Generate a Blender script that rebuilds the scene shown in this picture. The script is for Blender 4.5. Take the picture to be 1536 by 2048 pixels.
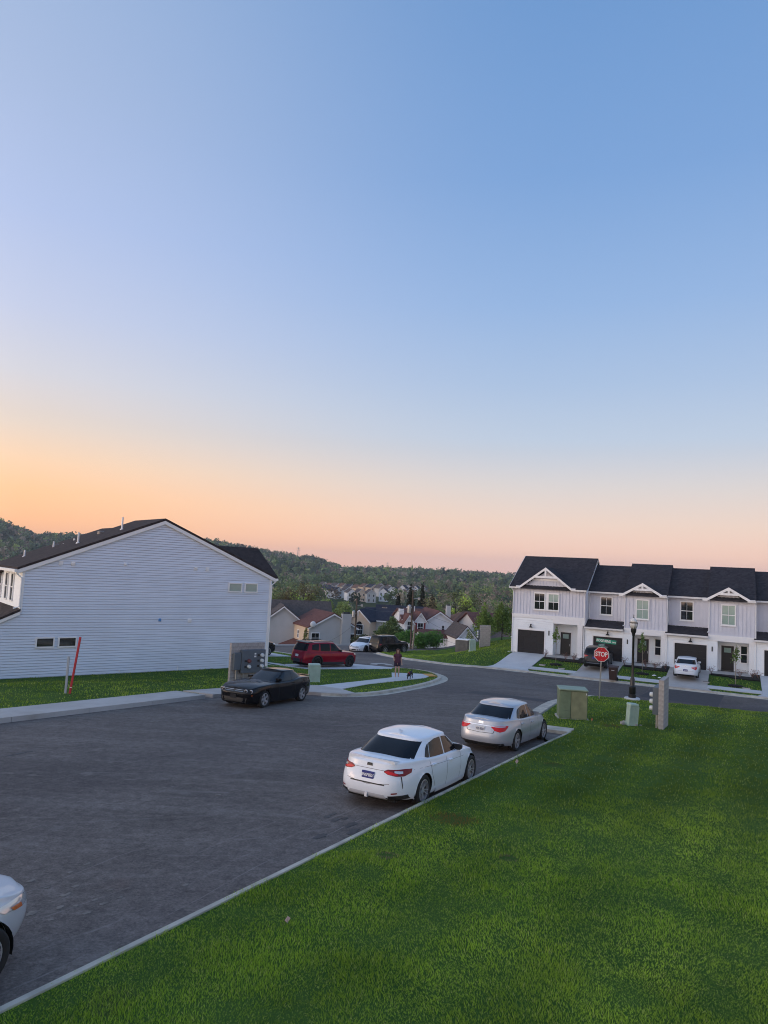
import bpy, bmesh, math, random
import numpy as np
from mathutils import Vector, Matrix
random.seed(7); np.random.seed(7)
for o in list(bpy.data.objects): bpy.data.objects.remove(o)
scene = bpy.context.scene
COL = scene.collection
# ------------------------------------------------------------------ camera
CAMZ = 6.5
PITCH, ROLL = math.radians(4.66), math.radians(2.86)
cam = bpy.data.cameras.new('camera'); camo = bpy.data.objects.new('camera', cam); COL.objects.link(camo)
F_ = Vector((0, math.cos(PITCH), math.sin(PITCH))); r0 = Vector((1, 0, 0)); u0 = r0.cross(F_)
R_ = r0 * math.cos(ROLL) + u0 * math.sin(ROLL); U_ = -r0 * math.sin(ROLL) + u0 * math.cos(ROLL)
mw = Matrix((R_, U_, -F_)).transposed().to_4x4(); mw.translation = (0, 0, CAMZ)
camo.matrix_world = mw
cam.sensor_fit = 'VERTICAL'; cam.sensor_height = 24; cam.lens = 24 * 1420 / 2048
cam.clip_start = .1; cam.clip_end = 20000
scene.camera = camo
# ------------------------------------------------------------------ sky and sun
SUN_AZ = -104.0                      # degrees left of the view direction, sun on the horizon
world = bpy.data.worlds.new('World'); scene.world = world; world.use_nodes = True
nt = world.node_tree; nt.nodes.clear()
N = nt.nodes.new; LK = nt.links.new
def s2l(h):
    v = [int(h[i:i + 2], 16) / 255 for i in (0, 2, 4)]
    return [c / 12.92 if c <= .04045 else ((c + .055) / 1.055) ** 2.4 for c in v] + [1]
def ramp(fac, stops):
    r = N('ShaderNodeValToRGB'); e = r.color_ramp.elements
    for i, (p, c) in enumerate(stops):
        el = e[i] if i < 2 else e.new(p)
        el.position = p; el.color = s2l(c)
    r.color_ramp.interpolation = 'B_SPLINE' if False else 'EASE'
    r.color_ramp.interpolation = 'LINEAR'
    LK(fac, r.inputs[0]); return r.outputs[0]
def mth(op, a, b=None, clamp=False):
    m = N('ShaderNodeMath'); m.operation = op; m.use_clamp = clamp
    for i, v in enumerate((a, b)):
        if v is None: continue
        if isinstance(v, (int, float)): m.inputs[i].default_value = v
        else: LK(v, m.inputs[i])
    return m.outputs[0]
tc = N('ShaderNodeTexCoord'); sep = N('ShaderNodeSeparateXYZ'); LK(tc.outputs['Generated'], sep.inputs[0])
elev = mth('ARCSINE', sep.outputs[2])
ef = mth('DIVIDE', mth('MULTIPLY', elev, 180 / math.pi), 90, True)        # 0 horizon .. 1 zenith
hl = mth('SQRT', mth('ADD', mth('MULTIPLY', sep.outputs[0], sep.outputs[0]), mth('MULTIPLY', sep.outputs[1], sep.outputs[1])))
sa = math.radians(SUN_AZ)
dt = mth('DIVIDE', mth('ADD', mth('MULTIPLY', sep.outputs[0], math.sin(sa)), mth('MULTIPLY', sep.outputs[1], math.cos(sa))), mth('MAXIMUM', hl, 1e-4))
ang = mth('DIVIDE', mth('ARCCOSINE', mth('MINIMUM', mth('MAXIMUM', dt, -1), 1)), math.pi)   # 0 toward sunset .. 1 opposite
K = lambda d: d / 90
warm = ramp(ef, [(0, 'FFAC6C'), (K(2.6), 'FFBB7E'), (K(4.6), 'FFC48C'), (K(6.8), 'F8CFA7'), (K(9.4), 'E8D4C3'), (K(13), 'D6D3D9'), (K(17.5), 'C4CBE3'), (K(24), 'B2C1E4'), (K(32), 'A6B8D9'), (K(42), '96AED2'), (1, '88A6D2')])
cool = ramp(ef, [(0, 'E3B5A4'), (K(2.2), 'EAC3AE'), (K(4.3), 'E2C9B9'), (K(7.2), 'D2CBC9'), (K(10.8), 'B9C7DA'), (K(15), 'A6BCDA'), (K(21), '90AFD9'), (K(30), '789ED0'), (K(40), '6B94C8'), (K(55), '6B93C6'), (1, '6E96CC')])
mixf = N('ShaderNodeMapRange'); mixf.inputs[1].default_value = .36; mixf.inputs[2].default_value = .66; mixf.interpolation_type = 'SMOOTHSTEP'; LK(ang, mixf.inputs[0])
mx = N('ShaderNodeMix'); mx.data_type = 'RGBA'; LK(mixf.outputs[0], mx.inputs[0]); LK(warm, mx.inputs[6]); LK(cool, mx.inputs[7])
# glow grows toward the set sun, low over the horizon
gl = mth('MULTIPLY', mth('POWER', mth('SUBTRACT', 1, mth('MINIMUM', mth('DIVIDE', ang, .43), 1)), 1.4), mth('POWER', mth('SUBTRACT', 1, mth('MINIMUM', mth('DIVIDE', ef, .55), 1)), 2.6))
glc = N('ShaderNodeMix'); glc.data_type = 'RGBA'; glc.blend_type = 'ADD'; glc.inputs[0].default_value = 1
gcol = N('ShaderNodeMix'); gcol.data_type = 'RGBA'; gcol.inputs[6].default_value = (0, 0, 0, 1); gcol.inputs[7].default_value = (3.9, 3.65, 3.4, 1); LK(gl, gcol.inputs[0])
LK(mx.outputs[2], glc.inputs[6]); LK(gcol.outputs[2], glc.inputs[7])
hg = mth('ADD', 1, mth('MULTIPLY', .24, mth('SUBTRACT', 1, mth('MINIMUM', mth('DIVIDE', ef, K(10)), 1))))
hm = N('ShaderNodeVectorMath'); hm.operation = 'SCALE'; LK(glc.outputs[2], hm.inputs[0]); LK(hg, hm.inputs['Scale'])
sky = N('ShaderNodeTexSky'); sky.sky_type = 'NISHITA'; sky.sun_disc = False; sky.sun_elevation = math.radians(1.0); sky.sun_rotation = sa; sky.dust_density = 2; sky.ozone_density = 2
skb = N('ShaderNodeMix'); skb.data_type = 'RGBA'; skb.blend_type = 'ADD'; skb.inputs[0].default_value = .02
LK(hm.outputs[0], skb.inputs[6]); LK(sky.outputs[0], skb.inputs[7])
bg = N('ShaderNodeBackground'); bg.inputs[1].default_value = 1.0; LK(skb.outputs[2], bg.inputs[0])
wo = N('ShaderNodeOutputWorld'); LK(bg.outputs[0], wo.inputs[0])
sl = bpy.data.lights.new('sun', 'SUN'); so = bpy.data.objects.new('sun', sl); COL.objects.link(so)
sl.energy = .6; sl.angle = math.radians(20); sl.specular_factor = .25; sl.color = (1, .60, .34)
so.rotation_euler = (math.radians(90 - 4.0), 0, -sa + math.pi)
so.rotation_euler = Vector((-math.sin(sa) * math.cos(.07), -math.cos(sa) * math.cos(.07), -math.sin(.07))).to_track_quat('-Z', 'Y').to_euler()
vs = scene.view_settings; vs.view_transform = 'Standard'; vs.look = 'None'; vs.gamma = 1; vs.exposure = 0.12; vs.use_curve_mapping = False
scene.render.engine = 'CYCLES'
cy = scene.cycles; cy.use_denoising = True; cy.max_bounces = 5; cy.diffuse_bounces = 3; cy.glossy_bounces = 3; cy.transmission_bounces = 3; cy.transparent_max_bounces = 4
cy.caustics_reflective = False; cy.caustics_refractive = False; cy.sample_clamp_indirect = 4; cy.denoising_prefilter = 'ACCURATE'; cy.denoising_input_passes = 'RGB_ALBEDO_NORMAL'; cy.use_adaptive_sampling = True; cy.adaptive_threshold = .01; cy.volume_step_rate = 5; cy.volume_bounces = 0; cy.pixel_filter_type = 'BLACKMAN_HARRIS'; cy.filter_width = 1.05
# ------------------------------------------------------------------ helpers
def mat(name, col, rough=.6, metal=0., coat=0., noise=None, bump=None, spec=.5, emit=None, coords='Object', alpha_noise=None):
    """noise=(scale, amount, detail) varies brightness; bump=(scale, strength, distance)"""
    m = bpy.data.materials.new(name); m.use_nodes = True; t = m.node_tree; b = t.nodes['Principled BSDF']
    c = list(col) + [1] if len(col) == 3 else list(col)
    b.inputs['Base Color'].default_value = c; b.inputs['Roughness'].default_value = rough; b.inputs['Metallic'].default_value = metal
    b.inputs['Coat Weight'].default_value = coat; b.inputs['Coat Roughness'].default_value = .04; b.inputs['Specular IOR Level'].default_value = spec
    if emit: b.inputs['Emission Color'].default_value = list(emit[:3]) + [1]; b.inputs['Emission Strength'].default_value = emit[3]
    if noise or bump:
        tcn = t.nodes.new('ShaderNodeTexCoord')
    if noise:
        n = t.nodes.new('ShaderNodeTexNoise'); n.inputs['Scale'].default_value = noise[0]; n.inputs['Detail'].default_value = noise[2] if len(noise) > 2 else 4
        t.links.new(tcn.outputs[coords], n.inputs['Vector'])
        mr = t.nodes.new('ShaderNodeMapRange'); mr.inputs[1].default_value = .3; mr.inputs[2].default_value = .7; mr.inputs[3].default_value = 1 - noise[1]; mr.inputs[4].default_value = 1 + noise[1]
        t.links.new(n.outputs['Fac'], mr.inputs[0])
        mm = t.nodes.new('ShaderNodeMix'); mm.data_type = 'RGBA'; mm.blend_type = 'MULTIPLY'; mm.inputs[0].default_value = 1; mm.inputs[6].default_value = c
        t.links.new(mr.outputs[0], mm.inputs[7]); t.links.new(mm.outputs[2], b.inputs['Base Color'])
    if bump:
        n2 = t.nodes.new('ShaderNodeTexNoise'); n2.inputs['Scale'].default_value = bump[0]; n2.inputs['Detail'].default_value = 5
        t.links.new(tcn.outputs[coords], n2.inputs['Vector'])
        bp = t.nodes.new('ShaderNodeBump'); bp.inputs['Strength'].default_value = bump[1]; bp.inputs['Distance'].default_value = bump[2] if len(bump) > 2 else .02
        t.links.new(n2.outputs['Fac'], bp.inputs['Height']); t.links.new(bp.outputs[0], b.inputs['Normal'])
    return m
class MB:
    def __init__(s): s.v = []; s.f = []
    def add(s, vs, fs):
        k = len(s.v); s.v += [tuple(p) for p in vs]; s.f += [tuple(i + k for i in q) for q in fs]; return s
    def box(s, x0, x1, y0, y1, z0, z1):
        return s.add([(x0, y0, z0), (x1, y0, z0), (x1, y1, z0), (x0, y1, z0), (x0, y0, z1), (x1, y0, z1), (x1, y1, z1), (x0, y1, z1)],
                     [(3, 2, 1, 0), (4, 5, 6, 7), (0, 1, 5, 4), (1, 2, 6, 5), (2, 3, 7, 6), (3, 0, 4, 7)])
    def cbox(s, x0, x1, y0, y1, z0, z1, c):
        """box with chamfered vertical edges and top"""
        o = [(x0 + c, y0), (x1 - c, y0), (x1, y0 + c), (x1, y1 - c), (x1 - c, y1), (x0 + c, y1), (x0, y1 - c), (x0, y0 + c)]
        i = [(min(max(x, x0 + c), x1 - c), min(max(y, y0 + c), y1 - c)) for x, y in o]
        v = [(x, y, z0) for x, y in o] + [(x, y, z1 - c) for x, y in o] + [(x, y, z1) for x, y in i]
        f = [tuple(range(7, -1, -1))] + [(k, (k + 1) % 8, 8 + (k + 1) % 8, 8 + k) for k in range(8)] + [(8 + k, 8 + (k + 1) % 8, 16 + (k + 1) % 8, 16 + k) for k in range(8)] + [tuple(range(16, 24))]
        return s.add(v, f)
    def prism(s, pts, axis, a0, a1):
        """polygon pts (2D) extruded along axis from a0 to a1. axis y: pts=(x,z); x: (y,z); z: (x,y)"""
        P = {'y': lambda p, a: (p[0], a, p[1]), 'x': lambda p, a: (a, p[0], p[1]), 'z': lambda p, a: (p[0], p[1], a)}[axis]
        n = len(pts)
        return s.add([P(p, a0) for p in pts] + [P(p, a1) for p in pts],
                     [tuple(range(n - 1, -1, -1)), tuple(range(n, 2 * n))] + [(k, (k + 1) % n, n + (k + 1) % n, n + k) for k in range(n)])
    def tube(s, pts, rad, n=8, cap=True):
        pts = [Vector(p) for p in pts]; rad = rad if isinstance(rad, (list, tuple)) else [rad] * len(pts)
        k = len(s.v); ref = None
        for i, p in enumerate(pts):
            d = (pts[min(i + 1, len(pts) - 1)] - pts[max(i - 1, 0)]).normalized()
            if ref is None: ref = Vector((1, 0, 0)) if abs(d.x) < .8 else Vector((0, 1, 0))
            a = d.cross(ref).normalized(); b = d.cross(a); ref = b.cross(d) * -1 if False else ref
            for j in range(n):
                t = 2 * math.pi * j / n; s.v.append(tuple(p + (a * math.cos(t) + b * math.sin(t)) * rad[i]))
        for i in range(len(pts) - 1):
            for j in range(n): s.f.append((k + i * n + j, k + i * n + (j + 1) % n, k + (i + 1) * n + (j + 1) % n, k + (i + 1) * n + j))
        if cap: s.f.append(tuple(k + j for j in range(n - 1, -1, -1))); s.f.append(tuple(k + (len(pts) - 1) * n + j for j in range(n)))
        return s
    def lathe(s, prof, n=16, axis='z', c=(0, 0, 0), cap=True):
        k = len(s.v)
        for r, h in prof:
            for j in range(n):
                t = 2 * math.pi * j / n; a, b = r * math.cos(t), r * math.sin(t)
                p = (a, b, h) if axis == 'z' else (a, h, b) if axis == 'y' else (h, a, b)
                s.v.append((p[0] + c[0], p[1] + c[1], p[2] + c[2]))
        for i in range(len(prof) - 1):
            for j in range(n): s.f.append((k + i * n + j, k + i * n + (j + 1) % n, k + (i + 1) * n + (j + 1) % n, k + (i + 1) * n + j))
        if cap: s.f.append(tuple(k + j for j in range(n - 1, -1, -1))); s.f.append(tuple(k + (len(prof) - 1) * n + j for j in range(n)))
        return s
    def mesh(s, name, m=None, smooth=False):
        me = bpy.data.meshes.new(name); me.from_pydata(s.v, [], s.f); me.update()
        bm = bmesh.new(); bm.from_mesh(me); bmesh.ops.recalc_face_normals(bm, faces=bm.faces)
        bm.to_mesh(me); bm.free()
        if m: me.materials.append(m)
        if smooth:
            me.polygons.foreach_set('use_smooth', [True] * len(me.polygons))
        return me
    def obj(s, name, m, parent=None, smooth=False, autosmooth=None):
        me = s.mesh(name, m, smooth)
        if autosmooth is not None: me.set_sharp_from_angle(angle=math.radians(autosmooth))
        return link(bpy.data.objects.new(name, me), parent)
def link(o, parent=None):
    COL.objects.link(o)
    if parent is not None: o.parent = parent
    return o
def tag(o, label=None, cat=None, group=None, kind=None):
    for k, v in (('label', label), ('category', cat), ('group', group), ('kind', kind)):
        if v: o[k] = v
    return o
def thing(name, label, cat, loc=(0, 0, 0), rz=0., group=None):
    o = bpy.data.objects.new(name, None); link(o); o.location = loc; o.rotation_euler = (0, 0, rz)
    return tag(o, label, cat, group)
def copy_tree(o, parent=None):
    c = o.copy(); COL.objects.link(c); c.parent = parent
    for ch in list(o.children): copy_tree(ch, c)
    return c
def B(name, m, parent, *boxes):
    b = MB()
    for q in boxes: b.box(*q)
    return b.obj(name, m, parent)
def text(name, body, m, parent, loc, rot, size, sx=1., align='CENTER', bold=0.):
    cu = bpy.data.curves.new(name, 'FONT'); cu.body = body; cu.size = size; cu.align_x = align; cu.align_y = 'CENTER'; cu.extrude = .002; cu.offset = bold
    tmp = bpy.data.objects.new(name, cu); me = bpy.data.meshes.new_from_object(tmp); bpy.data.objects.remove(tmp); me.materials.clear(); me.materials.append(m); o = bpy.data.objects.new(name, me); link(o, parent); o.location = loc; o.rotation_euler = rot; o.scale = (sx, 1, 1)
    return o
def ss(a, b, x):
    t = min(max((x - a) / (b - a), 0), 1); return t * t * (3 - 2 * t)
def ssn(a, b, x):
    t = np.clip((x - a) / (b - a), 0, 1); return t * t * (3 - 2 * t)
def pch(pts):
    """monotone cubic through pts, as a function of a float"""
    X = [p[0] for p in pts]; Y = [p[1] for p in pts]; n = len(X)
    d = [(Y[i + 1] - Y[i]) / (X[i + 1] - X[i]) for i in range(n - 1)]
    m = [d[0]] + [0 if d[i - 1] * d[i] <= 0 else 2 * d[i - 1] * d[i] / (d[i - 1] + d[i]) for i in range(1, n - 1)] + [d[-1]]
    def fn(x):
        if x <= X[0]: return Y[0]
        if x >= X[-1]: return Y[-1]
        i = 0
        while x > X[i + 1]: i += 1
        h = X[i + 1] - X[i]; t = (x - X[i]) / h
        return (2 * t**3 - 3 * t**2 + 1) * Y[i] + (t**3 - 2 * t**2 + t) * h * m[i] + (-2 * t**3 + 3 * t**2) * Y[i + 1] + (t**3 - t**2) * h * m[i + 1]
    return fn
# ------------------------------------------------------------------ frames of the two rows of houses
HL = (-18.46, 36.89); HA = math.atan2(.6157, .7880)          # left house: gable wall runs along local x
RA_ = (12.11, 65.0); RB = math.atan2(-.445, .8955)           # right row: facade runs along local x
def rowxy(s, q): return (RA_[0] + .8955 * s - .445 * q, RA_[1] - .445 * s - .8955 * q)     # q = metres in front of the facade
def G(x, y):
    """height of the made ground"""
    x = np.asarray(x, float); y = np.asarray(y, float)
    z = 2.25 - .056 * y
    q = -((x - RA_[0]) * .445 + (y - RA_[1]) * .8955); s = (x - RA_[0]) * .8955 - (y - RA_[1]) * .445
    w = ssn(6, 15, x) * (1 - ssn(17, 22.5, q)); z = z * (1 - w) - 1.0 * w
    r = (1 - ssn(-.5, 7.5, q)) * ssn(-9, -1, s); z = z * (1 - r) - .38 * r
    hx = (x - HL[0]) * .788 + (y - HL[1]) * .6157; hy = -(x - HL[0]) * .6157 + (y - HL[1]) * .788
    r = ssn(-5, -.3, hy) * (1 - ssn(14.6, 18, hx)) * (1 - ssn(10, 20, hy)); z = z * (1 - r) - .07 * r
    z = z - 5.0 * ssn(86, 106, y)
    return z
def g1(x, y): return float(G(x, y))
# ------------------------------------------------------------------ ground materials
def ground_mat(name, kind):
    m = bpy.data.materials.new(name); m.use_nodes = True; t = m.node_tree; b = t.nodes['Principled BSDF']
    n = t.nodes.new; lk = t.links.new
    tcn = n('ShaderNodeTexCoord'); obj = tcn.outputs['Object']
    def noise(sc, det=5, rough=.6, vec=None, dist=0.):
        q = n('ShaderNodeTexNoise'); q.inputs['Scale'].default_value = sc; q.inputs['Detail'].default_value = det; q.inputs['Roughness'].default_value = rough; q.inputs['Distortion'].default_value = dist
        lk(vec or obj, q.inputs['Vector']); return q.outputs['Fac']
    def rmp(f, a, b_, c0, c1):
        q = n('ShaderNodeValToRGB'); q.color_ramp.elements[0].position = a; q.color_ramp.elements[1].position = b_
        q.color_ramp.elements[0].color = tuple(c0) + (1,); q.color_ramp.elements[1].color = tuple(c1) + (1,); lk(f, q.inputs[0]); return q.outputs[0]
    def mixc(f, a, b_, mode='MIX'):
        q = n('ShaderNodeMix'); q.data_type = 'RGBA'; q.blend_type = mode
        if isinstance(f, float): q.inputs[0].default_value = f
        else: lk(f, q.inputs[0])
        for i, v in ((6, a), (7, b_)):
            if isinstance(v, tuple): q.inputs[i].default_value = v + (1,)
            else: lk(v, q.inputs[i])
        return q.outputs[2]
    def along(ang, sx, sy):
        mp = n('ShaderNodeMapping'); mp.inputs['Rotation'].default_value = (0, 0, ang); mp.inputs['Scale'].default_value = (sx, sy, 1); lk(obj, mp.inputs['Vector']); return mp.outputs[0]
    def bump(f, st, d):
        q = n('ShaderNodeBump'); q.inputs['Strength'].default_value = st; q.inputs['Distance'].default_value = d; lk(f, q.inputs['Height']); lk(q.outputs[0], b.inputs['Normal'])
    if kind == 'asphalt':
        base = rmp(noise(.3, 8, .7), .3, .7, (.084, .070, .063), (.156, .131, .118))
        base = mixc(rmp(noise(.9, 6, .7, along(-math.radians(61), .12, 1.0)), .45, .72, (0, 0, 0), (.75, .75, .75)), base, (.195, .168, .152))     # tyre-polished streaks along the lot
        base = mixc(rmp(noise(.07, 3, .5), .46, .6, (0, 0, 0), (.6, .6, .6)), base, (.060, .051, .053))
        base = mixc(1.0, base, rmp(noise(5, 6, .75), .3, .7, (.62, .62, .62), (1.38, 1.38, 1.38)), 'MULTIPLY')
        base = mixc(1.0, base, rmp(noise(24, 3, .8), .3, .7, (.6, .6, .6), (1.42, 1.42, 1.42)), 'MULTIPLY')
        patch = noise(2.0, 4, .6, along(-math.radians(61), .6, 1.2), .5); zone = noise(.16, 2, .5)
        pf = n('ShaderNodeMath'); pf.operation = 'MULTIPLY'; lk(rmp(patch, .62, .66, (0, 0, 0), (1, 1, 1)), pf.inputs[0]); lk(rmp(zone, .50, .57, (0, 0, 0), (.6, .6, .6)), pf.inputs[1])
        base = mixc(pf.outputs[0], base, (.20, .175, .155))                                                     # dried clay splashes
        for ang, sc, sd in ((-math.radians(57), .30, 5.), (-math.radians(70), .22, 9.), (math.radians(10), .17, 14.)):   # fine pale scratches
            vv = along(ang, .16, 1.0); ad = n('ShaderNodeVectorMath'); ad.inputs[1].default_value = (sd, sd * .7, 0); lk(vv, ad.inputs[0])
            q = n('ShaderNodeTexNoise'); q.inputs['Scale'].default_value = sc; q.inputs['Detail'].default_value = 2; lk(ad.outputs[0], q.inputs['Vector'])
            dd = n('ShaderNodeMath'); dd.operation = 'SUBTRACT'; dd.inputs[1].default_value = .5; lk(q.outputs['Fac'], dd.inputs[0]); ab = n('ShaderNodeMath'); ab.operation = 'ABSOLUTE'; lk(dd.outputs[0], ab.inputs[0])
            sm = n('ShaderNodeMath'); sm.operation = 'MULTIPLY'; lk(rmp(ab.outputs[0], .0, .0022, (.35, .35, .35), (0, 0, 0)), sm.inputs[0]); lk(rmp(noise(1.1, 3, .6), .42, .62, (0, 0, 0), (1, 1, 1)), sm.inputs[1])
            base = mixc(sm.outputs[0], base, (.24, .215, .205))
        sx = n('ShaderNodeSeparateXYZ'); lk(along(-math.radians(61), 1, 1), sx.inputs[0]); wob = noise(.25, 2, .5)
        for v0, wd, op in ((7.30, .018, .6), (7.85, .03, .45), (8.7, .02, .6), (9.6, .016, .4), (11.9, .02, .4), (14.6, .03, .3)):
            a1 = n('ShaderNodeMath'); a1.operation = 'MULTIPLY_ADD'; lk(wob, a1.inputs[0]); a1.inputs[1].default_value = 1.1; lk(sx.outputs[1], a1.inputs[2])
            a2 = n('ShaderNodeMath'); a2.operation = 'SUBTRACT'; lk(a1.outputs[0], a2.inputs[0]); a2.inputs[1].default_value = v0 + .55; a3 = n('ShaderNodeMath'); a3.operation = 'ABSOLUTE'; lk(a2.outputs[0], a3.inputs[0])
            a4 = n('ShaderNodeMath'); a4.operation = 'MULTIPLY'; lk(rmp(a3.outputs[0], wd * .4, wd, (op, op, op), (0, 0, 0)), a4.inputs[0]); lk(rmp(noise(.8, 5, .75), .42, .6, (0, 0, 0), (1, 1, 1)), a4.inputs[1])
            base = mixc(a4.outputs[0], base, (.27, .24, .225))                                                   # long scrape marks
        base = mixc(rmp(noise(.5, 3, .5, None, .3), .68, .80, (0, 0, 0), (.4, .4, .4)), base, (.13, .075, .06))
        base = mixc(rmp(noise(1.3, 5, .65, None, .6), .68, .74, (0, 0, 0), (.7, .7, .7)), base, (.035, .032, .034))
        v = n('ShaderNodeTexVoronoi'); v.inputs['Scale'].default_value = 38; lk(obj, v.inputs['Vector'])
        lk(base, b.inputs['Base Color']); b.inputs['Roughness'].default_value = .8; b.inputs['Specular IOR Level'].default_value = .3
        bump(noise(30, 4, .8), .5, .01)
    elif kind == 'lawn':
        base = rmp(noise(.5, 5, .6), .3, .7, (.030, .075, .012), (.065, .130, .022))
        base = mixc(rmp(noise(7, 4, .7), .35, .7, (0, 0, 0), (.6, .6, .6)), base, (.075, .14, .026))
        base = mixc(rmp(noise(.35, 4, .6), .66, .76, (0, 0, 0), (.45, .45, .45)), base, (.10, .085, .03))
        lk(base, b.inputs['Base Color']); b.inputs['Roughness'].default_value = .9; b.inputs['Specular IOR Level'].default_value = .1
        bump(noise(16, 4, .7), .9, .05)
    elif kind == 'concrete':
        base = rmp(noise(.8, 6, .65), .3, .7, (.40, .37, .345), (.53, .50, .47))
        base = mixc(rmp(noise(.35, 4, .6, None, .4), .55, .75, (0, 0, 0), (.55, .55, .55)), base, (.36, .30, .24))
        base = mixc(rmp(noise(60, 2), .35, .7, (0, 0, 0), (.25, .25, .25)), base, (.34, .32, .31))
        lk(base, b.inputs['Base Color']); b.inputs['Roughness'].default_value = .85; bump(noise(70, 3), .25, .004)
    elif kind == 'walk':
        base = rmp(noise(.7, 5, .6), .3, .7, (.50, .50, .51), (.60, .60, .60))
        base = mixc(rmp(noise(.5, 4, .6, None, .4), .6, .8, (0, 0, 0), (.35, .35, .35)), base, (.42, .37, .31))
        lk(base, b.inputs['Base Color']); b.inputs['Roughness'].default_value = .85; bump(noise(70, 3), .2, .004)
    elif kind == 'terrain':
        base = rmp(noise(.02, 5, .6), .35, .65, (.030, .050, .014), (.075, .085, .03))
        base = mixc(rmp(noise(.006, 4, .6), .5, .6, (0, 0, 0), (.8, .8, .8)), base, (.06, .055, .03))
        lk(base, b.inputs['Base Color']); b.inputs['Roughness'].default_value = .95; b.inputs['Specular IOR Level'].default_value = .05
    return m
M_ASPH = ground_mat('asphalt', 'asphalt'); M_LAWN = ground_mat('lawn_turf', 'lawn'); M_CONC = ground_mat('concrete', 'concrete'); M_WALK = ground_mat('pale_concrete', 'walk'); M_TERR = ground_mat('valley_ground', 'terrain')
M_KERB = mat('beige_kerb_concrete', (.47, .43, .36), .9, noise=(2.5, .22, 8), bump=(50, .4, .006))
M_PATCH = mat('new_asphalt', (.045, .041, .045), .8, noise=(3, .2), bump=(60, .3, .005))
M_MULCH = mat('black_mulch', (.012, .010, .009), .95, noise=(8, .4), bump=(30, 1, .05))
# ------------------------------------------------------------------ sheets that follow the ground
def clip(poly, a, c, keep_gt):
    out = []
    for i in range(len(poly)):
        p, q = poly[i - 1], poly[i]
        ip = (p[a] >= c) if keep_gt else (p[a] <= c); iq = (q[a] >= c) if keep_gt else (q[a] <= c)
        if ip != iq:
            t = (c - p[a]) / (q[a] - p[a]); r = [p[0] + t * (q[0] - p[0]), p[1] + t * (q[1] - p[1])]; r[a] = c; out.append(tuple(r))
        if iq: out.append(q)
    return out
def sheet(name, poly, dz, m, cell=2., skirt=0., parent=None, fn=None):
    fn = fn or g1
    X = [p[0] for p in poly]; Y = [p[1] for p in poly]; vid = {}; V = []; FF = []
    def vi(p):
        k = (round(p[0], 4), round(p[1], 4))
        if k not in vid: vid[k] = len(V); V.append((p[0], p[1], fn(p[0], p[1]) + dz))
        return vid[k]
    for i in range(int(math.floor(min(X) / cell)), int(math.ceil(max(X) / cell))):
        col = clip(clip(poly, 0, i * cell, True), 0, (i + 1) * cell, False)
        if len(col) < 3: continue
        for j in range(int(math.floor(min(Y) / cell)), int(math.ceil(max(Y) / cell))):
            c = clip(clip(col, 1, j * cell, True), 1, (j + 1) * cell, False)
            if len(c) < 3: continue
            ids = []
            for p in c:
                k = vi(p)
                if not ids or ids[-1] != k: ids.append(k)
            if len(ids) > 1 and ids[0] == ids[-1]: ids.pop()
            if len(set(ids)) >= 3 and len(set(ids)) == len(ids): FF.append(tuple(ids))
    me = bpy.data.meshes.new(name); me.from_pydata(V, [], FF); me.update()
    bm = bmesh.new(); bm.from_mesh(me); bmesh.ops.remove_doubles(bm, verts=bm.verts, dist=.001)
    for f in bm.faces:
        if f.normal.z < 0: f.normal_flip()
    if skirt:
        ed = [e for e in bm.edges if e.is_boundary]
        r = bmesh.ops.extrude_edge_only(bm, edges=ed)
        for v in r['geom']:
            if isinstance(v, bmesh.types.BMVert): v.co.z -= skirt
    bm.to_mesh(me); bm.free(); me.materials.append(m)
    o = bpy.data.objects.new(name, me); link(o, parent)
    if parent is None: o['kind'] = 'structure'
    return o
def resample(line, step):
    out = [line[0]]
    for a, b in zip(line, line[1:]):
        L = math.dist(a, b); k = max(1, int(math.ceil(L / step)))
        out += [(a[0] + (b[0] - a[0]) * i / k, a[1] + (b[1] - a[1]) * i / k) for i in range(1, k + 1)]
    return out
def smooth(line, it=2):
    for _ in range(it):
        o = [line[0]]
        for a, b in zip(line, line[1:]): o += [(a[0] * .75 + b[0] * .25, a[1] * .75 + b[1] * .25), (a[0] * .25 + b[0] * .75, a[1] * .25 + b[1] * .75)]
        line = o + [line[-1]]
    return line
def offs(line, d):
    """offset polyline to its left by d"""
    out = []
    for i, p in enumerate(line):
        a = line[max(i - 1, 0)]; b = line[min(i + 1, len(line) - 1)]; L = math.dist(a, b) or 1
        out.append((p[0] - (b[1] - a[1]) / L * d, p[1] + (b[0] - a[0]) / L * d))
    return out
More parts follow.
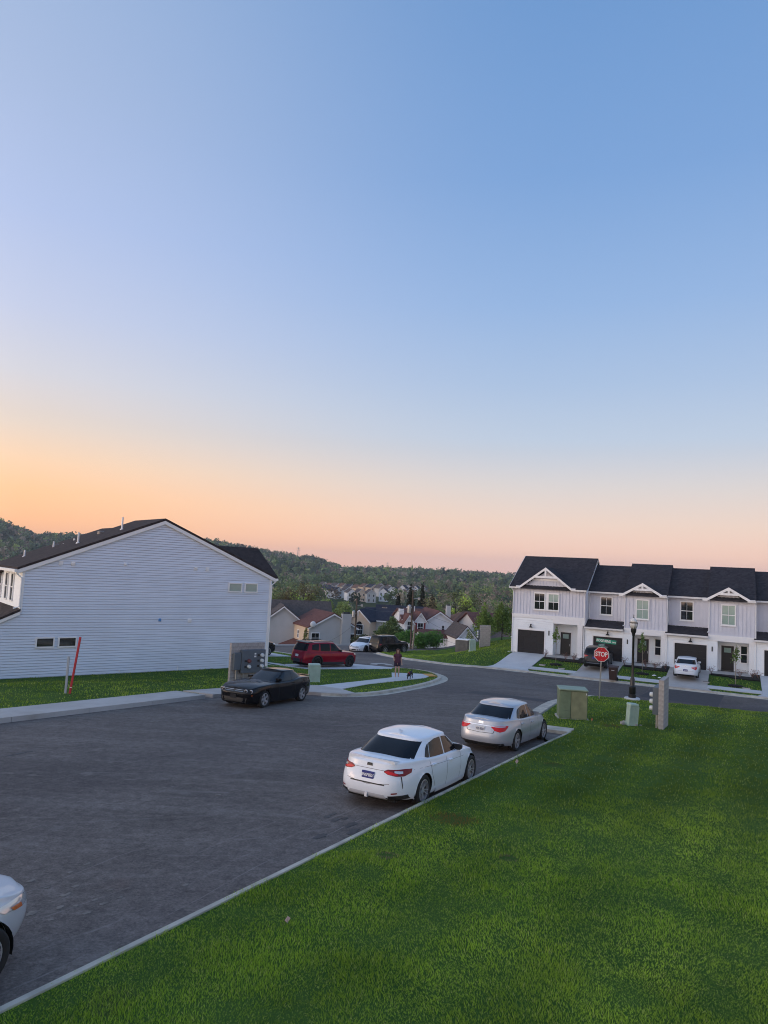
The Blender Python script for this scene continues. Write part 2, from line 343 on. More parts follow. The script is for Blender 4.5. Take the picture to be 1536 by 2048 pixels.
def kerb(name, line, prof, m, parent=None, seg=None):
    """sweep prof [(left offset, height above ground)] along line; seg = length of the cast pieces, with open joints between"""
    line = resample(line, 1.0)
    groups = [line]
    if seg:
        groups = []; cur = [line[0]]; acc = 0
        for a, b in zip(line, line[1:]):
            cur.append(b); acc += math.dist(a, b)
            if acc >= seg: groups.append(cur); cur = [b]; acc = 0
        if len(cur) > 1: groups.append(cur)
    root = None
    for gi, ln in enumerate(groups):
        if seg and len(ln) > 1:      # 8 mm joints
            a, b = ln[0], ln[1]; L = math.dist(a, b); ln = [(a[0] + (b[0] - a[0]) * .008 / L, a[1] + (b[1] - a[1]) * .008 / L)] + ln[1:]
        mb = MB(); rows = [offs(ln, d) for d, _ in prof]; n = len(prof)
        for i in range(len(ln)):
            gz = g1(*ln[i])
            for j in range(n): mb.v.append((rows[j][i][0], rows[j][i][1], gz + prof[j][1]))
        for i in range(len(ln) - 1):
            for j in range(n - 1): mb.f.append((i * n + j, (i + 1) * n + j, (i + 1) * n + j + 1, i * n + j + 1))
        mb.f += [tuple(range(n)), tuple((len(ln) - 1) * n + j for j in range(n - 1, -1, -1))]
        if seg and root is None:
            root = bpy.data.objects.new(name, None); link(root, parent); root['kind'] = 'structure'
        o = mb.obj('kerb_stone' if seg else name, m, root if seg else parent)
        if not seg and parent is None: o['kind'] = 'structure'
    return root or o
dR = (.4848, .8746)
def KR(t): return (1.23 + dR[0] * t, 16.15 + dR[1] * t)
def KLf(t): return (-12.07 + .485 * t, 23.5 + .875 * t)
# road: one asphalt sheet under everything near
sheet('road', [(-60, -10), (60, -10), (60, 52), (24, 80), (9, 93), (-3.2, 84), (-10.9, 75.2), (-60, 18)], 0, M_ASPH, 2.)
# near lawn on our side of the lot
tip = (7.31, 26.92); bay = (5.25, 28.05)
near_kerb = [KR(t) for t in (-22, -12, -4, 2, 8)] + [tip]
corner_kerb = smooth([bay, (6.3, 30.0), (7.3, 32.2), (8.4, 35.0), (9.6, 37.6), (11.4, 40.0), (14, 41.9), (17.2, 43.1)], 1) + [(20.5, 42.4), (27, 39.6), (45, 31.2)]
near_lawn_poly = near_kerb + [(bay[0] + .3, bay[1] + .1)] + offs(corner_kerb, -.3)[1:] + [(45, -9), (-16, -9)]
in_k = [(-.04, .13), (-.04, .0)]
lawn_near = sheet('near_lawn', [(p[0] + .04, p[1] - .02) for p in near_kerb] + near_lawn_poly[len(near_kerb):], .10, M_LAWN, 1.5, .15)
kerb('near_kerb', near_kerb, [(.05, -.05), (.047, .10), (.03, .125), (-.05, .125), (-.07, .0)], M_KERB, seg=3.)
kerb('bay_end_kerb', [tip, bay], [(.05, -.05), (.05, .12), (.0, .135), (-.62, .135), (-.66, .0)], M_KERB)
kerb('corner_kerb', corner_kerb, [(.45, .006), (.02, .012), (-.02, .12), (-.20, .13), (-.24, 0)], M_KERB)
# left walk, verge and island
kl = [KLf(t) for t in (-24, -14, -4, 4, 10.2)] + smooth([(-6.6, 33.2), (-5.4, 34.6), (-3.9, 35.0), (-2.6, 34.95)], 1)
isl = smooth([(-2.6, 34.95), (-1.35, 34.95), (0.1, 36.35), (1.4, 38.8), (2.62, 41.27), (3.7, 44.2), (4.3, 46.6), (4.35, 48.9), (3.9, 51.1), (2.9, 52.7), (1.4, 53.2), (.9, 52.4)], 1)
left_lawn_poly = offs(kl, .8) + offs(isl, .3)[1:] + [(.3, 51.6), (-1.9, 54.6), (-6, 60.2), (-14.2, 70.6), (-45, 36), (-45, 0)]
sheet('verge_lawn', left_lawn_poly, .11, M_LAWN, 1.5, .15)
root = bpy.data.objects.new('left_pavement', None); link(root); root['kind'] = 'structure'
ts = [-24 + 3.05 * i for i in range(12)]
for a, b in zip(ts, ts[1:]):
    b = min(b, 10.0)
    if a >= b: continue
    P = lambda t, d: (KLf(t)[0] - .875 * d, KLf(t)[1] + .485 * d)
    mb = MB(); v = []
    for (t, d, h) in ((a + .006, 0, -.05), (b - .006, 0, -.05), (b - .006, .02, .17), (a + .006, .02, .17), (b - .006, 1.75, .15), (a + .006, 1.75, .15), (b - .006, 1.78, 0), (a + .006, 1.78, 0)):
        p = P(t, d); v.append((p[0], p[1], g1(*P(t, 0)) * .6 + g1(*p) * .4 + h))
    mb.add(v, [(0, 1, 2, 3), (3, 2, 4, 5), (5, 4, 6, 7), (0, 3, 5, 7), (1, 6, 4, 2)]).obj('paving_slab', M_CONC, root)
cw = [KLf(10.0), (-6.5, 33.35), (-5.3, 34.65), (-3.8, 35.05), (-2.6, 35.0), (-1.35, 35.0), (-.95, 35.5), (-1.75, 37.1), (-3.1, 38.2), (-5.4, 37.4), (-8.78, 33.1)]
sheet('corner_pavement', cw, .15, M_CONC, 2., .2)
kerb('island_kerb', isl, [(-.42, .006), (0, .012), (.03, .12), (.24, .14), (.27, 0)], M_KERB)
sheet('footpath', [(-3.02, 38.25), (-.9, 41.6), (1.0, 44.9), (1.05, 48.3), (2.3, 48.5), (3.1, 48.5), (3.45, 46.9), (3.1, 45.6), (2.4, 44.5), (-.35, 40.3), (-1.72, 37.15)], .135, M_WALK, 1.5, .1)
M_TACT = mat('yellow_tactile', (.62, .30, .05), .7, noise=(3, .2))
tp = sheet('tactile_paving', [(3.1, 48.5), (3.75, 48.9), (4.0, 47.3), (3.45, 46.9)], .143, M_TACT, 2., .1)
kerb('front_yard_kerb', [(-1.9, 54.6), (-6, 60.2), (-14.2, 70.6)], [(.3, .006), (0, .01), (-.02, .11), (-.2, .13), (-.24, 0)][::-1], M_CONC)
kerb('street_kerb', [(-30, 53.4), (-10.9, 74.6), (-3.2, 83.3), (3, 90)], [(0, -.05), (.02, .13), (.25, .14), (.3, -.1)], M_CONC)
sheet('suv_driveway', [(-7.1, 46.4), (-3.7, 48.35), (1.1, 51.5), (1.2, 52.9), (-1.9, 54.5), (-9.2, 49.1)], .125, M_WALK, 1.5, .12)
sheet('neighbour_driveway', [(-12.9, 54.4), (-6.9, 59.1), (-9.0, 62.0), (-15, 57.2)], .125, M_WALK, 1.5, .12)
# far side: lawn of the end house, drives of the row
far_kerb = smooth([(-.1, 70.6), (1.2, 66.3), (3.34, 62.7), (6.2, 59.4)], 1) + [rowxy(0, 7.5), rowxy(12, 7.5), rowxy(24, 7.5), rowxy(48, 7.5)]
far_lawn = offs(far_kerb, .28) + [rowxy(48, -14), rowxy(0, -16), (15, 86), (8, 82.5), (4, 77.5), (1.2, 72.4)]
sheet('far_lawn', far_lawn, .10, M_LAWN, 1.5, .5)
kerb('far_kerb', far_kerb, [(-.35, .006), (0, .012), (.05, .09), (.25, .13), (.3, 0)], M_KERB)
for k in range(5):
    s0 = (0, 6.6, 13.1, 19.6, 26.1)[k]; a, b = s0 + .3, s0 + 3.25
    sheet('driveway', [rowxy(a - .35, 7.46), rowxy(b + .35, 7.46), rowxy(b, 6.4), rowxy(b, -.1), rowxy(a, -.1), rowxy(a, 6.4)], .15, M_CONC if k in (1, 2) else M_WALK, 1.5, .2)
    e = (6.6, 13.1, 19.6, 26.1, 32.6)[k] + .3
    sheet('row_pavement', [rowxy(b + .01, 6.35), rowxy(e - .01, 6.35), rowxy(e - .01, 5.3), rowxy(b + .01, 5.3)], .145, M_WALK, 1.5, .1)
    sheet('entry_walk', [rowxy(b + .01, 1.35), rowxy(s0 + 6.2, 1.35), rowxy(s0 + 6.2, .02), rowxy(b + .01, .02)], .15, M_CONC, 1.5, .12)
    sheet('mulch_bed', [rowxy(s0 + 3.35, 1.75), rowxy(s0 + 4.6, 1.95), rowxy(s0 + 5.0, 2.35), rowxy(e - .05, 2.3), rowxy(e - .05, .06), rowxy(s0 + 6.22, .06), rowxy(s0 + 6.22, 1.38), rowxy(s0 + 3.35, 1.38)], .19, M_MULCH, .8, .1)
sheet('road_patch', [(4.85, 39.6), (5.7, 40.6), (9.2, 37.9), (9.0, 36.7)], .004, M_PATCH, 2.)
sheet('road_patch', [rowxy(13.2, 8.0), rowxy(17.5, 8.0), rowxy(17.2, 13.5), rowxy(12.4, 13.0)], .004, M_PATCH, 2.)
# clay splashes and oil drips on the asphalt
M_CLAY = mat('dried_clay', (.185, .162, .142), .95, noise=(9, .3), bump=(40, .5, .01)); M_OIL = mat('oil_drip', (.035, .032, .034), .6, noise=(9, .4))
def blot(name, x, y, r, m, el, k):
    rn = random.Random(k); n = 14; V = []
    for i in range(n):
        a = 2 * math.pi * i / n; q = r * (.55 + .7 * rn.random()); u, v = q * el * math.cos(a), q * math.sin(a); V.append((x + u * .485 - v * .875, y + u * .875 + v * .485))
    c = (x, y, g1(x, y) + .006); mb = MB(); mb.add([c] + [(px, py, g1(px, py) + .0045) for px, py in V] + [(px, py, g1(px, py) - .01) for px, py in V], [(0, 1 + i, 1 + (i + 1) % n) for i in range(n)] + [(1 + i, 1 + n + i, 1 + n + (i + 1) % n, 1 + (i + 1) % n) for i in range(n)])
    o = mb.obj(name, m); o['kind'] = 'structure'
for i, (x, y) in enumerate([(-4.98, 10.99), (-4.63, 10.78), (-4.27, 10.55), (-3.98, 10.21), (-3.73, 10.03), (-4.16, 10.14), (-3.8, 10.44), (-3.64, 10.32), (-3.49, 10.56), (-4.26, 10.87), (-4.11, 9.75), (-4.56, 11.39), (-4.45, 11.77), (-4.44, 9.9), (-3.72, 10.81)]): blot('clay_stain', x, y, .03 + .04 * random.random(), M_CLAY, 1.5, i)
for i, (x, y) in enumerate([(-8.25, 26.2), (-7.66, 26.15), (-7.63, 25.36), (-6.99, 25.9), (-7.46, 21.2), (-8.91, 23.3), (-3.99, 18.36), (-3.38, 16.24), (-2.71, 11.13)]): blot('clay_stain', x, y, (.10 if i < 4 else .05) * (.7 + .6 * random.random()), M_CLAY, 1.6, 40 + i)
for i, (x, y) in enumerate([(-0.85, 15.03), (-0.48, 14.95), (-0.66, 14.81), (-0.36, 14.53), (-0.76, 15.22), (-0.89, 13.75), (-0.3, 14.12), (-0.25, 13.97), (-9.34, 19.36), (-9.22, 19.65), (-9.45, 19.07)]): blot('oil_stain', x, y, .05 + .07 * random.random(), M_OIL, 2.2, 80 + i)
# valley and hills
def crest(az):
    return np.interp(az, [-80, -50, -36, -28.4, -26, -22, -18, -13.5, -9.2, -5.2, -2.8, 0, 6, 9.5, 14, 40, 80], [70, 62, 55, 42, 27, 27, 33, 31, 18, 10, -4, -2.5, -.5, -2, -3, 6, 12])
def T(x, y):
    x = np.asarray(x, float); y = np.asarray(y, float); r = np.hypot(x, y); az = np.degrees(np.arctan2(x, y))
    base = np.interp(r, [0, 95, 125, 170, 260, 420, 560, 700, 800], [-4, -7.2, -8, -8.5, -10.5, -14, -13.5, -10, -8])
    c = crest(az)
    hill = np.interp(r, [700, 850, 1150, 1500, 4000], [0, .45, 1, .9, .6])
    far = base * (1 - ssn(700, 1150, r)) + c * hill
    und = 2.2 * np.sin(x / 61 + 1) * np.cos(y / 83) * ssn(150, 300, r)
    nearz = G(x, y) - .4
    w = ssn(82, 110, r)
    return nearz * (1 - w) + (far + und) * w
azs = np.radians(np.concatenate([np.arange(-80, -34, 4), np.arange(-34, 34, .5), np.arange(34, 84, 4)])); rs = np.concatenate([np.arange(4, 140, 4), np.arange(140, 420, 14), np.arange(420, 1700, 40), [2000, 2500, 3000]])
AZ, RR = np.meshgrid(azs, rs); X = RR * np.sin(AZ); Y = RR * np.cos(AZ); Z = T(X, Y); na, nr = len(azs), len(rs)
V = np.stack([X, Y, Z], -1).reshape(-1, 3)
FC = [(i * na + j, i * na + j + 1, (i + 1) * na + j + 1, (i + 1) * na + j) for i in range(nr - 1) for j in range(na - 1)]
me = bpy.data.meshes.new('terrain'); me.from_pydata(V.tolist(), [], FC); me.update(); me.materials.append(M_TERR); me.flip_normals()
me.polygons.foreach_set('use_smooth', [True] * len(me.polygons))
tag(link(bpy.data.objects.new('terrain', me)), kind='structure')
# ------------------------------------------------------------------ grass blades
def inpoly(poly, x, y):
    c = np.zeros(len(x), bool); n = len(poly)
    for i in range(n):
        x1, y1 = poly[i]; x2, y2 = poly[i - 1]
        if y1 == y2: continue
        k = ((y1 > y) != (y2 > y)) & (x < (x2 - x1) * (y - y1) / (y2 - y1) + x1); c ^= k
    return c
_rng = np.random.default_rng(3)
_gt = _rng.random((64, 64))
def vnoise(x, y):
    xi = np.floor(x).astype(int); yi = np.floor(y).astype(int); fx = x - xi; fy = y - yi; fx = fx * fx * (3 - 2 * fx); fy = fy * fy * (3 - 2 * fy)
    g = lambda a, b: _gt[a % 64, b % 64]
    return (g(xi, yi) * (1 - fx) + g(xi + 1, yi) * fx) * (1 - fy) + (g(xi, yi + 1) * (1 - fx) + g(xi + 1, yi + 1) * fx) * fy
M_GRASS = bpy.data.materials.new('grass_blades'); M_GRASS.use_nodes = True
_t = M_GRASS.node_tree; _b = _t.nodes['Principled BSDF']; _a = _t.nodes.new('ShaderNodeAttribute'); _a.attribute_name = 'tint'; _t.links.new(_a.outputs['Color'], _b.inputs['Base Color'])
_b.inputs['Roughness'].default_value = .55; _b.inputs['Specular IOR Level'].default_value = .25
_tr = _t.nodes.new('ShaderNodeBsdfTranslucent'); _t.links.new(_a.outputs['Color'], _tr.inputs['Color']); _ms = _t.nodes.new('ShaderNodeMixShader'); _ms.inputs[0].default_value = .35
_t.links.new(_b.outputs[0], _ms.inputs[1]); _t.links.new(_tr.outputs[0], _ms.inputs[2]); _t.links.new(_ms.outputs[0], _t.nodes['Material Output'].inputs['Surface'])
def blades(name, x, y, h, w, label, dz=.10, bend=.55, dry=None):
    n = len(x); z = G(x, y) + dz - .005; a = _rng.random(n) * 2 * math.pi
    clump = vnoise(x * 1.7, y * 1.7) * .6 + vnoise(x * 5.1 + 9, y * 5.1) * .4
    la = vnoise(x * .8 + 30, y * .8) * 9 + _rng.normal(0, 1.5, n); ln = h * bend * (.4 + 1.2 * _rng.random(n))
    hh = h * (.30 + 1.5 * clump ** 1.4) * (.7 + .6 * _rng.random(n))
    dx, dy = np.cos(a) * w / 2, np.sin(a) * w / 2
    p0 = np.stack([x - dx, y - dy, z], -1); p1 = np.stack([x + dx, y + dy, z], -1); tipp = np.stack([x + np.cos(la) * ln, y + np.sin(la) * ln, z + hh], -1)
    m1 = p0 * .45 + tipp * .55; m1[:, 2] += hh * .12; m1 += np.stack([dx * .9, dy * .9, dx * 0], -1)
    V = np.stack([p0, p1, m1, tipp], 1).reshape(-1, 3).astype(np.float32)
    me = bpy.data.meshes.new(name); me.vertices.add(4 * n); me.vertices.foreach_set('co', V.ravel())
    idx = (np.arange(n)[:, None] * 4 + np.array([0, 1, 2, 0, 2, 3])[None]).ravel().astype(np.int32)
    me.loops.add(6 * n); me.loops.foreach_set('vertex_index', idx); me.polygons.add(2 * n)
    me.polygons.foreach_set('loop_start', np.arange(0, 6 * n, 3, dtype=np.int32)); me.polygons.foreach_set('loop_total', np.full(2 * n, 3, np.int32)); me.update()
    k = np.clip(vnoise(x * .45 + 3, y * .45) * .55 + vnoise(x * 2.4, y * 2.4 + 7) * .25 + _rng.random(n) * .45 - .12, 0, 1)[:, None]
    c = np.array([.078, .168, .012]) * (1 - k) + np.array([.34, .46, .045]) * k
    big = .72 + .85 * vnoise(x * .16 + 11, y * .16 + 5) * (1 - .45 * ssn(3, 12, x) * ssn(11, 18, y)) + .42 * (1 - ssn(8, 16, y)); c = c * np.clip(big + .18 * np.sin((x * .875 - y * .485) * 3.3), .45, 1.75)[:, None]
    st = (_rng.random(n) < .07 * np.clip(big, .3, 1.6))[:, None]; c = np.where(st, np.array([.55, .60, .16]), c)
    if dry is not None:
        for (cx, cy_, rr, col) in dry:
            d = np.hypot((x - cx), (y - cy_)) / rr + _rng.random(n) * .5; c = np.where((d < 1)[:, None], np.array(col), c)
    at = me.attributes.new('tint', 'FLOAT_COLOR', 'POINT'); at.data.foreach_set('color', np.concatenate([np.repeat(c, 4, 0), np.ones((4 * n, 1))], 1).astype(np.float32).ravel())
    me.materials.append(M_GRASS)
    return tag(link(bpy.data.objects.new(name, me)), label, 'grass', kind='stuff')
def infront(x, y, zc=1., mx=.62): return (np.abs(x) < y * mx + 1.2)
def scatter(poly, y0, y1, dens):
    Xs = [p[0] for p in poly]; x0, x1 = min(Xs), min(max(Xs), 28); y1 = min(y1, max(p[1] for p in poly)); y0 = max(y0, min(p[1] for p in poly))
    n = int((x1 - x0) * (y1 - y0) * dens); x = _rng.uniform(x0, x1, n); y = _rng.uniform(y0, y1, n); k = inpoly(poly, x, y) & infront(x, y); return x[k], y[k]
nlp = [(p[0] - .015, p[1] + .01) for p in near_kerb] + near_lawn_poly[len(near_kerb):]
dry = [(1.75, 14.9, .55, (.22, .12, .03)), (.35, 12.55, .22, (.30, .22, .14)), (2.45, 12.7, .2, (.2, .16, .1)), (9.5, 28.9, .5, (.16, .12, .04)), (5.2, 20.8, .35, (.14, .11, .04))]
gx, gy = [], []
for (a, b, d) in ((4.5, 9, 3400), (9, 13, 2200), (13, 19, 1150), (19, 28, 520), (28, 46, 240)):
    x, y = scatter(nlp, a, b, d); gx.append((x, y, a))
hs = {4.5: (.038, .0062), 9: (.040, .008), 13: (.043, .011), 19: (.048, .017), 28: (.055, .025)}
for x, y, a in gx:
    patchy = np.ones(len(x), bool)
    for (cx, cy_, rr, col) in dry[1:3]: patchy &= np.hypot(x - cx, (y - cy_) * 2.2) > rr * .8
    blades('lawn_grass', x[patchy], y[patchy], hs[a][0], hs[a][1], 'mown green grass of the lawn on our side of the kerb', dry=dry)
lp = left_lawn_poly
x, y = scatter(lp, 24, 72, 95); keep = np.ones(len(x), bool)
hx = (x - HL[0]) * .788 + (y - HL[1]) * .6157; hy = -(x - HL[0]) * .6157 + (y - HL[1]) * .788
keep &= ~((hx > -3) & (hx < 14.6) & (hy > -.05))
fp = [(-3.02, 38.25), (-.9, 41.6), (1.0, 44.9), (1.05, 48.3), (2.3, 48.5), (3.1, 48.5), (3.9, 48.9), (4.0, 47.2), (3.45, 46.9), (3.1, 45.6), (2.4, 44.5), (-.35, 40.3), (-1.72, 37.15)]
for poly in (fp, cw, [(-7.1, 46.4), (-3.7, 48.35), (1.1, 51.5), (1.2, 52.9), (-1.9, 54.5), (-9.2, 49.1)], [(-12.9, 54.4), (-6.9, 59.1), (-9.0, 62.0), (-15, 57.2)]): keep &= ~inpoly(poly, x, y)
kd = (x + 12.07) * -.875 + (y - 23.5) * .485; kt = (x + 12.07) * .485 + (y - 23.5) * .875
keep &= ~((kt < 10.2) & (kd < 1.85))
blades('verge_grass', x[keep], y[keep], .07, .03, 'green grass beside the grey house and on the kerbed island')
x, y = scatter(far_lawn, 50, 80, 75); q = -((x - RA_[0]) * .445 + (y - RA_[1]) * .8955); s = (x - RA_[0]) * .8955 - (y - RA_[1]) * .445
keep = ~((q < 0) & (s > -.1)); loc = np.where(s > 6.45, (s - .1) % 6.5, s)
keep &= ~((s > -.1) & (q > 5.25) & (q < 6.4)) & ~((s > .1) & (((loc < 3.4) & (loc > .25)) | (q < 2.35)))
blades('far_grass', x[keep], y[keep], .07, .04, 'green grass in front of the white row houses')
# ------------------------------------------------------------------ house materials
M_SIDE = mat('grey_vinyl_siding', (.70, .78, .90), .55, noise=(.6, .05), bump=(40, .05, .002))
M_WSIDE = mat('white_vinyl_siding', (.89, .94, .98), .5, noise=(.8, .03))
M_BNB = mat('grey_board_siding', (.66, .68, .76), .6, noise=(1.5, .04))
M_TRIM = mat('white_trim', (.86, .87, .88), .45, noise=(2, .02))
def shingle(name, c0, c1):
    m = bpy.data.materials.new(name); m.use_nodes = True; t = m.node_tree; b = t.nodes['Principled BSDF']; n = t.nodes.new
    tcn = n('ShaderNodeTexCoord'); v = n('ShaderNodeTexVoronoi'); v.inputs['Scale'].default_value = 5; t.links.new(tcn.outputs['Object'], v.inputs['Vector'])
    nn = n('ShaderNodeTexNoise'); nn.inputs['Scale'].default_value = 2.5; nn.inputs['Detail'].default_value = 8; nn.inputs['Roughness'].default_value = .75; t.links.new(tcn.outputs['Object'], nn.inputs['Vector'])
    mx = n('ShaderNodeMix'); mx.data_type = 'FLOAT'; mx.inputs[0].default_value = .35; t.links.new(nn.outputs['Fac'], mx.inputs[2]); t.links.new(v.outputs['Color'], mx.inputs[3])
    r = n('ShaderNodeValToRGB'); r.color_ramp.elements[0].position = .3; r.color_ramp.elements[1].position = .7; r.color_ramp.elements[0].color = tuple(c0) + (1,); r.color_ramp.elements[1].color = tuple(c1) + (1,)
    t.links.new(mx.outputs[0], r.inputs[0]); t.links.new(r.outputs[0], b.inputs['Base Color']); b.inputs['Roughness'].default_value = .9; b.inputs['Specular IOR Level'].default_value = .2
    return m
M_SHB = shingle('brown_black_shingles', (.030, .024, .024), (.062, .048, .046)); M_SHK = shingle('black_shingles', (.022, .021, .026), (.048, .045, .052))
M_GLASS = mat('window_glass', (.016, .019, .022), .04, spec=.8)
M_BLIND = mat('window_with_blind', (.30, .42, .38), .12, spec=.8, noise=(2, .08)); M_SLAT = mat('blind_slats', (.13, .12, .09), .4)
M_BLACK = mat('black_paint', (.012, .012, .014), .35); M_DOOR = mat('black_garage_door', (.006, .006, .009), .5, noise=(2, .15))
M_PVC = mat('white_pipe', (.8, .8, .8), .5); M_BLUE = mat('blue_plastic', (.10, .30, .62), .5); M_STEEL = mat('galvanised_steel', (.42, .43, .44), .4, .8)
M_BRASS = mat('lamp_glass', (.62, .58, .50), .15)
def rake(mb, a, b, w, y0, y1): return mb.prism([a, b, (b[0], b[1] - w), (a[0], a[1] - w)], 'y', y0, y1)
def lap(mb, x0, x1, z0, z1, y, step, out=.03, top=None):
    """lapped boards facing -y as one saw-tooth wall; top(x) clips"""
    z = z0; gap = .022
    while z < z1 - 1e-3:
        e = min(z + step, z1); f = max(z + .02, e - gap)
        mb.add([(x0, y - out - .02, z), (x1, y - out - .02, z), (x1, y - out, f), (x0, y - out, f), (x0, y, z), (x1, y, z), (x0, y - .001, f), (x1, y - .001, f)], [(0, 1, 2, 3), (0, 4, 5, 1), (3, 2, 7, 6)]); z = e
    return mb
WM = {}
def window(parent, loc, rz, w, h, cols=1, rows=2, pane=(M_GLASS,), trim=.09, name='window', sill=True, slats=0):
    key = (w, h, cols, rows, trim, sill)
    if key not in WM:
        mb = MB(); a, b = -w / 2, w / 2
        mb.box(a - trim, a, -.06, .0, -trim, h + trim); mb.box(b, b + trim, -.06, .0, -trim, h + trim); mb.box(a, b, -.06, 0, h, h + trim); mb.box(a, b, -.06, 0, -trim, 0)
        if sill: mb.box(a - trim - .03, b + trim + .03, -.085, -.061, -trim - .03, -trim + .03)
        for r in range(1, rows): mb.box(a, b, -.045, 0, h * r / rows - .03, h * r / rows + .03)
        for r in range(rows):
            for c in range(1, cols): mb.box(a + w * c / cols - .011, a + w * c / cols + .011, -.034, 0, h * r / rows + .03, h * (r + 1) / rows - .03)
        WM[key] = mb.mesh('window', M_TRIM)
    o = link(bpy.data.objects.new(name, WM[key]), parent); o.location = loc; o.rotation_euler = (0, 0, rz)
    for r in range(rows):
        B('pane', pane[min(r, len(pane) - 1)], o, (-w / 2, w / 2, -.026, -.005, h * r / rows, h * (r + 1) / rows))
    if slats:
        mb = MB()
        for i in range(slats): mb.box(-w / 2 + .02, w / 2 - .02, -.03, -.0262, h * (i + .5) / slats - .008, h * (i + .5) / slats + .008)
        mb.obj('blind', M_SLAT, o)
    return o
def downspout(parent, x, y, ztop, zbot, kick=(-.25, 0), elbow=(0, .3)):
    mb = MB(); mb.tube([(x + elbow[0], y + elbow[1], ztop), (x + elbow[0] * .9, y + elbow[1] * .9, ztop - .08), (x, y, ztop - .3), (x, y, zbot + .15), (x + kick[0], y + kick[1], zbot + .05)], .042, 6)
    return mb.obj('downspout', M_TRIM, parent)
# ------------------------------------------------------------------ grey house on the left
H = thing('grey_townhouse', 'large grey lap-sided townhouse end with brown roof beside the lot', 'house', (HL[0], HL[1], 0), HA)
W_, EV, RG, SL = 14.48, 5.62, 8.62, 3.0 / 7.24
def gz(x): return EV + SL * (7.24 - abs(x - 7.24))
gw = MB(); gw.prism([(0, -1.2), (W_, -1.2), (W_, EV), (7.24, RG), (0, EV)], 'y', .02, 4.9); gw.prism([(0, -1.2), (W_, -1.2), (W_, EV - .4), (7.24, RG - .4), (0, EV - .4)], 'y', 4.901, 11.6); gwall = gw.obj('wall', M_SIDE, H)
gw = MB(); gw.prism([(-2.4, -1.2), (-.001, -1.2), (-.001, 3.35), (-2.4, 2.2)], 'y', .021, 7.5); gw.obj('rear_extension', M_SIDE, H)
STEP, GAP = .140, .021
z = -.06
while z < RG - .05:
    e = min(z + STEP, RG); f = e - GAP
    def xr(zz):
        l = 0. if zz <= EV else (zz - EV) / SL
        r = W_ - l if zz > EV else W_
        if zz <= 3.38: l = -.02 - 2.38 * min(1, (3.38 - zz) / 1.15)
        return l, r
    l0, r0_ = xr(z); l1, r1 = xr(f)
    if r1 - l1 < .02: l1 = r1 = 7.24
    mb = MB(); yb, yt = -.055, -.035
    mb.add([(l0, yb, z), (r0_, yb, z), (r1, yt, f), (l1, yt, f), (l0, .019, z), (r0_, .019, z), (r1, .019, f), (l1, .019, f)], [(0, 1, 2, 3), (0, 4, 5, 1), (0, 3, 7, 4), (1, 5, 6, 2), (3, 2, 6, 7)])
    mb.obj('siding_board', M_SIDE, gwall); z = e
M_SIDE2 = M_WSIDE
mb = MB(); z = -.06
while z < EV - .03:
    e = min(z + .16, EV); mb.add([(-.018, 0, z), (-.018, 11.6, z), (-.003, 11.6, e), (-.003, 0, e), (0, 0, z), (0, 11.6, z)], [(0, 1, 2, 3), (0, 4, 5, 1)]); z = e
mb.obj('rear_siding', M_WSIDE, H)
# roof slabs, rakes, gutters
OV = .32
mb = MB(); mb.prism([(-OV, EV - SL * OV + .10), (7.24, RG + .10), (W_ + OV, EV - SL * OV + .10), (W_ + OV, EV - SL * OV + .22), (7.24, RG + .23), (-OV, EV - SL * OV + .22)], 'y', -.18, 5.0); roof = mb.obj('roof', M_SHB, H)
mb = MB(); D = .40; mb.prism([(-OV, EV - SL * OV + .10 - D), (7.24, RG + .10 - D), (W_ + OV, EV - SL * OV + .10 - D), (W_ + OV, EV - SL * OV + .22 - D), (7.24, RG + .23 - D), (-OV, EV - SL * OV + .22 - D)], 'y', 5.001, 11.8); mb.obj('lower_roof', M_SHB, H)
mb = MB(); mb.prism([(.0, EV - .05), (7.24, RG - .02), (W_, EV - .05), (7.24, RG - .5)], 'y', 4.8, 5.0); mb.obj('roof_step', M_SIDE, H)
for a, b in (((-OV, EV - SL * OV + .09), (7.24, RG + .09)), ((7.24, RG + .09), (W_ + OV, EV - SL * OV + .09))):
    mb = MB(); rake(mb, a, b, .20, -.165, -.125); mb.obj('rake_board', M_TRIM, H)
    mb = MB(); rake(mb, (a[0], a[1] - .205), (b[0], b[1] - .205), .02, -.125, .0); mb.obj('soffit', M_TRIM, H)
for x in (-OV - .13, W_ + OV):
    mb = MB(); mb.prism([(x, EV - .16), (x + .13, EV - .16), (x + .13, EV - .02), (x, EV - .02)], 'y', -.2, 5.0); mb.obj('gutter', M_TRIM, H)
B('corner_trim', M_TRIM, H, (-.035, .09, -.072, -.019, 3.4, EV - .05)); B('corner_trim', M_TRIM, H, (W_ - .09, W_ + .03, -.072, -.019, -.1, EV - .05))
downspout(H, W_ + .07, -.07, EV - .15, -.1, (.0, -.3), (.3, .0)); downspout(H, -.06, -.09, EV - .15, 3.55, (-.28, 0), (-.28, 0.))
# lower roof of the rear extension
mb = MB(); mb.prism([(-2.75, 2.15), (.0, 3.47), (.0, 3.59), (-2.75, 2.27)], 'y', -.18, 7.7); mb.obj('extension_roof', M_SHB, H)
mb = MB(); rake(mb, (-2.75, 2.14), (.0, 3.46), .17, -.165, -.125); mb.obj('extension_rake', M_TRIM, H)
mb = MB(); mb.prism([(-2.75, 2.2), (-.02, 3.3), (-.02, 3.55), (-2.75, 2.45)], 'y', 9.0, 12); mb.obj('next_extension_roof', M_SHB, H)
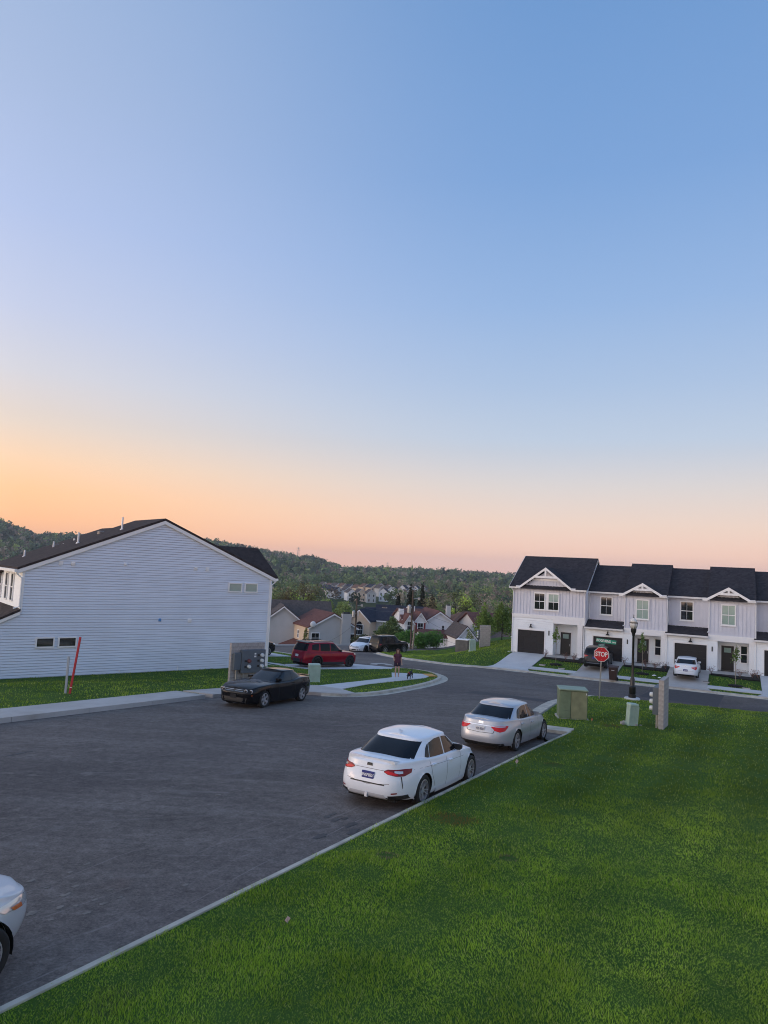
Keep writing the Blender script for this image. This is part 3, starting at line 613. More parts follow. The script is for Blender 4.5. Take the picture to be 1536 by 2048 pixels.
# cross gable toward the street
mb = MB(); zr = 7.60
mb.add([(12.0, 5, zr), (16.1, 5, zr), (16.3, 2.2, 5.62), (12.0, 2.2, 5.62), (16.3, 7.8, 5.62), (12.0, 7.8, 5.62), (16.1, 5, zr - .12), (16.3, 2.2, 5.5), (16.3, 7.8, 5.5), (12, 2.2, 5.5), (12, 7.8, 5.5)],
       [(0, 1, 2, 3), (1, 0, 5, 4), (1, 6, 7, 2), (1, 4, 8, 6), (2, 7, 9, 3), (4, 5, 10, 8)]); mb.obj('cross_gable_roof', M_SHB, H)
mb = MB(); mb.prism([(2.3, -1), (7.7, -1), (7.7, 5.5), (5, 7.45), (2.3, 5.5)], 'x', 14.4, 15.9); mb.obj('street_bay', M_SIDE, H)
# windows in the gable wall and rear wall
for x0, x1, z0, z1, pm, sl in ((.93, 1.72, 1.63, 2.05, M_GLASS, 7), (2.03, 2.84, 1.63, 2.05, M_GLASS, 7), (11.6, 12.4, 4.73, 5.19, M_BLIND, 0), (12.7, 13.48, 4.73, 5.19, M_BLIND, 0)):
    window(H, ((x0 + x1) / 2, -.05, z0), 0, x1 - x0, z1 - z0, 1, 1, (pm,), .07, sill=False, slats=sl)
for y in (2.2, 3.7, 5.4, 7.5, 9.5): window(H, (-.019, y, 3.9), -math.pi / 2, .5, 1.4, 1, 2, (M_GLASS, M_GLASS), .06, sill=False)
for x, zz, m in ((1.78, 6.02, M_TRIM), (2.4, 6.02, M_TRIM), (9.35, 6.02, M_TRIM), (10.1, 6.03, M_TRIM), (9.2, 2.95, M_TRIM)):
    mb = MB(); mb.box(x - .11, x + .11, -.07, -.019, zz - .11, zz + .11)
    for i in range(3): mb.add([(x - .09, -.071, zz - .07 + i * .06), (x + .09, -.071, zz - .07 + i * .06), (x + .09, -.11, zz - .10 + i * .06), (x - .09, -.11, zz - .10 + i * .06), (x - .09, -.071, zz - .085 + i * .06), (x + .09, -.071, zz - .085 + i * .06)], [(0, 1, 2, 3), (3, 2, 5, 4)])
    mb.obj('wall_vent', m, H)
mb = MB(); mb.cbox(5.1, 5.26, -.12, -.019, 6.04, 6.16, .02); mb.obj('soffit_lamp', M_TRIM, H)
mb = MB(); mb.cbox(7.3, 7.46, -.09, -.04, 2.9, 3.07, .02); mb.obj('utility_box', M_BLUE, H)
B('hose_tap', M_PVC, H, (5.28, 5.33, -.1, -.019, .14, .24))
mb = MB(); mb.tube([(8.68, -.04, -.05), (8.68, -.04, .3), (8.68, 0, .33)], .025, 6); mb.obj('drain_pipe', M_PVC, H)
for x, y, hgt, kind in ((5.45, 1.9, .75, 0), (3.2, 2.4, .62, 0), (3.3, 6.2, .3, 0), (3.6, 7.1, .25, 1), (3.9, 5.9, .45, 0), (3.25, 8.1, .5, 0), (1.84, 9.2, .45, 0), (2.35, 6.3, .12, 2), (4.85, 3.9, .12, 2), (6.0, 5.2, .12, 2), (3.75, 9.6, .12, 2)):
    zz = EV + SL * x + .2 - (.4 if y > 5 else 0); mb = MB()
    if kind < 2: mb.tube([(x, y, zz - .1), (x, y, zz + hgt)], .055, 8); mb.lathe([(.14, zz - .06), (.10, zz + .06)], 8, 'z', (x, y, 0))
    else: mb.cbox(x - .16, x + .16, y - .2, y + .2, zz - .05, zz + .16, .04)
    mb.obj('roof_pipe' if kind < 2 else 'roof_vent', M_PVC if kind < 2 else mat('vent_metal', (.22, .19, .17), .5), H)
mb = MB(); mb.box(-.02, W_ + .02, .03, 11.6, -1.3, -.13); mb.obj('foundation', mat('foundation_concrete', (.3, .29, .28), .9, noise=(3, .15)), H)
# ------------------------------------------------------------------ white and grey row on the right
BZ = -.36
def sconce(p, x, z):
    mb = MB(); mb.lathe([(.05, z + .16), (.06, z + .02), (.17, z - .1), (.16, z - .11)], 10, 'z', (x, -.2, 0)); mb.box(x - .04, x + .04, -.2, -.018, z + .1, z + .2); return mb.obj('wall_lamp', M_BLACK, p)
def garage(p, x0, x1, z1):
    mb = MB(); t = .11; mb.box(x0 - t, x0, -.05, .05, BZ, z1 + t); mb.box(x1, x1 + t, -.05, .05, BZ, z1 + t); mb.box(x0, x1, -.05, .05, z1, z1 + t); mb.obj('garage_frame', M_TRIM, p)
    g = B('garage_door', M_DOOR, p, (x0, x1, .06, .1, BZ, z1))
    n = 4
    for i in range(n):
        a, b = BZ + (z1 - BZ) * i / n, BZ + (z1 - BZ) * (i + 1) / n; mb = MB(); mb.box(x0 + .01, x1 - .01, .03, .06, a + .008, b - .008)
        w = (x1 - x0) / 4
        for j in range(4): mb.cbox(x0 + w * j + .08, x0 + w * (j + 1) - .08, .018, .03, a + .1, b - .1, .008)
        mb.obj('door_panel', M_DOOR, g)
def porch(p, x0, x1, x2, zt, dpt, dl, dr, win=None):
    """opening x0..x1, column x1..x2"""
    mb = MB(); lap(mb, x0, x2, BZ, zt, dpt, .20); mb.box(x0, x2, dpt, dpt + .1, BZ - .3, zt); mb.obj('porch_wall', M_WSIDE, p)
    mb = MB(); mb.box(x0 - .06, x0 + .001, .0, dpt, BZ - .3, zt); mb.obj('porch_side_wall', M_WSIDE, p)
    B('porch_ceiling', M_TRIM, p, (x0, x2, .02, dpt, zt, zt + .05))
    B('porch_floor', M_CONC, p, (x0, x2, -.05, dpt, BZ - .3, BZ + .12))
    mb = MB(); mb.box(x1, x2, -.02, x2 - x1, BZ, zt); mb.box(x1 - .03, x2 + .03, -.05, x2 - x1 + .03, BZ, BZ + .25); mb.box(x1 - .02, x2 + .02, -.04, x2 - x1 + .02, zt - .2, zt); mb.obj('porch_column', M_TRIM, p)
    d = MB(); d.box(dl, dr, dpt - .06, dpt - .02, BZ + .14, 1.74); d = d.obj('front_door', M_BLACK, p)
    B('door_glass', M_BLIND, d, (dl + .2, dr - .2, dpt - .075, dpt - .061, 1.2, 1.58)); B('door_handle', M_STEEL, d, (dr - .1, dr - .06, dpt - .1, dpt - .061, .55, .75))
    mb = MB(); mb.box(dl - .1, dl, dpt - .07, dpt, BZ + .12, 1.84); mb.box(dr, dr + .1, dpt - .07, dpt, BZ + .12, 1.84); mb.box(dl, dr, dpt - .07, dpt, 1.74, 1.84); mb.obj('door_frame', M_TRIM, p)
    B('door_mat', M_BLACK, p, (dl, dr, dpt - .75, dpt - .15, BZ + .121, BZ + .14))
    if win: window(p, (win[0], dpt - .045, win[1]), 0, win[2], win[3], 1, 2, (M_GLASS, M_GLASS), .06)
def battens(p, x0, x1, z0, ztop, y, holes=()):
    x = x0 + .1
    while x < x1 - .03:
        zt = ztop(x); segs = [(z0, zt)]
        for a, b, c, d in holes:
            if a - .02 < x < b + .02: segs = [(z0, c), (d, zt)]
        for a, b in segs:
            if b - a > .05: B('batten', M_BNB, p, (x - .024, x + .024, y - .038, y - .001, a, b))
        x += .29
def front_gable(p, xc, hw, zf, za, yf, yb):
    """cross gable over a facade: half width hw, foot zf, apex za, reaching back to yb"""
    sl = (za - zf) / hw
    mb = MB()
    for sgn in (-1, 1):
        a, f = (xc, za), (xc + sgn * hw, zf)
        mb.add([(f[0], yf, f[1]), (a[0], yf, a[1]), (a[0], yb, a[1]), (f[0], .35, f[1]), (f[0], yf, f[1] - .1), (a[0], yf, a[1] - .1), (a[0], yb, a[1] - .1), (f[0], .35, f[1] - .1)],
               [(0, 1, 2, 3), (4, 7, 6, 5), (0, 4, 5, 1), (0, 3, 7, 4), (2, 6, 7, 3)])
    mb.obj('gable_roof', M_SHK, p)
    mb = MB()
    for sgn in (-1, 1):
        rake(mb, (xc + sgn * hw, zf - .02), (xc, za - .02), .22, yf - .035, yf - .002)
    mb.obj('rake_board', M_TRIM, p)
    zc = za - .22 - .62 * hw * sl * .62; w = (za - zc - .1) / sl
    mb = MB(); mb.box(xc - w, xc + w, yf - .05, yf + .02, zc - .09, zc + .09); mb.box(xc - .08, xc + .08, yf - .05, yf + .02, zc + .09, za - .2); mb.obj('gable_truss', M_TRIM, p)
    mb = MB()
    for sgn in (-1, 1):
        x = xc + sgn * hw; mb.box(min(x, x + sgn * .35), max(x, x + sgn * .35), yf, .0, zf - .26, zf - .02)
    mb.obj('eave_return', M_TRIM, p)
def slabroof(name, p, x0, x1, ye, ze, yr, zr, back=True):
    mb = MB(); pts = [(ye, ze), (yr, zr)] + ([(2 * yr - ye, ze), (2 * yr - ye, ze + .13)] if back else [(yr + .01, zr + .13)]) + [(yr, zr + .14), (ye, ze + .13)]
    mb.prism(pts, 'x', x0, x1); return mb.obj(name, M_SHK, p)
def gutter(p, x0, x1, y, z): mb = MB(); mb.prism([(y - .12, z), (y, z - .02), (y, z - .14), (y - .09, z - .14)], 'x', x0, x1); return mb.obj('gutter', M_TRIM, p)
def row_house(label):
    o = thing('row_house', label, 'house', (RA_[0], RA_[1], 0), RB, 'white and grey row houses across the street'); return o
# --- end unit
U1 = row_house('widest white and grey row house, at the end, with paired upstairs windows')
EZ = 5.5
B('wall', M_WSIDE, U1, (0, .5, .02, .3, BZ - .5, 2.9), (3.06, 3.75, .02, .3, BZ - .5, 2.9), (.5, 3.06, .021, .3, 1.86, 2.9)); B('side_wall', M_WSIDE, U1, (0, .2, .3, 10, BZ - .5, EZ)); 
mb = MB(); mb.prism([(0, 2.54), (6.5, 2.54), (6.5, EZ), (5.2, EZ + .05), (2.98, 7.1), (.75, EZ + .05), (0, EZ)], 'y', .02, .3); mb.obj('upper_wall', M_BNB, U1)
mb = MB(); mb.prism([(.3, BZ - .5), (10, BZ - .5), (10, EZ), (5, 8.35), (.3, EZ)], 'x', 6.28, 6.5); ew = mb.obj('inner_side_wall', M_WSIDE, U1)
mb = MB(); mb.prism([(.3, EZ), (10, EZ), (5, 8.35)], 'x', 0, .2); mb.obj('end_gable', M_WSIDE, U1)
mb = MB(); lap(mb, 0, .5, BZ + .18, 2.92, .02, .20); lap(mb, 3.06, 3.75, BZ + .18, 2.92, .02, .20); lap(mb, .5, 3.06, 1.86, 2.92, .02, .20); mb.obj('lap_siding', M_WSIDE, U1)
mb = MB(); mb.box(0, 6.5, -.06, .02, 2.9, 3.2); mb.box(3.7, 6.5, -.055, .02, 2.54, 2.899); mb.obj('band_board', M_TRIM, U1)
garage(U1, .58, 2.98, 1.78); sconce(U1, 1.76, 2.15); B('house_number', M_BLACK, U1, (3.33, 3.42, -.06, -.005, 1.45, 1.87))
porch(U1, 3.75, 5.85, 6.28, 2.54, 1.4, 4.12, 5.03)
battens(U1, 0, 6.5, 3.2, lambda x: EZ - .05 if abs(x - 2.98) > 2.2 else min(6.45, EZ + .3 + (2.2 - abs(x - 2.98)) * .72), .02, [(1.92, 4.24, 3.52, 5.22)])
B('window_surround', M_TRIM, U1, (1.94, 4.22, -.035, .018, 3.57, 5.2))
window(U1, (2.46, -.03, 3.72), 0, .86, 1.36, 2, 2, (M_GLASS, M_GLASS), .08); window(U1, (3.7, -.03, 3.72), 0, .86, 1.36, 2, 2, (M_GLASS, M_BLIND), .08)
front_gable(U1, 2.98, 2.3, 5.72, 7.46, -.32, 3.4)
B('gable_band', M_TRIM, U1, (1.75, 4.2, -.02, .019, 6.25, 6.42))
slabroof('roof', U1, -.28, 6.62, -.32, EZ - .02, 5, 8.42)
for x in (-.30, 6.62):
    mb = MB(); mb.prism([(-.32, EZ - .1), (5, 8.34), (10.3, EZ - .1), (10.3, EZ + .1), (5, 8.56), (-.32, EZ + .1)], 'x', x - .02, x + .0); mb.obj('rake_board', M_TRIM, U1)
gutter(U1, -.28, .7, -.34, EZ + .1); gutter(U1, 5.3, 6.6, -.34, EZ + .1)
downspout(U1, .06, -.05, EZ, BZ, (-.35, 0), (-.1, -.3)); downspout(U1, 6.42, -.05, EZ, BZ, (.2, -.1), (.0, -.3))
# --- inner unit, copied along the row
def inner(label):
    u = row_house(label); ez = 5.38
    mb = MB(); lap(mb, -.1, .5, BZ + .1, 2.5, .02, .20); lap(mb, 3.08, 3.75, BZ + .1, 2.5, .02, .20); lap(mb, .5, 3.08, 1.82, 2.5, .02, .20); mb.obj('lap_siding', M_WSIDE, u); B('wall', M_WSIDE, u, (-.1, .5, .02, .3, BZ - .5, 2.5), (3.08, 3.75, .02, .3, BZ - .5, 2.5), (.5, 3.08, .021, .3, 1.82, 2.5))
    B('recessed_wall', M_BNB, u, (-.1, 3.1, 1.3, 1.5, 2.4, ez)); battens(u, -.1, 3.1, 2.9, lambda x: ez - .02, 1.3, [(.8, 2.05, 3.45, 5.25)])
    window(u, (1.42, 1.29, 3.62), 0, .88, 1.45, 2, 2, (M_BLIND, M_GLASS) if '2' in label else (M_GLASS, M_GLASS), .1)
    mb = MB(); mb.box(3.1, 6.45, .02, .3, 2.15, ez); mb.prism([(3.35, ez), (5.8, ez), (4.56, 6.3)], 'y', .02, .3); mb.obj('upper_wall', M_BNB, u)
    mb = MB(); mb.box(3.1, 3.3, .3, 1.4, 2.15, ez); mb.box(6.25, 6.45, .3, 10, BZ - .5, ez); mb.prism([(.3, ez), (10, ez), (5, 8.1)], 'x', 6.25, 6.45); mb.prism([(.3, ez), (10, ez), (5, 8.1)], 'x', 3.1, 3.3); mb.obj('return_wall', M_WSIDE, u)
    mb = MB(); mb.box(3.1, 6.45, -.06, .02, 2.15, 2.62); mb.obj('band_board', M_TRIM, u)
    garage(u, .6, 3.0, 1.74); sconce(u, 1.8, 2.02); B('house_number', M_BLACK, u, (3.36, 3.45, -.06, -.005, 1.3, 1.68))
    porch(u, 3.8, 6.05, 6.4, 2.15, 1.4, 4.05, 4.97, (5.7, .5, .42, 1.3))
    battens(u, 3.1, 6.45, 2.62, lambda x: min(ez - .02, ez) if abs(x - 4.56) > 1.3 else ez + .25 + (1.3 - abs(x - 4.56)) * .4, .02, [(3.95, 5.2, 3.38, 5.2)])
    window(u, (4.56, -.01, 3.52), 0, .9, 1.5, 2, 2, (M_BLIND, M_BLIND), .1)
    front_gable(u, 4.56, 1.55, 5.58, 6.5, -.32, 2.2)
    slabroof('roof', u, 3.05, 6.52, -.32, ez + .0, 5, 8.08); slabroof('recess_roof', u, -.12, 3.05, .95, ez + .06, 5.2, 7.82)
    gutter(u, -.1, 3.1, .93, ez + .16); gutter(u, 5.9, 6.5, -.34, ez + .12)
    mb = MB(); mb.add([(-.12, 1.3, 3.08), (3.08, 1.3, 3.08), (3.08, -.3, 2.5), (-.12, -.3, 2.5), (-.12, 1.3, 2.9), (3.08, 1.3, 2.9), (3.08, -.3, 2.38), (-.12, -.3, 2.38)], [(0, 1, 2, 3), (4, 7, 6, 5), (3, 2, 6, 7), (0, 3, 7, 4), (1, 5, 6, 2)]); mb.obj('pent_roof', M_SHK, u)
    gutter(u, -.12, 3.1, -.31, 2.5)
    downspout(u, .02, 1.22, ez, 3.1, (.1, -.15), (0, -.25)); downspout(u, 3.16, -.05, ez + .1, 2.75, (-.12, -.15), (.0, -.25)); downspout(u, 6.5, -.05, ez + .1, BZ, (.15, 0), (.0, -.25))
    return u
labs = ['narrow row house with the dark SUV parked before its garage', 'narrow row house with the white saloon parked before its garage', 'narrow row house at the edge of the picture, cut off by the frame']
u2 = inner(labs[0])
for i, s0 in enumerate((6.6, 13.1, 19.6)):
    u = u2 if i == 0 else copy_tree(u2)
    p = rowxy(s0, 0); u.location = (p[0], p[1], 0); u['label'] = labs[i]
# ------------------------------------------------------------------ vehicles
def paint(name, c, metal=0., rough=.35, coat=1.): return mat(name, c, rough, metal, coat * .7 if sum(c) > .3 else .5, spec=.05 if sum(c) < .3 else .4)
M_PWHITE = paint('white_car_paint', (.78, .82, .87), 0, .4); M_PSILV = paint('silver_car_paint', (.44, .47, .52), .4, .38); M_PBLK = paint('black_car_paint', (.006, .006, .008), 0, .25)
M_PRED = paint('red_car_paint', (.26, .006, .022), .25, .3); M_PDARK = paint('charcoal_car_paint', (.022, .023, .026), .3, .3); M_PSILV2 = paint('pale_silver_car_paint', (.60, .62, .66), .25, .4)
M_CGLASS = mat('tinted_car_glass', (.006, .007, .010), .03, spec=.2); M_CGLASS2 = mat('clear_car_glass', (.014, .019, .026), .03, spec=.38)
M_TYRE = mat('tyre_rubber', (.018, .018, .018), .85); M_RIM = mat('alloy_rim', (.44, .44, .46), .35, .35); M_RIMD = mat('dark_rim', (.02, .02, .022), .35, .4); M_CLAD = mat('black_plastic', (.022, .022, .023), .6)
M_TAIL = mat('red_tail_lens', (.62, .008, .012), .3, coat=.3, spec=.2); M_TAILD = mat('dark_red_lens', (.20, .006, .012), .3, coat=.3, spec=.2); M_LENS = mat('clear_lens', (.55, .56, .58), .1, .5, coat=1.); M_AMBER = mat('amber_lens', (.62, .13, .015), .15, coat=1.)
M_CHROME = mat('chrome', (.72, .72, .73), .12, 1.); M_SEAM = mat('panel_gap', (.02, .02, .022), .8); M_PLATEW = mat('white_number_plate', (.72, .73, .72), .4); M_PLATEB = mat('blue_number_plate', (.025, .035, .20), .4); M_INK = mat('plate_ink_dark', (.05, .06, .16), .6); M_INKW = mat('plate_ink_white', (.85, .85, .87), .6)
M_WELL = mat('wheel_well', (.006, .006, .006), .95)
def spow(v, e): return math.copysign(abs(v) ** e, v)
class Shell:
    """surface of stacked superellipse plan outlines: front reach af(z), rear reach ar(z), half width b(z)"""
    def __init__(s, xc, af, ar, b, nf, nr): s.xc, s.af, s.ar, s.b, s.nf, s.nr = xc, af, ar, b, nf, nr; s.bulge = None
    def at(s, th, z):
        c, q = math.cos(th), math.sin(th); n = s.nf if c > 0 else s.nr; a = s.af(z) - s.xc if c > 0 else s.ar(z) + s.xc
        x = s.xc + a * spow(c, 2 / n); y = s.b(z) * spow(q, 2 / n)
        if s.bulge: y *= s.bulge(x, z)
        return Vector((x, y, z))
    def side(s, x, z, sg):
        a = s.af(z) - s.xc if x > s.xc else s.ar(z) + s.xc; n = s.nf if x > s.xc else s.nr
        y = s.b(z) * max(0, 1 - min(1, abs((x - s.xc) / a)) ** n) ** (1 / n)
        if s.bulge: y *= s.bulge(x, z)
        return Vector((x, sg * y, z))
    def end(s, y, z, front):
        n = s.nf if front else s.nr; a = (s.af(z) - s.xc) if front else -(s.ar(z) + s.xc)
        return Vector((s.xc + a * max(0, 1 - min(1, abs(y / s.b(z))) ** n) ** (1 / n), y, z))
def patch(S, low, up, off=.004, rows=3, sub=4):
    """surface patch between two parameter polylines, lifted off the surface"""
    def dens(l):
        o = []
        for a, b in zip(l, l[1:]): o += [(a[0] + (b[0] - a[0]) * i / sub, a[1] + (b[1] - a[1]) * i / sub) for i in range(sub)]
        return o + [l[-1]]
    low, up = dens(low), dens(up); n = len(low); mb = MB()
    for r in range(rows + 1):
        for (a, b) in zip(low, up):
            p = (a[0] + (b[0] - a[0]) * r / rows, a[1] + (b[1] - a[1]) * r / rows); P = S(*p); e = 1e-3
            nrm = (S(p[0] + e, p[1]) - S(p[0] - e, p[1])).cross(S(p[0], p[1] + e) - S(p[0], p[1] - e))
            if nrm.length < 1e-12: nrm = Vector((P.x, P.y, 0))
            nrm.normalize()
            if nrm.dot(Vector((P.x * .3, P.y, (P.z - .6)))) < 0: nrm = -nrm
            mb.v.append(tuple(P + nrm * off))
    for r in range(rows):
        for i in range(n - 1): mb.f.append((r * n + i, r * n + i + 1, (r + 1) * n + i + 1, (r + 1) * n + i))
    return mb
def shell_mesh(sh, zb, zs, crown, r=.05, nth=72, nv=12, K=14, arches=(), top=True):
    ths = [math.pi * i / nth for i in range(nth + 1)]
    # even spacing along the outline
    pts = [sh.at(math.pi * i / 600, .6 * zs(0) + .2) for i in range(601)]; acc = [0]
    for a, b in zip(pts, pts[1:]): acc.append(acc[-1] + (b - a).length)
    ths = list(np.interp(np.linspace(0, acc[-1], nth + 1), acc, [math.pi * i / 600 for i in range(601)]))
    rings = []
    for v in [i / nv for i in range(nv + 1)] + ['f1', 'f2', 'f3']:
        ring = []
        for th in ths:
            x0 = sh.at(th, .55 * (zs(0) + zb(0))).x; lo, hi = zb(x0), zs(x0) - r
            if isinstance(v, str):
                ph = math.pi / 2 * int(v[1]) / 3; p = sh.at(th, hi); d = r * (1 - math.cos(ph)); L = math.hypot(p.x - sh.xc, p.y) or 1
                p = Vector((p.x - (p.x - sh.xc) / L * d, p.y - p.y / L * d, hi + r * math.sin(ph)))
            else: p = sh.at(th, lo + (hi - lo) * v)
            ring.append(p)
        rings.append(ring)
    bm = bmesh.new(); n = len(ths)
    for sg in (1, -1):
        vs = [[bm.verts.new((p.x, p.y * sg, p.z)) for p in ring] for ring in rings]
        for i in range(len(rings) - 1):
            for j in range(n - 1):
                bm.faces.new((vs[i][j], vs[i][j + 1], vs[i + 1][j + 1], vs[i + 1][j]))
    if top:
        last = rings[-1]; g = []
        for p in last:
            row = []
            for k in range(K + 1):
                u = 1 - 2 * k / K; row.append(bm.verts.new((p.x, p.y * u, p.z + crown(p.x) * (1 - u * u))))
            g.append(row)
        for i in range(n - 1):
            for k in range(K): bm.faces.new((g[i][k], g[i][k + 1], g[i + 1][k + 1], g[i + 1][k]))
    bmesh.ops.remove_doubles(bm, verts=bm.verts, dist=.0008)
    for (ax, az, R) in arches:
        ins = set(v for v in bm.verts if math.hypot(v.co.x - ax, v.co.z - az) < R and abs(v.co.y) > .35 and v.co.z < az + R)
        kill = [f for f in bm.faces if all(v in ins for v in f.verts)]
        bmesh.ops.delete(bm, geom=kill, context='FACES')
        for v in list(bm.verts):
            if v in ins and v.is_valid and v.link_faces:
                d = math.hypot(v.co.x - ax, v.co.z - az) or 1e-3; v.co.x = ax + (v.co.x - ax) / d * R; v.co.z = az + (v.co.z - az) / d * R
    bmesh.ops.delete(bm, geom=[v for v in bm.verts if not v.link_faces], context='VERTS')
    bmesh.ops.recalc_face_normals(bm, faces=bm.faces)
    me = bpy.data.meshes.new('body'); bm.to_mesh(me); bm.free(); me.polygons.foreach_set('use_smooth', [True] * len(me.polygons)); me.set_sharp_from_angle(angle=math.radians(50))
    return me
WHEELS = {}
def wheel(parent, x, y, rw, tw, style, sg):
    key = (rw, tw, style)
    if key not in WHEELS:
        h = tw / 2; rr = rw * (.70 if style != 'suv' else .66)
        t = MB(); t.lathe([(rr, -h * .8), (rr + .02, -h * .95), (rw - .03, -h), (rw - .006, -h * .8), (rw, -h * .45), (rw, h * .45), (rw - .006, h * .8), (rw - .03, h), (rr + .02, h * .95), (rr, h * .8)], 32, 'y', cap=False)
        tm = t.mesh('tyre', M_TYRE, True); tm.set_sharp_from_angle(angle=math.radians(60))
        b = MB(); b.lathe([(rr * 1.01, -h * .6), (rr * 1.01, h * .1), (.01, h * .1)], 24, 'y', cap=False); bm_ = b.mesh('rim_barrel', M_RIMD)
        s = MB(); s.lathe([(rr * 1.0, h * .3), (rr * 1.0, h * .86), (rr * .93, h * .9), (rr * .93, h * .3)], 32, 'y', cap=False)
        n = {'y10': 10, 'five': 5, 'six': 6, 'suv': 5, 'steel': 5}[style]; wd = {'y10': .011, 'five': .03, 'six': .021, 'suv': .036, 'steel': .05}[style]
        for i in range(n):
            a = 2 * math.pi * i / n + (.10 if i % 2 else -.10) * (style == 'y10')
            ca, sa_ = math.cos(a), math.sin(a); w0 = wd * 1.1; w1 = wd * (1.5 if style in ('five', 'suv') else .8)
            pts = [(.03, -w0, h * .6), (.03, w0, h * .6), (rr * .95, w1, h * .82), (rr * .95, -w1, h * .82), (.03, -w0, h * .25), (.03, w0, h * .25), (rr * .95, w1, h * .35), (rr * .95, -w1, h * .35)]
            s.add([(ca * p[0] - sa_ * p[1], p[2], sa_ * p[0] + ca * p[1]) for p in pts], [(0, 1, 2, 3), (4, 7, 6, 5), (0, 3, 7, 4), (1, 5, 6, 2), (2, 6, 7, 3), (0, 4, 5, 1)])
        s.lathe([(.065, h * .2), (.065, h * .66), (.04, h * .7), (.001, h * .7)], 12, 'y')
        sm = s.mesh('rim', M_RIMD if style in ('suv', 'steel') else M_RIM)
        WHEELS[key] = (tm, bm_, sm)
    tm, bm_, sm = WHEELS[key]
    o = link(bpy.data.objects.new('wheel', tm), parent); o.location = (x, y, rw); o.rotation_euler = (0, 0, 0 if sg > 0 else math.pi)
    link(bpy.data.objects.new('rim_barrel', bm_), o); link(bpy.data.objects.new('rim', sm), o)
def vehicle(name, label, cat, loc, head, sp):
    """head = bearing of the nose, degrees clockwise from straight ahead"""
    root = thing(name, label, cat, loc, math.radians(90 - head), sp.get('group'))
    L, W, Hh = sp['L'], sp['W'], sp['H']; h = L / 2; pm = sp['paint']; xf = h - sp['fo']; xr = xf - sp['wb']; rw = sp['rw']; Ra = rw * sp.get('arch', 1.13)
    low = Shell(0, pch(sp['af']), pch(sp['ar']), pch([(z, W / 2 * k) for z, k in sp['bz']]), sp['nf'], sp['nr'])
    if 'bulge' in sp:
        bl = sp['bulge']; low.bulge = lambda x, z: 1 + sum(a * math.exp(-((x - c) / w) ** 2) * math.exp(-((z - zc) / .22) ** 2) for c, w, a, zc in bl)
    zs, zb, cr = pch(sp['zs']), pch(sp['zb']), pch(sp['crown'])
    me = shell_mesh(low, zb, zs, cr, sp.get('r', .06), arches=[(xf, rw, Ra), (xr, rw, Ra)]); me.materials.append(pm)
    body = link(bpy.data.objects.new('body', me), root)
    c = sp['cab']; z0, z1 = c['z0'], Hh - c.get('crown', .04)
    T2 = lambda f: (lambda z: f((z - z0) / (z1 - z0)))
    cab = Shell(c['xc'], T2(pch(c['f'])), T2(pch(c['r'])), T2(pch(c['b'])), c['nf'], c['nr'])
    rtop = pch(c['top']) if 'top' in c else (lambda x: z1)
    me = shell_mesh(cab, lambda x: z0, rtop, lambda x: c.get('crown', .04), c.get('fr', .07), 60, 10, 12); me.materials.append(sp.get('roofpaint', pm))
    cabin = link(bpy.data.objects.new('cabin', me), root)
    Z = lambda t: z0 + (z1 - z0) * t
    S = lambda sg: (lambda x, t: cab.side(x, Z(t), sg)); E = lambda fr: (lambda y, t: cab.end(y * cab.b(Z(t)), Z(t), fr))
    BS = lambda sg: (lambda x, z: low.side(x, z, sg)); BW = lambda sg: (lambda th, z: (lambda p: Vector((p.x, p.y * sg, p.z)))(low.at(math.radians(th), z)))
    BE = lambda fr: (lambda y, z: low.end(y, z, fr))
    # glass
    g0, g1_, gw = c.get('wt', (.10, .90, .88)); patch(E(True), [(-gw, g0), (0, g0 - .02), (gw, g0)], [(-gw, g1_), (0, g1_ + .015), (gw, g1_)], .005, 6, 8).obj('windscreen', sp.get('fglass', M_CGLASS), root, True)
    g0, g1_, gw = c.get('rt', (.14, .90, .86)); patch(E(False), [(-gw, g0), (0, g0 - .02), (gw, g0)], [(-gw, g1_), (0, g1_ + .015), (gw, g1_)], .005, 6, 8).obj('rear_window', M_CGLASS, root, True)
    for sg in (1, -1):
        for lo_, up_ in c['win']: patch(S(sg), lo_, up_, .006, 3, 3).obj('side_window', sp.get('sglass', M_CGLASS), root, True)
        if c.get('trim'):
            for lo_, up_ in c['trim']: patch(S(sg), lo_, up_, .009, 1, 4).obj('window_trim', c.get('trimmat', M_CHROME), root)
        for (a, b, w) in sp.get('seams', ()):       # door gaps on the lower body
            patch(BS(sg), [(a[0] - w, a[1]), (a[0] + w, a[1])], [(b[0] - w, b[1]), (b[0] + w, b[1])], .003, 8, 1).obj('door_gap', M_SEAM, root)
        for hx, hz in sp.get('handles', ()):
            p = low.side(hx, hz, sg); mb = MB(); mb.cbox(-.1, .1, -.012, .035, -.018, .018, .008); o = mb.obj('door_handle', sp.get('handlemat', pm), root); o.location = p; o.rotation_euler = (0, 0, 0 if sg > 0 else math.pi)
        mx_, mz = sp['mirror']; p = cab.side(mx_, mz, sg); mb = MB()
        mb.add([(-.06, 0, -.07), (.06, 0, -.06), (.07, 0, .05), (-.06, 0, .07), (-.07, .2, -.06), (.03, .2, -.05), (.05, .2, .06), (-.07, .2, .075), (-.04, .235, -.03), (.0, .235, -.02), (.01, .235, .04), (-.04, .235, .045)],
               [(0, 1, 2, 3), (0, 4, 5, 1), (1, 5, 6, 2), (2, 6, 7, 3), (3, 7, 4, 0), (4, 8, 9, 5), (5, 9, 10, 6), (6, 10, 11, 7), (7, 11, 8, 4), (8, 11, 10, 9)])
        o = mb.obj('wing_mirror', sp.get('mirrormat', M_CLAD), root); o.location = p + Vector((0, -.03 * sg, 0)); o.scale = (1, sg, 1)
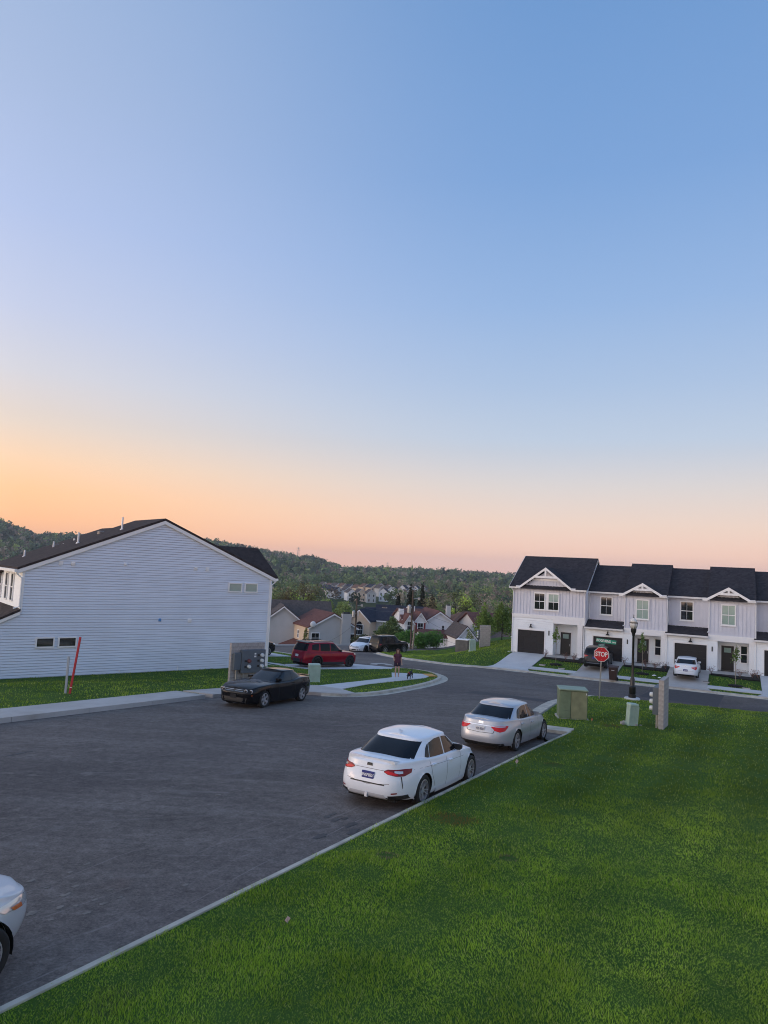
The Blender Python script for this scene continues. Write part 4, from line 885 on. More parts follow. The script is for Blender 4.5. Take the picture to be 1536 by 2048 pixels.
        for i, x in enumerate((xf, xr)):
            wheel(root, x, sg * (W / 2 - sp['tw'] / 2 - .025), rw, sp['tw'], sp['rim'], sg)
            mb = MB(); y1, y0 = sg * (W / 2 - .07), sg * (W / 2 - .42); n = 16; a0 = -.25
            for j in range(n + 1):
                a = a0 + (math.pi - 2 * a0) * j / n
                for y in (y0, y1): mb.v.append((x + Ra * 1.02 * math.cos(a), y, rw + Ra * 1.02 * math.sin(a)))
            for j in range(n): mb.f.append((2 * j, 2 * j + 1, 2 * j + 3, 2 * j + 2))
            mb.f.append(tuple(2 * j for j in range(n + 1))); mb.obj('wheel_well', M_WELL, root)
            if sp.get('flare'):
                mb = MB(); n = 20; a0 = sp.get('flare0', .05)
                for j in range(n + 1):
                    a = a0 + (math.pi - 2 * a0) * j / n
                    for R, o_ in ((Ra * .99, .0), (Ra * .995, .022), (Ra * 1.13, .018), (Ra * 1.14, 0)):
                        X_, Z_ = x + R * math.cos(a), max(.22, rw + R * math.sin(a)); q = low.side(X_, Z_, sg); mb.v.append((q.x, q.y + sg * o_, q.z))
                for j in range(n):
                    for k in range(3): mb.f.append((4 * j + k, 4 * j + k + 1, 4 * j + 5 + k, 4 * j + 4 + k))
                mb.obj('wheel_arch_trim', M_CLAD, root, True)
    mb = MB(); mb.box(-h + .4, h - .75, -W / 2 + .32, W / 2 - .32, .2, .62); mb.box(xr + Ra * 1.03, xf - Ra * 1.03, -W / 2 + .12, W / 2 - .12, .2, .6); mb.box(-h + .25, h - .6, -W / 2 + .34, W / 2 - .34, .17, .3); mb.obj('underbody', M_WELL, root)
    for nm, ends, lo_, up_, m in sp.get('lamps', ()):      # (name, sides, params on the wrap, material)
        for sg in ends: patch(BW(sg), lo_, up_, .012 if nm in ('indicator', 'tail_lamp_red', 'tail_lamp_clear') else .007, 3, 6).obj(nm, m, root, True)
    for nm, fr, lo_, up_, m, off in sp.get('ends', ()):
        patch(BE(fr), lo_, up_, off, 3, 6).obj(nm, m, root, False)
    for nm, lo_, up_, m, off in sp.get('sides', ()):
        for sg in (1, -1): patch(BS(sg), lo_, up_, off, 2, 5).obj(nm, m, root, True)
    for nm, lo_, up_, m, off in sp.get('cabends', ()): patch(E(False), lo_, up_, off, 2, 6).obj(nm, m, root, True)
    if 'plate' in sp:
        fr, zp, txt, bgm, ink, yo = sp['plate']; p = low.end(yo, zp, fr); mb = MB(); mb.cbox(-.152, .152, -.018, .012, -.076, .076, .006)
        o = mb.obj('number_plate', bgm, root); o.location = p; o.rotation_euler = (0, 0, math.pi / 2 if fr else -math.pi / 2)
        if txt: text('plate_number', txt, ink, o, (0, -.021, -.005), (math.pi / 2, 0, 0), .088, .78, bold=.002)
    return root, low, cab, zs, cr
def spec_sedan(**k):
    L = k.get('L', 4.88); h = L / 2; W = k.get('W', 1.84)
    s = dict(L=L, W=W, H=1.445, wb=2.825, fo=.98, rw=.335, tw=.225, rim='y10', paint=M_PWHITE, nf=3.0, nr=4.6, r=.05,
        af=[(.15, h - .22), (.25, h - .06), (.45, h), (.6, h - .03), (.72, h - .16), (.85, h - .4)], ar=[(.2, h - .22), (.3, h - .03), (.45, h), (.62, h - .02), (.8, h - .07), (.94, h - .10), (1.02, h - .04)],
        bz=[(.15, .90), (.3, .965), (.5, .995), (.62, 1.), (.78, .975), (.95, .915)], zb=[(-h, .30), (-h + .5, .22), (0, .19), (h - .5, .2), (h, .24)],
        zs=[(-h, .99), (-h + .25, 1.02), (-1.5, 1.005), (-.8, .965), (.5, .945), (1.1, .91), (1.8, .83), (h - .25, .72), (h, .64)], crown=[(-h, .03), (-1.7, .035), (0, .04), (1.2, .085), (h - .2, .06), (h, .02)],
        cab=dict(xc=-.3, z0=.88, f=[(0, 1.14), (.3, .88), (.7, .50), (.92, .24), (1, .10)], r=[(0, 2.12), (.2, 1.95), (.5, 1.60), (.8, 1.20), (.93, .98), (1, .82)], b=[(0, .83), (.25, .785), (.6, .715), (.9, .655), (1, .62)], nf=4.5, nr=4.2, crown=.045,
            top=[(-1.2, 1.37), (-.5, 1.395), (0, 1.40), (.4, 1.38)],
            win=[([(.66, .16), (.3, .15), (-.16, .145)], [(.16, .80), (.02, .84), (-.16, .86)]), ([(-.22, .145), (-.6, .16), (-.98, .19)], [(-.22, .86), (-.55, .85), (-.86, .74)]), ([(-1.01, .195), (-1.1, .21), (-1.2, .26)], [(-.89, .73), (-.96, .68), (-1.06, .56)])],
            trim=[([(.74, .12), (-.3, .09), (-1.24, .17)], [(.74, .145), (-.3, .118), (-1.25, .2)])], wt=(.12, .9, .88), rt=(.22, .88, .88)),
        seams=[((.62, .30), (.68, .90), .005), ((-.19, .26), (-.19, .90), .005), ((-1.02, .62), (-1.08, .93), .005), ((-.82, .34), (-1.02, .62), .005)], handles=[(.02, .80), (-.92, .83)], mirror=(.62, 1.0), sglass=M_CGLASS)
    s.update(k); return s
def onroad(x, y): return (x, y, g1(x, y))
# --- white saloon, near
h = 4.88 / 2
spw = spec_sedan(mirrormat=M_CLAD, lamps=[
    ('tail_lamp', (1, -1), [(172.5, .80), (168, .765), (155, .74), (140, .745), (128, .80)], [(172.5, .83), (168, .865), (155, .875), (140, .885), (126, .875)], M_TAILD),
    ('tail_lamp_red', (1, -1), [(171.5, .80), (167, .772), (158, .757), (152, .765)], [(171.5, .815), (167, .835), (158, .805), (152, .785)], M_TAIL),
    ('tail_lamp_clear', (1, -1), [(158, .81), (150, .79), (143, .80)], [(158, .845), (150, .845), (143, .84)], M_LENS),
    ('vent_slash', (1, -1), [(140.5, .50), (141.5, .50)], [(145, .735), (147, .735)], M_BLACK),
    ('rear_reflector', (1, -1), [(160, .375), (150, .39)], [(160, .405), (150, .415)], M_TAILD),
    ('head_lamp', (1, -1), [(18, .60), (28, .60), (42, .66)], [(18, .64), (28, .68), (40, .73)], M_LENS)],
    ends=[('boot_strip', False, [(-.42, .535), (.42, .535)], [(-.42, .56), (.42, .56)], M_CLAD, .006), ('badge', False, [(-.075, .885), (.075, .885)], [(-.06, .95), (.06, .95)], M_BLACK, .010),
          ('boot_gap', False, [(-.52, .58), (0, .52), (.52, .58)], [(-.52, .587), (0, .527), (.52, .587)], M_SEAM, .003), ('boot_lid_gap', False, [(-.45, .825), (.45, .825)], [(-.45, .832), (.45, .832)], M_SEAM, .004),
          ('exhaust_recess', False, [(.50, .25), (.80, .26)], [(.50, .335), (.80, .36)], M_BLACK, .004), ('exhaust_recess', False, [(-.80, .26), (-.50, .25)], [(-.80, .36), (-.50, .335)], M_BLACK, .004),
          ('diffuser', False, [(-.48, .255), (.48, .255)], [(-.42, .35), (.42, .35)], M_PSILV2, .012)],
    sides=[('sill_skirt', [(-.78, .2), (.0, .19), (.95, .2)], [(-.78, .3), (0, .26), (.95, .3)], M_PWHITE, .03), ('body_crease', [(-1.8, .845), (-.5, .80), (.9, .765)], [(-1.8, .85), (-.5, .805), (.9, .77)], M_SEAM, .001)],
    plate=(False, .70, 'BNG*8526', M_PLATEB, M_INKW, 0.))
CAMRY_AZ = 29.0
def place_by_wheels(pr, az, sp):
    """position of the car from its right rear wheel contact"""
    a = math.radians(az); fx, fy = math.sin(a), math.cos(a); h = sp['L'] / 2; xr = h - sp['fo'] - sp['wb']; y = -(sp['W'] / 2 - .1)
    # local +y is left: (-fy, fx)... left of heading
    return (pr[0] - (fx * xr + (-fy) * y), pr[1] - (fy * xr + fx * y))
px_, py_ = place_by_wheels((1.14, 16.3), CAMRY_AZ, spw)
car, low, cab, zs_, cr_ = vehicle('white_car', 'white saloon with blue number plate parked nearest along the kerb', 'car', onroad(px_, py_), CAMRY_AZ, spw)
car.rotation_euler = (0, math.atan(.049), car.rotation_euler[2])
mb = MB(); mb.add([(-h + .15, -.58, .98), (-h + .15, .58, .98), (-h + .32, .62, 1.03), (-h + .32, -.62, 1.03), (-h + .14, -.56, 1.045), (-h + .14, .56, 1.045)], [(0, 1, 5, 4), (4, 5, 2, 3), (0, 3, 2, 1), (0, 4, 3), (1, 2, 5)]); mb.obj('boot_spoiler', M_PWHITE, car, True, 30)
mb = MB(); mb.add([(-1.02, 0, 1.43), (-.86, -.025, 1.435), (-.86, .025, 1.435), (-1.0, 0, 1.50), (-1.04, 0, 1.50)], [(0, 1, 3, 4), (0, 4, 3, 2), (1, 2, 3)]); mb.obj('roof_fin', M_PWHITE, car)
for yy in (.60, .70): mb = MB(); mb.lathe([(.026, 0), (.03, .0), (.03, .12)], 12, 'x', (-h + .17, yy, .30)); mb.obj('exhaust_pipe', M_CHROME, car)
mb = MB(); mb.prism([(-h - .012, .25), (-h - .005, .35), (-h + .08, .36), (-h + .08, .24)], 'y', -.03, .03); mb.obj('diffuser_fin', M_PSILV2, car)
# --- silver saloon behind it
h2 = 4.85 / 2
sps = spec_sedan(L=4.85, W=1.82, H=1.47, wb=2.775, rim='six', paint=M_PSILV, sglass=M_CGLASS, mirrormat=M_PSILV, lamps=[
    ('tail_lamp', (1, -1), [(173, .79), (167, .70), (155, .665), (142, .70), (133, .80)], [(173, .815), (167, .835), (155, .845), (142, .855), (131, .85)], M_TAIL),
    ('tail_lamp_clear', (1, -1), [(171, .81), (160, .805), (140, .82)], [(171, .825), (160, .832), (140, .845)], M_LENS),
    ('head_lamp', (1, -1), [(18, .60), (28, .60), (42, .66)], [(18, .66), (28, .72), (40, .77)], M_LENS)],
    ends=[('boot_recess_line', False, [(-.5, .79), (-.44, .62), (0, .60), (.44, .62), (.5, .79)], [(-.49, .80), (-.425, .632), (0, .612), (.425, .632), (.49, .80)], M_SEAM, .004), ('badge', False, [(-.09, .865), (.09, .865)], [(-.07, .935), (.07, .935)], M_CHROME, .010),
          ('boot_chrome', False, [(-.46, .815), (.46, .815)], [(-.46, .832), (.46, .832)], M_CHROME, .006), ('lower_bumper', False, [(-.82, .24), (0, .22), (.82, .24)], [(-.85, .33), (0, .31), (.85, .33)], M_CLAD, .006)],
    plate=(False, .715, 'Y25 0031', M_PLATEW, M_INK, 0.))
sps['cab'] = dict(sps['cab']); sps['H'] = 1.47
px_, py_ = place_by_wheels((4.58, 23.3), 30.5, sps)
car, *_ = vehicle('silver_car', 'silver saloon parked ahead of the white one at the end of the bay', 'car', onroad(px_, py_), 30.5, sps); car.rotation_euler = (0, math.atan(.048), car.rotation_euler[2])
# --- black coupe across the lot
hc = 5.02 / 2
spc = dict(L=5.02, W=1.92, H=1.45, wb=2.95, fo=.96, rw=.355, tw=.245, rim='five', paint=M_PBLK, nf=5.2, nr=4.6, r=.06, arch=1.08, fglass=M_CGLASS2, sglass=M_CGLASS2,
    bulge=[(-1.35, .55, .03, .92), (1.5, .5, .015, .8)],
    af=[(.15, hc - .12), (.3, hc - .02), (.5, hc - .01), (.62, hc), (.72, hc - .07), (.78, hc - .10), (.9, hc - .2)], ar=[(.2, hc - .25), (.35, hc - .05), (.6, hc), (.8, hc - .01), (.95, hc - .06), (1.03, hc - .04)],
    bz=[(.15, .92), (.3, .97), (.5, .99), (.65, 1.), (.85, .985), (1.0, .93)], zb=[(-hc, .34), (-hc + .5, .24), (0, .2), (hc - .4, .19), (hc, .2)],
    zs=[(-hc, 1.03), (-hc + .3, 1.06), (-1.5, 1.08), (-.9, 1.03), (-.2, .97), (.7, .97), (1.3, .945), (2.0, .90), (hc - .2, .84), (hc, .79)], crown=[(-hc, .03), (-1.7, .02), (0, .02), (1.0, .07), (hc - .3, .05), (hc, .01)],
    cab=dict(xc=-.45, z0=.92, f=[(0, .82), (.35, .50), (.75, .10), (.93, -.12), (1, -.25)], r=[(0, 2.05), (.3, 1.84), (.65, 1.50), (.9, 1.18), (1, 1.0)], b=[(0, .80), (.3, .745), (.7, .66), (1, .575)], nf=4.5, nr=3.6, crown=.04, top=[(-1.4, 1.37), (-.6, 1.405), (0, 1.40), (.4, 1.38)],
        win=[([(.42, .14), (.0, .14), (-.62, .15)], [(-.10, .80), (-.3, .85), (-.62, .87)]), ([(-.66, .15), (-.95, .17), (-1.12, .42)], [(-.66, .87), (-.85, .84), (-1.08, .62)])], wt=(.10, .90, .88), rt=(.18, .86, .84)),
    seams=[((.55, .32), (.6, .93), .005), ((-.68, .32), (-.70, .98), .005)], handles=[(-.52, .84)], mirror=(.38, 1.06), mirrormat=M_PBLK,
    lamps=[('side_marker', (1, -1), [(33, .53), (38, .53)], [(33, .555), (38, .555)], M_AMBER)],
    ends=[('grille', True, [(-.80, .64), (.80, .64)], [(-.82, .76), (.82, .76)], M_CLAD, .006), ('lower_grille', True, [(-.6, .26), (.6, .26)], [(-.62, .44), (.62, .44)], M_CLAD, .006), ('bumper_line', True, [(-.86, .555), (.86, .555)], [(-.86, .57), (.86, .57)], M_PDARK, .012),
          ('grille_bar', True, [(-.44, .675), (-.04, .675)], [(-.44, .684), (-.04, .684)], M_CHROME, .014), ('grille_bar', True, [(.04, .675), (.44, .675)], [(.04, .684), (.44, .684)], M_CHROME, .014), ('grille_bar', True, [(-.44, .735), (-.04, .735)], [(-.44, .744), (-.04, .744)], M_CHROME, .014), ('grille_bar', True, [(.04, .735), (.44, .735)], [(.04, .744), (.44, .744)], M_CHROME, .014)],
    plate=(True, .475, '', M_PDARK, M_INK, 0.))
cxy = (-4.72, 31.85); CH_AZ = 180 + 25.5
car, low, *_ = vehicle('black_coupe', 'black two-door muscle coupe parked by the left pavement', 'car', onroad(*cxy), CH_AZ, spc); car.rotation_euler = (0, -math.atan(.05), car.rotation_euler[2])
for y in (-.73, -.55, .55, .73):
    p = low.end(y, .70, True); mb = MB(); mb.lathe([(.075, -.03), (.075, .012), (.058, .02), (.052, .006), (.001, .006)], 18, 'x', (p.x + .004, y, .70)); o = mb.obj('head_lamp', M_RIM, car)
    mb = MB(); mb.lathe([(.045, -.01), (.045, .012), (.001, .016)], 14, 'x', (p.x + .004, y, .70)); mb.obj('lens', M_CGLASS, o)
for sg in (1, -1):
    mb = MB(); mb.add([(.75, sg * .22, .985), (1.45, sg * .26, .955), (1.45, sg * .5, .945), (.75, sg * .56, .975), (.9, sg * .26, 1.03), (1.35, sg * .28, 1.012), (1.4, sg * .46, .995), (.9, sg * .5, 1.02)], [(0, 1, 5, 4), (1, 2, 6, 5), (2, 3, 7, 6), (3, 0, 4, 7), (4, 5, 6, 7)]); mb.obj('bonnet_scoop', M_PBLK, car, True, 40)
B('boot_spoiler', M_PBLK, car, (-hc + .08, -hc + .2, -.62, .62, 1.06, 1.10))
# --- SUVs
def spec_suv(L=5.05, W=2.0, H=1.775, wb=3.025, fo=.93, rw=.39, pm=M_PRED, box=0., **k):
    h = L / 2
    s = dict(L=L, W=W, H=H, wb=wb, fo=fo, rw=rw, tw=.25, rim='suv', paint=pm, nf=4.0 + box, nr=5.2 + box, r=.06, arch=1.12, flare=True,
        af=[(.2, h - .16), (.35, h - .03), (.55, h), (.8, h - .02), (.95, h - .10), (1.05, h - .25)], ar=[(.25, h - .2), (.4, h - .02), (.55, h), (.75, h - .03), (1.0, h - .08), (1.12, h - .12)],
        bz=[(.2, .93), (.4, .98), (.6, .995), (.75, 1.), (.95, .985), (1.12, .935)], zb=[(-h, .36), (-h + .5, .28), (0, .25), (h - .5, .26), (h, .28)],
        zs=[(-h, 1.10), (-1.2, 1.11), (.3, 1.09), (1.0, 1.09), (1.6, 1.06), (h - .3, 1.0), (h, .93)], crown=[(-h, .02), (0, .02), (1.1, .06), (h - .2, .05), (h, .02)],
        cab=dict(xc=-.6, z0=1.03, f=[(0, 1.22), (.3, .95), (.7, .55), (.92, .28), (1, .1)], r=[(0, h - .10), (.4, h - .20), (.8, h - .36), (1, h - .50)], b=[(0, .90), (.3, .865), (.7, .80), (1, .72)], nf=4.6, nr=6., crown=.04, top=[(-2.2, H - .10), (-1.2, H - .055), (-.3, H - .04), (.5, H - .06)],
            win=[([(.72, .15), (.3, .14), (-.22, .14)], [(.25, .80), (.0, .84), (-.22, .85)]), ([(-.3, .14), (-.7, .15), (-1.15, .18)], [(-.3, .85), (-.7, .85), (-1.15, .84)]), ([(-1.32, .22), (-1.6, .24), (-1.9, .30)], [(-1.24, .84), (-1.6, .82), (-1.84, .74)])], wt=(.10, .9, .88), rt=(.16, .84, .86)),
        seams=[((.85, .42), (.88, 1.06), .006), ((-.25, .4), (-.25, 1.06), .006), ((-1.16, .75), (-1.2, 1.08), .006)], handles=[(-.12, .96), (-1.02, .98)], mirror=(.72, 1.16), fglass=M_CGLASS2,
        lamps=[('tail_lamp', (1, -1), [(150, .86), (140, .86), (128, .92)], [(151, 1.02), (140, 1.02), (126, 1.0)], M_TAILD), ('head_lamp', (1, -1), [(20, .84), (32, .84), (44, .88)], [(20, .93), (32, .95), (46, .97)], M_LENS)],
        ends=[('rear_bumper', False, [(-W * .44, .36), (W * .44, .36)], [(-W * .46, .60), (W * .46, .60)], M_CLAD, .008), ('grille', True, [(-.55, .62), (.55, .62)], [(-.6, .9), (.6, .9)], M_BLACK, .006), ('lower_grille', True, [(-.7, .3), (.7, .3)], [(-.75, .48), (.75, .48)], M_CLAD, .006)],
        sides=[('sill_cladding', [(-1.0, .26), (0, .25), (1.0, .26)], [(-1.0, .42), (0, .40), (1.0, .42)], M_CLAD, .012)],
        plate=(False, .80, '', M_PLATEW, M_INK, 0.))
    cab = k.pop('cabx', {}); s['cab'].update(cab); s.update(k); return s
sp = spec_suv(cabx=dict(trim=None)); SUV_AZ = 45.5
px_, py_ = place_by_wheels((-4.1, 49.3), SUV_AZ, sp)
car, *_ = vehicle('red_suv', 'dark red SUV with black wheel arches on the pale driveway', 'car', (px_, py_, g1(px_, py_) + .125), SUV_AZ, sp); car.rotation_euler = (0, math.atan(.04), car.rotation_euler[2])
mb = MB(); mb.prism([(-2.14, 1.66), (-2.2, 1.70), (-1.75, 1.76), (-1.75, 1.70)], 'y', -.66, .66); mb.obj('roof_spoiler', M_BLACK, car)
for sg in (1, -1): mb = MB(); mb.tube([(-1.7, sg * .66, 1.72), (-1.6, sg * .66, 1.775), (0, sg * .66, 1.79), (.15, sg * .65, 1.75)], .018, 6); mb.obj('roof_rail', M_BLACK, car)
sp = spec_suv(L=4.39, W=1.9, H=1.78, wb=2.67, fo=.86, rw=.37, pm=M_PBLK, box=1.2, rim='six', cabx=dict(f=[(0, 1.0), (.3, .82), (.7, .55), (.92, .35), (1, .15)], r=[(0, 2.1), (.4, 2.05), (.8, 1.98), (1, 1.85)], nr=7., win=[([(.55, .12), (.2, .12), (-.15, .12)], [(.28, .84), (.1, .86), (-.15, .87)]), ([(-.22, .12), (-.6, .12), (-.98, .12)], [(-.22, .87), (-.6, .87), (-.98, .87)]), ([(-1.1, .14), (-1.4, .14), (-1.72, .16)], [(-1.1, .87), (-1.4, .87), (-1.68, .85)])], top=[(-2.0, 1.74), (-.3, 1.74), (.5, 1.72)]))
sp['zs'] = [(-2.2, 1.12), (-1, 1.12), (.3, 1.11), (1.0, 1.12), (1.6, 1.10), (1.95, 1.06), (2.2, 1.0)]; sp['plate'] = (False, .86, '', M_PLATEW, M_INK, .5)
car, *_ = vehicle('boxy_suv', 'boxy black SUV with roof rails beside the green hedge', 'car', (1.2, 73.6, g1(1.2, 73.6)), 47, sp)
for sg in (1, -1): mb = MB(); mb.tube([(-1.7, sg * .66, 1.75), (-1.6, sg * .66, 1.83), (.1, sg * .66, 1.83), (.2, sg * .65, 1.75)], .02, 6); mb.obj('roof_rail', M_BLACK, car)
sp = spec_suv(L=4.65, W=1.84, H=1.69, wb=2.705, fo=.95, rw=.36, pm=M_PDARK, rim='six', plate=(False, .86, '', M_PLATEB, M_INK, 0.), cabx=dict(win=[([(.62, .15), (.3, .14), (-.2, .14)], [(.2, .80), (.0, .84), (-.2, .85)]), ([(-.27, .14), (-.6, .15), (-1.0, .20)], [(-.27, .85), (-.6, .84), (-1.0, .8)]), ([(-1.08, .24), (-1.3, .28), (-1.5, .4)], [(-1.08, .79), (-1.25, .75), (-1.42, .66)])], top=[(-2.0, 1.57), (-1.2, 1.63), (-.3, 1.65), (.5, 1.63)]))
sp['lamps'] = [('tail_lamp', (1, -1), [(170, .98), (155, .90), (140, .82), (128, .95)], [(170, 1.0), (155, 1.03), (140, 1.05), (126, 1.04)], M_TAIL), ('tail_lamp_clear', (1, -1), [(150, .88), (138, .86)], [(150, .97), (138, .98)], M_LENS), ('head_lamp', (1, -1), [(20, .84), (32, .84), (44, .88)], [(20, .91), (32, .94), (46, .97)], M_LENS)]
sp['ends'] = sp['ends'] + [('bumper_chrome', False, [(-.6, .43), (.6, .43)], [(-.62, .455), (.62, .455)], M_CHROME, .016)]
ROW_IN = 90 + math.degrees(math.atan2(-.8955, .445)) + 0   # bearing of the drives, away from us
ROW_IN = math.degrees(math.atan2(.445, .8955))
p = rowxy(8.15, 2.75); car, *_ = vehicle('dark_suv', 'dark charcoal SUV in the driveway behind the stop sign', 'car', (p[0], p[1], g1(*p) + .15), ROW_IN, sp)
sp = spec_suv(L=4.5, W=1.84, H=1.6, wb=2.66, fo=.93, rw=.36, pm=M_PBLK, rim='six'); car, *_ = vehicle('black_crossover', 'black crossover half hidden behind the corner of the grey house', 'car', (-10.4, 58.2, g1(-10.4, 58.2) + .125), 50, sp)
# --- police-style saloon and the white saloon on the drive
sp = spec_sedan(L=5.15, W=1.93, H=1.54, wb=2.87, fo=1.05, rw=.36, rim='steel', paint=M_PWHITE, fglass=M_CGLASS2, ends=[('grille', True, [(-.48, .56), (.48, .56)], [(-.52, .70), (.52, .70)], M_BLACK, .008), ('grille_bar', True, [(-.45, .60), (.45, .60)], [(-.45, .612), (.45, .612)], M_CHROME, .014), ('lower_grille', True, [(-.6, .28), (.6, .28)], [(-.6, .40), (.6, .40)], M_CLAD, .006)],
    lamps=[('head_lamp', (1, -1), [(20, .66), (30, .66), (44, .72)], [(20, .73), (30, .75), (42, .79)], M_LENS), ('tail_lamp', (1, -1), [(165, .78), (140, .80)], [(165, .88), (140, .88)], M_TAIL)])
car, *_ = vehicle('white_saloon', 'white saloon facing us with a dark grille behind the boxy SUV', 'car', (-1.2, 74.0, g1(-1.2, 74.0)), 180 + 27, sp)
sp = dict(sps); sp.update(paint=M_PWHITE, rim='six', mirrormat=M_PWHITE, plate=(False, .60, 'B34 2J7', M_PLATEB, M_INKW, 0.)); sp['lamps'] = [('tail_lamp', (1, -1), [(170, .80), (160, .72), (146, .66), (134, .76)], [(170, .845), (160, .86), (146, .87), (132, .87)], M_TAIL), ('tail_lamp_clear', (1, -1), [(160, .78), (150, .77)], [(160, .82), (150, .82)], M_LENS), ('head_lamp', (1, -1), [(18, .60), (42, .66)], [(18, .66), (40, .77)], M_LENS)]
sp['ends'] = [('boot_chrome', False, [(-.5, .80), (.5, .80)], [(-.5, .825), (.5, .825)], M_CHROME, .006), ('badge', False, [(-.06, .87), (.06, .87)], [(-.05, .93), (.05, .93)], M_CHROME, .01), ('boot_gap', False, [(-.6, .56), (0, .52), (.6, .56)], [(-.6, .568), (0, .528), (.6, .568)], M_SEAM, .003)]
p = rowxy(14.83, 2.75); car, *_ = vehicle('white_saloon', 'white saloon in the driveway of the row, tail toward the street', 'car', (p[0], p[1], g1(*p) + .15), ROW_IN, sp)
# --- nose of a pale silver car at the bottom corner
sp = spec_sedan(L=4.65, W=1.80, H=1.46, wb=2.7, fo=.93, rw=.325, rim='six', paint=M_PSILV2, nf=2.6, mirrormat=M_PSILV2, fglass=M_CGLASS2,
    lamps=[('head_lamp', (1, -1), [(18, .57), (32, .575), (46, .64)], [(18, .64), (34, .70), (49, .735)], M_LENS), ('indicator', (1, -1), [(32, .58), (40, .61)], [(32, .63), (41, .655)], M_AMBER), ('fog_trim', (1, -1), [(14, .27), (27, .25)], [(14, .38), (28, .31)], M_CHROME)], ends=[])
car, *_ = vehicle('silver_car', 'pale silver car whose nose enters at the bottom left corner', 'car', onroad(-5.42, 7.05), 29, sp)
# ------------------------------------------------------------------ street furniture
M_BLOCK = mat('concrete_block', (.36, .34, .33), .9, noise=(9, .18), bump=(40, .4, .01)); M_MORT = mat('mortar', (.25, .24, .23), .95)
M_METER = mat('grey_metal_box', (.10, .125, .15), .5, .2, noise=(3, .08)); M_MGLASS = mat('meter_face', (.62, .66, .66), .15)
M_MINT = mat('mint_plastic', (.36, .48, .41), .5, noise=(4, .1)); M_TGREEN = mat('transformer_green', (.135, .185, .115), .55, noise=(2.5, .22)); M_TGREEN2 = mat('faded_transformer_green', (.20, .215, .125), .6, noise=(3, .2))
M_REDP = mat('red_fibreglass', (.42, .02, .035), .45, noise=(6, .12)); M_GREYP = mat('grey_plastic_post', (.33, .37, .42), .5)
M_IRON = mat('black_cast_iron', (.012, .012, .013), .35); M_FROST = mat('frosted_lamp_glass', (.62, .63, .62), .2)
M_SIGNR = mat('stop_sign_red', (.52, .008, .02), .4); M_SIGNW = mat('sign_white', (.80, .80, .80), .45); M_SIGNG = mat('street_sign_green', (.0, .22, .15), .4)
def block_wall(label, loc, rz, length, height, n, meters, group, mirror=1):
    """short wall of concrete blocks carrying electric meters on its -y face"""
    o = thing('meter_wall', label, 'meter wall', loc, rz, group)
    B('mortar', M_MORT, o, (.012, length - .012, -.085, .085, -.35, height - .015))
    rows = max(1, round(height / .2)); bh = height / rows; bw = length / n
    me = {}
    for r in range(-1, rows):
        off = bw / 2 if r % 2 else 0
        xs = [0] + [off + bw * i for i in range(1 if not off else 0, n + 1)] + [length]; xs = sorted(set(round(min(max(x, 0), length), 4) for x in xs))
        for a, b in zip(xs, xs[1:]):
            if b - a < .03: continue
            k = round(b - a, 3)
            if k not in me: mb = MB(); mb.cbox(.004, b - a - .004, -.1, .1, .004, bh - .004, .006); me[k] = mb.mesh('block', M_BLOCK)
            q = link(bpy.data.objects.new('block', me[k]), o); q.location = (a, 0, r * bh)
    return o
bl = block_wall('tall grey concrete block wall with electric meters behind the black coupe', (-7.60, 37.33, g1(-7.6, 37.3) + .02), HA, 1.95, 2.15, 5, True, 'meter walls')
bx = MB(); bx.cbox(.5, 1.88, -.36, -.1, .62, 1.80, .012); bx.obj('meter_cabinet', M_METER, bl)
bx = MB(); bx.cbox(.1, .49, -.32, -.1, .8, 1.66, .012); bx.obj('switch_cabinet', M_METER, bl)
for x, z, m in ((1.66, 1.52, 1), (1.66, 1.24, 1), (1.66, .96, 1), (.92, 1.24, 0), (.92, .95, 1)):
    mb = MB(); mb.lathe([(.1, -.36), (.1, -.42), (.085, -.5), (.07, -.52), (.001, -.52)], 14, 'y', (x, 0, z)); mt = mb.obj('meter', M_MGLASS if m else mat('empty_meter_socket', (.14, .04, .04), .6), bl)
    B('breaker_switch', M_BLACK, mt, (x - .25, x - .14, -.385, -.361, z - .05, z + .05))
for x, z, w in ((1.27, 1.60, .05), (1.27, 1.46, .06)): B('notice', M_PLATEW, bl, (x - w, x + w, -.366, -.361, z - .04, z + .04))
for x in (.3, .72, 1.5): mb = MB(); mb.tube([(x, -.2, -.2), (x, -.2, .82 if x < .5 else .64)], .035, 8); mb.obj('conduit', M_STEEL, bl)
# right-hand meter wall, seen nearly end-on
br = block_wall('concrete block meter wall standing on the near lawn by the lamp post', (11.4, 28.75, g1(11.4, 28.75) + .08), math.radians(61), 1.45, 1.95, 3, True, 'meter walls')
bx = MB(); bx.cbox(.12, 1.25, .1, .34, .55, 1.62, .012); bx.obj('meter_cabinet', M_METER, br)
for x, z in ((.35, 1.3), (.35, 1.03), (.35, .76)): mb = MB(); mb.lathe([(.1, .34), (.1, .4), (.085, .48), (.001, .5)], 14, 'y', (x, 0, z)); mb.obj('meter', M_MGLASS, br)
for x in (.3, .8): mb = MB(); mb.tube([(x, .2, -.2), (x, .2, .57)], .035, 8); mb.obj('conduit', M_STEEL, br)
bf = block_wall('concrete block meter wall on the far lawn beside the end row house', (10.15, 71.6, g1(10.15, 71.6) + .1), math.radians(8), 1.1, 2.25, 2, True, 'meter walls')
bx = MB(); bx.cbox(-.16, -.001, -.1, .1, .9, 1.75, .01); bx.obj('meter_cabinet', M_METER, bf)
for z in (1.55, 1.3, 1.05): mb = MB(); mb.lathe([(.1, -.16), (.1, -.22), (.08, -.28), (.001, -.29)], 12, 'x', (0, 0, z)); mb.obj('meter', M_MGLASS, bf)
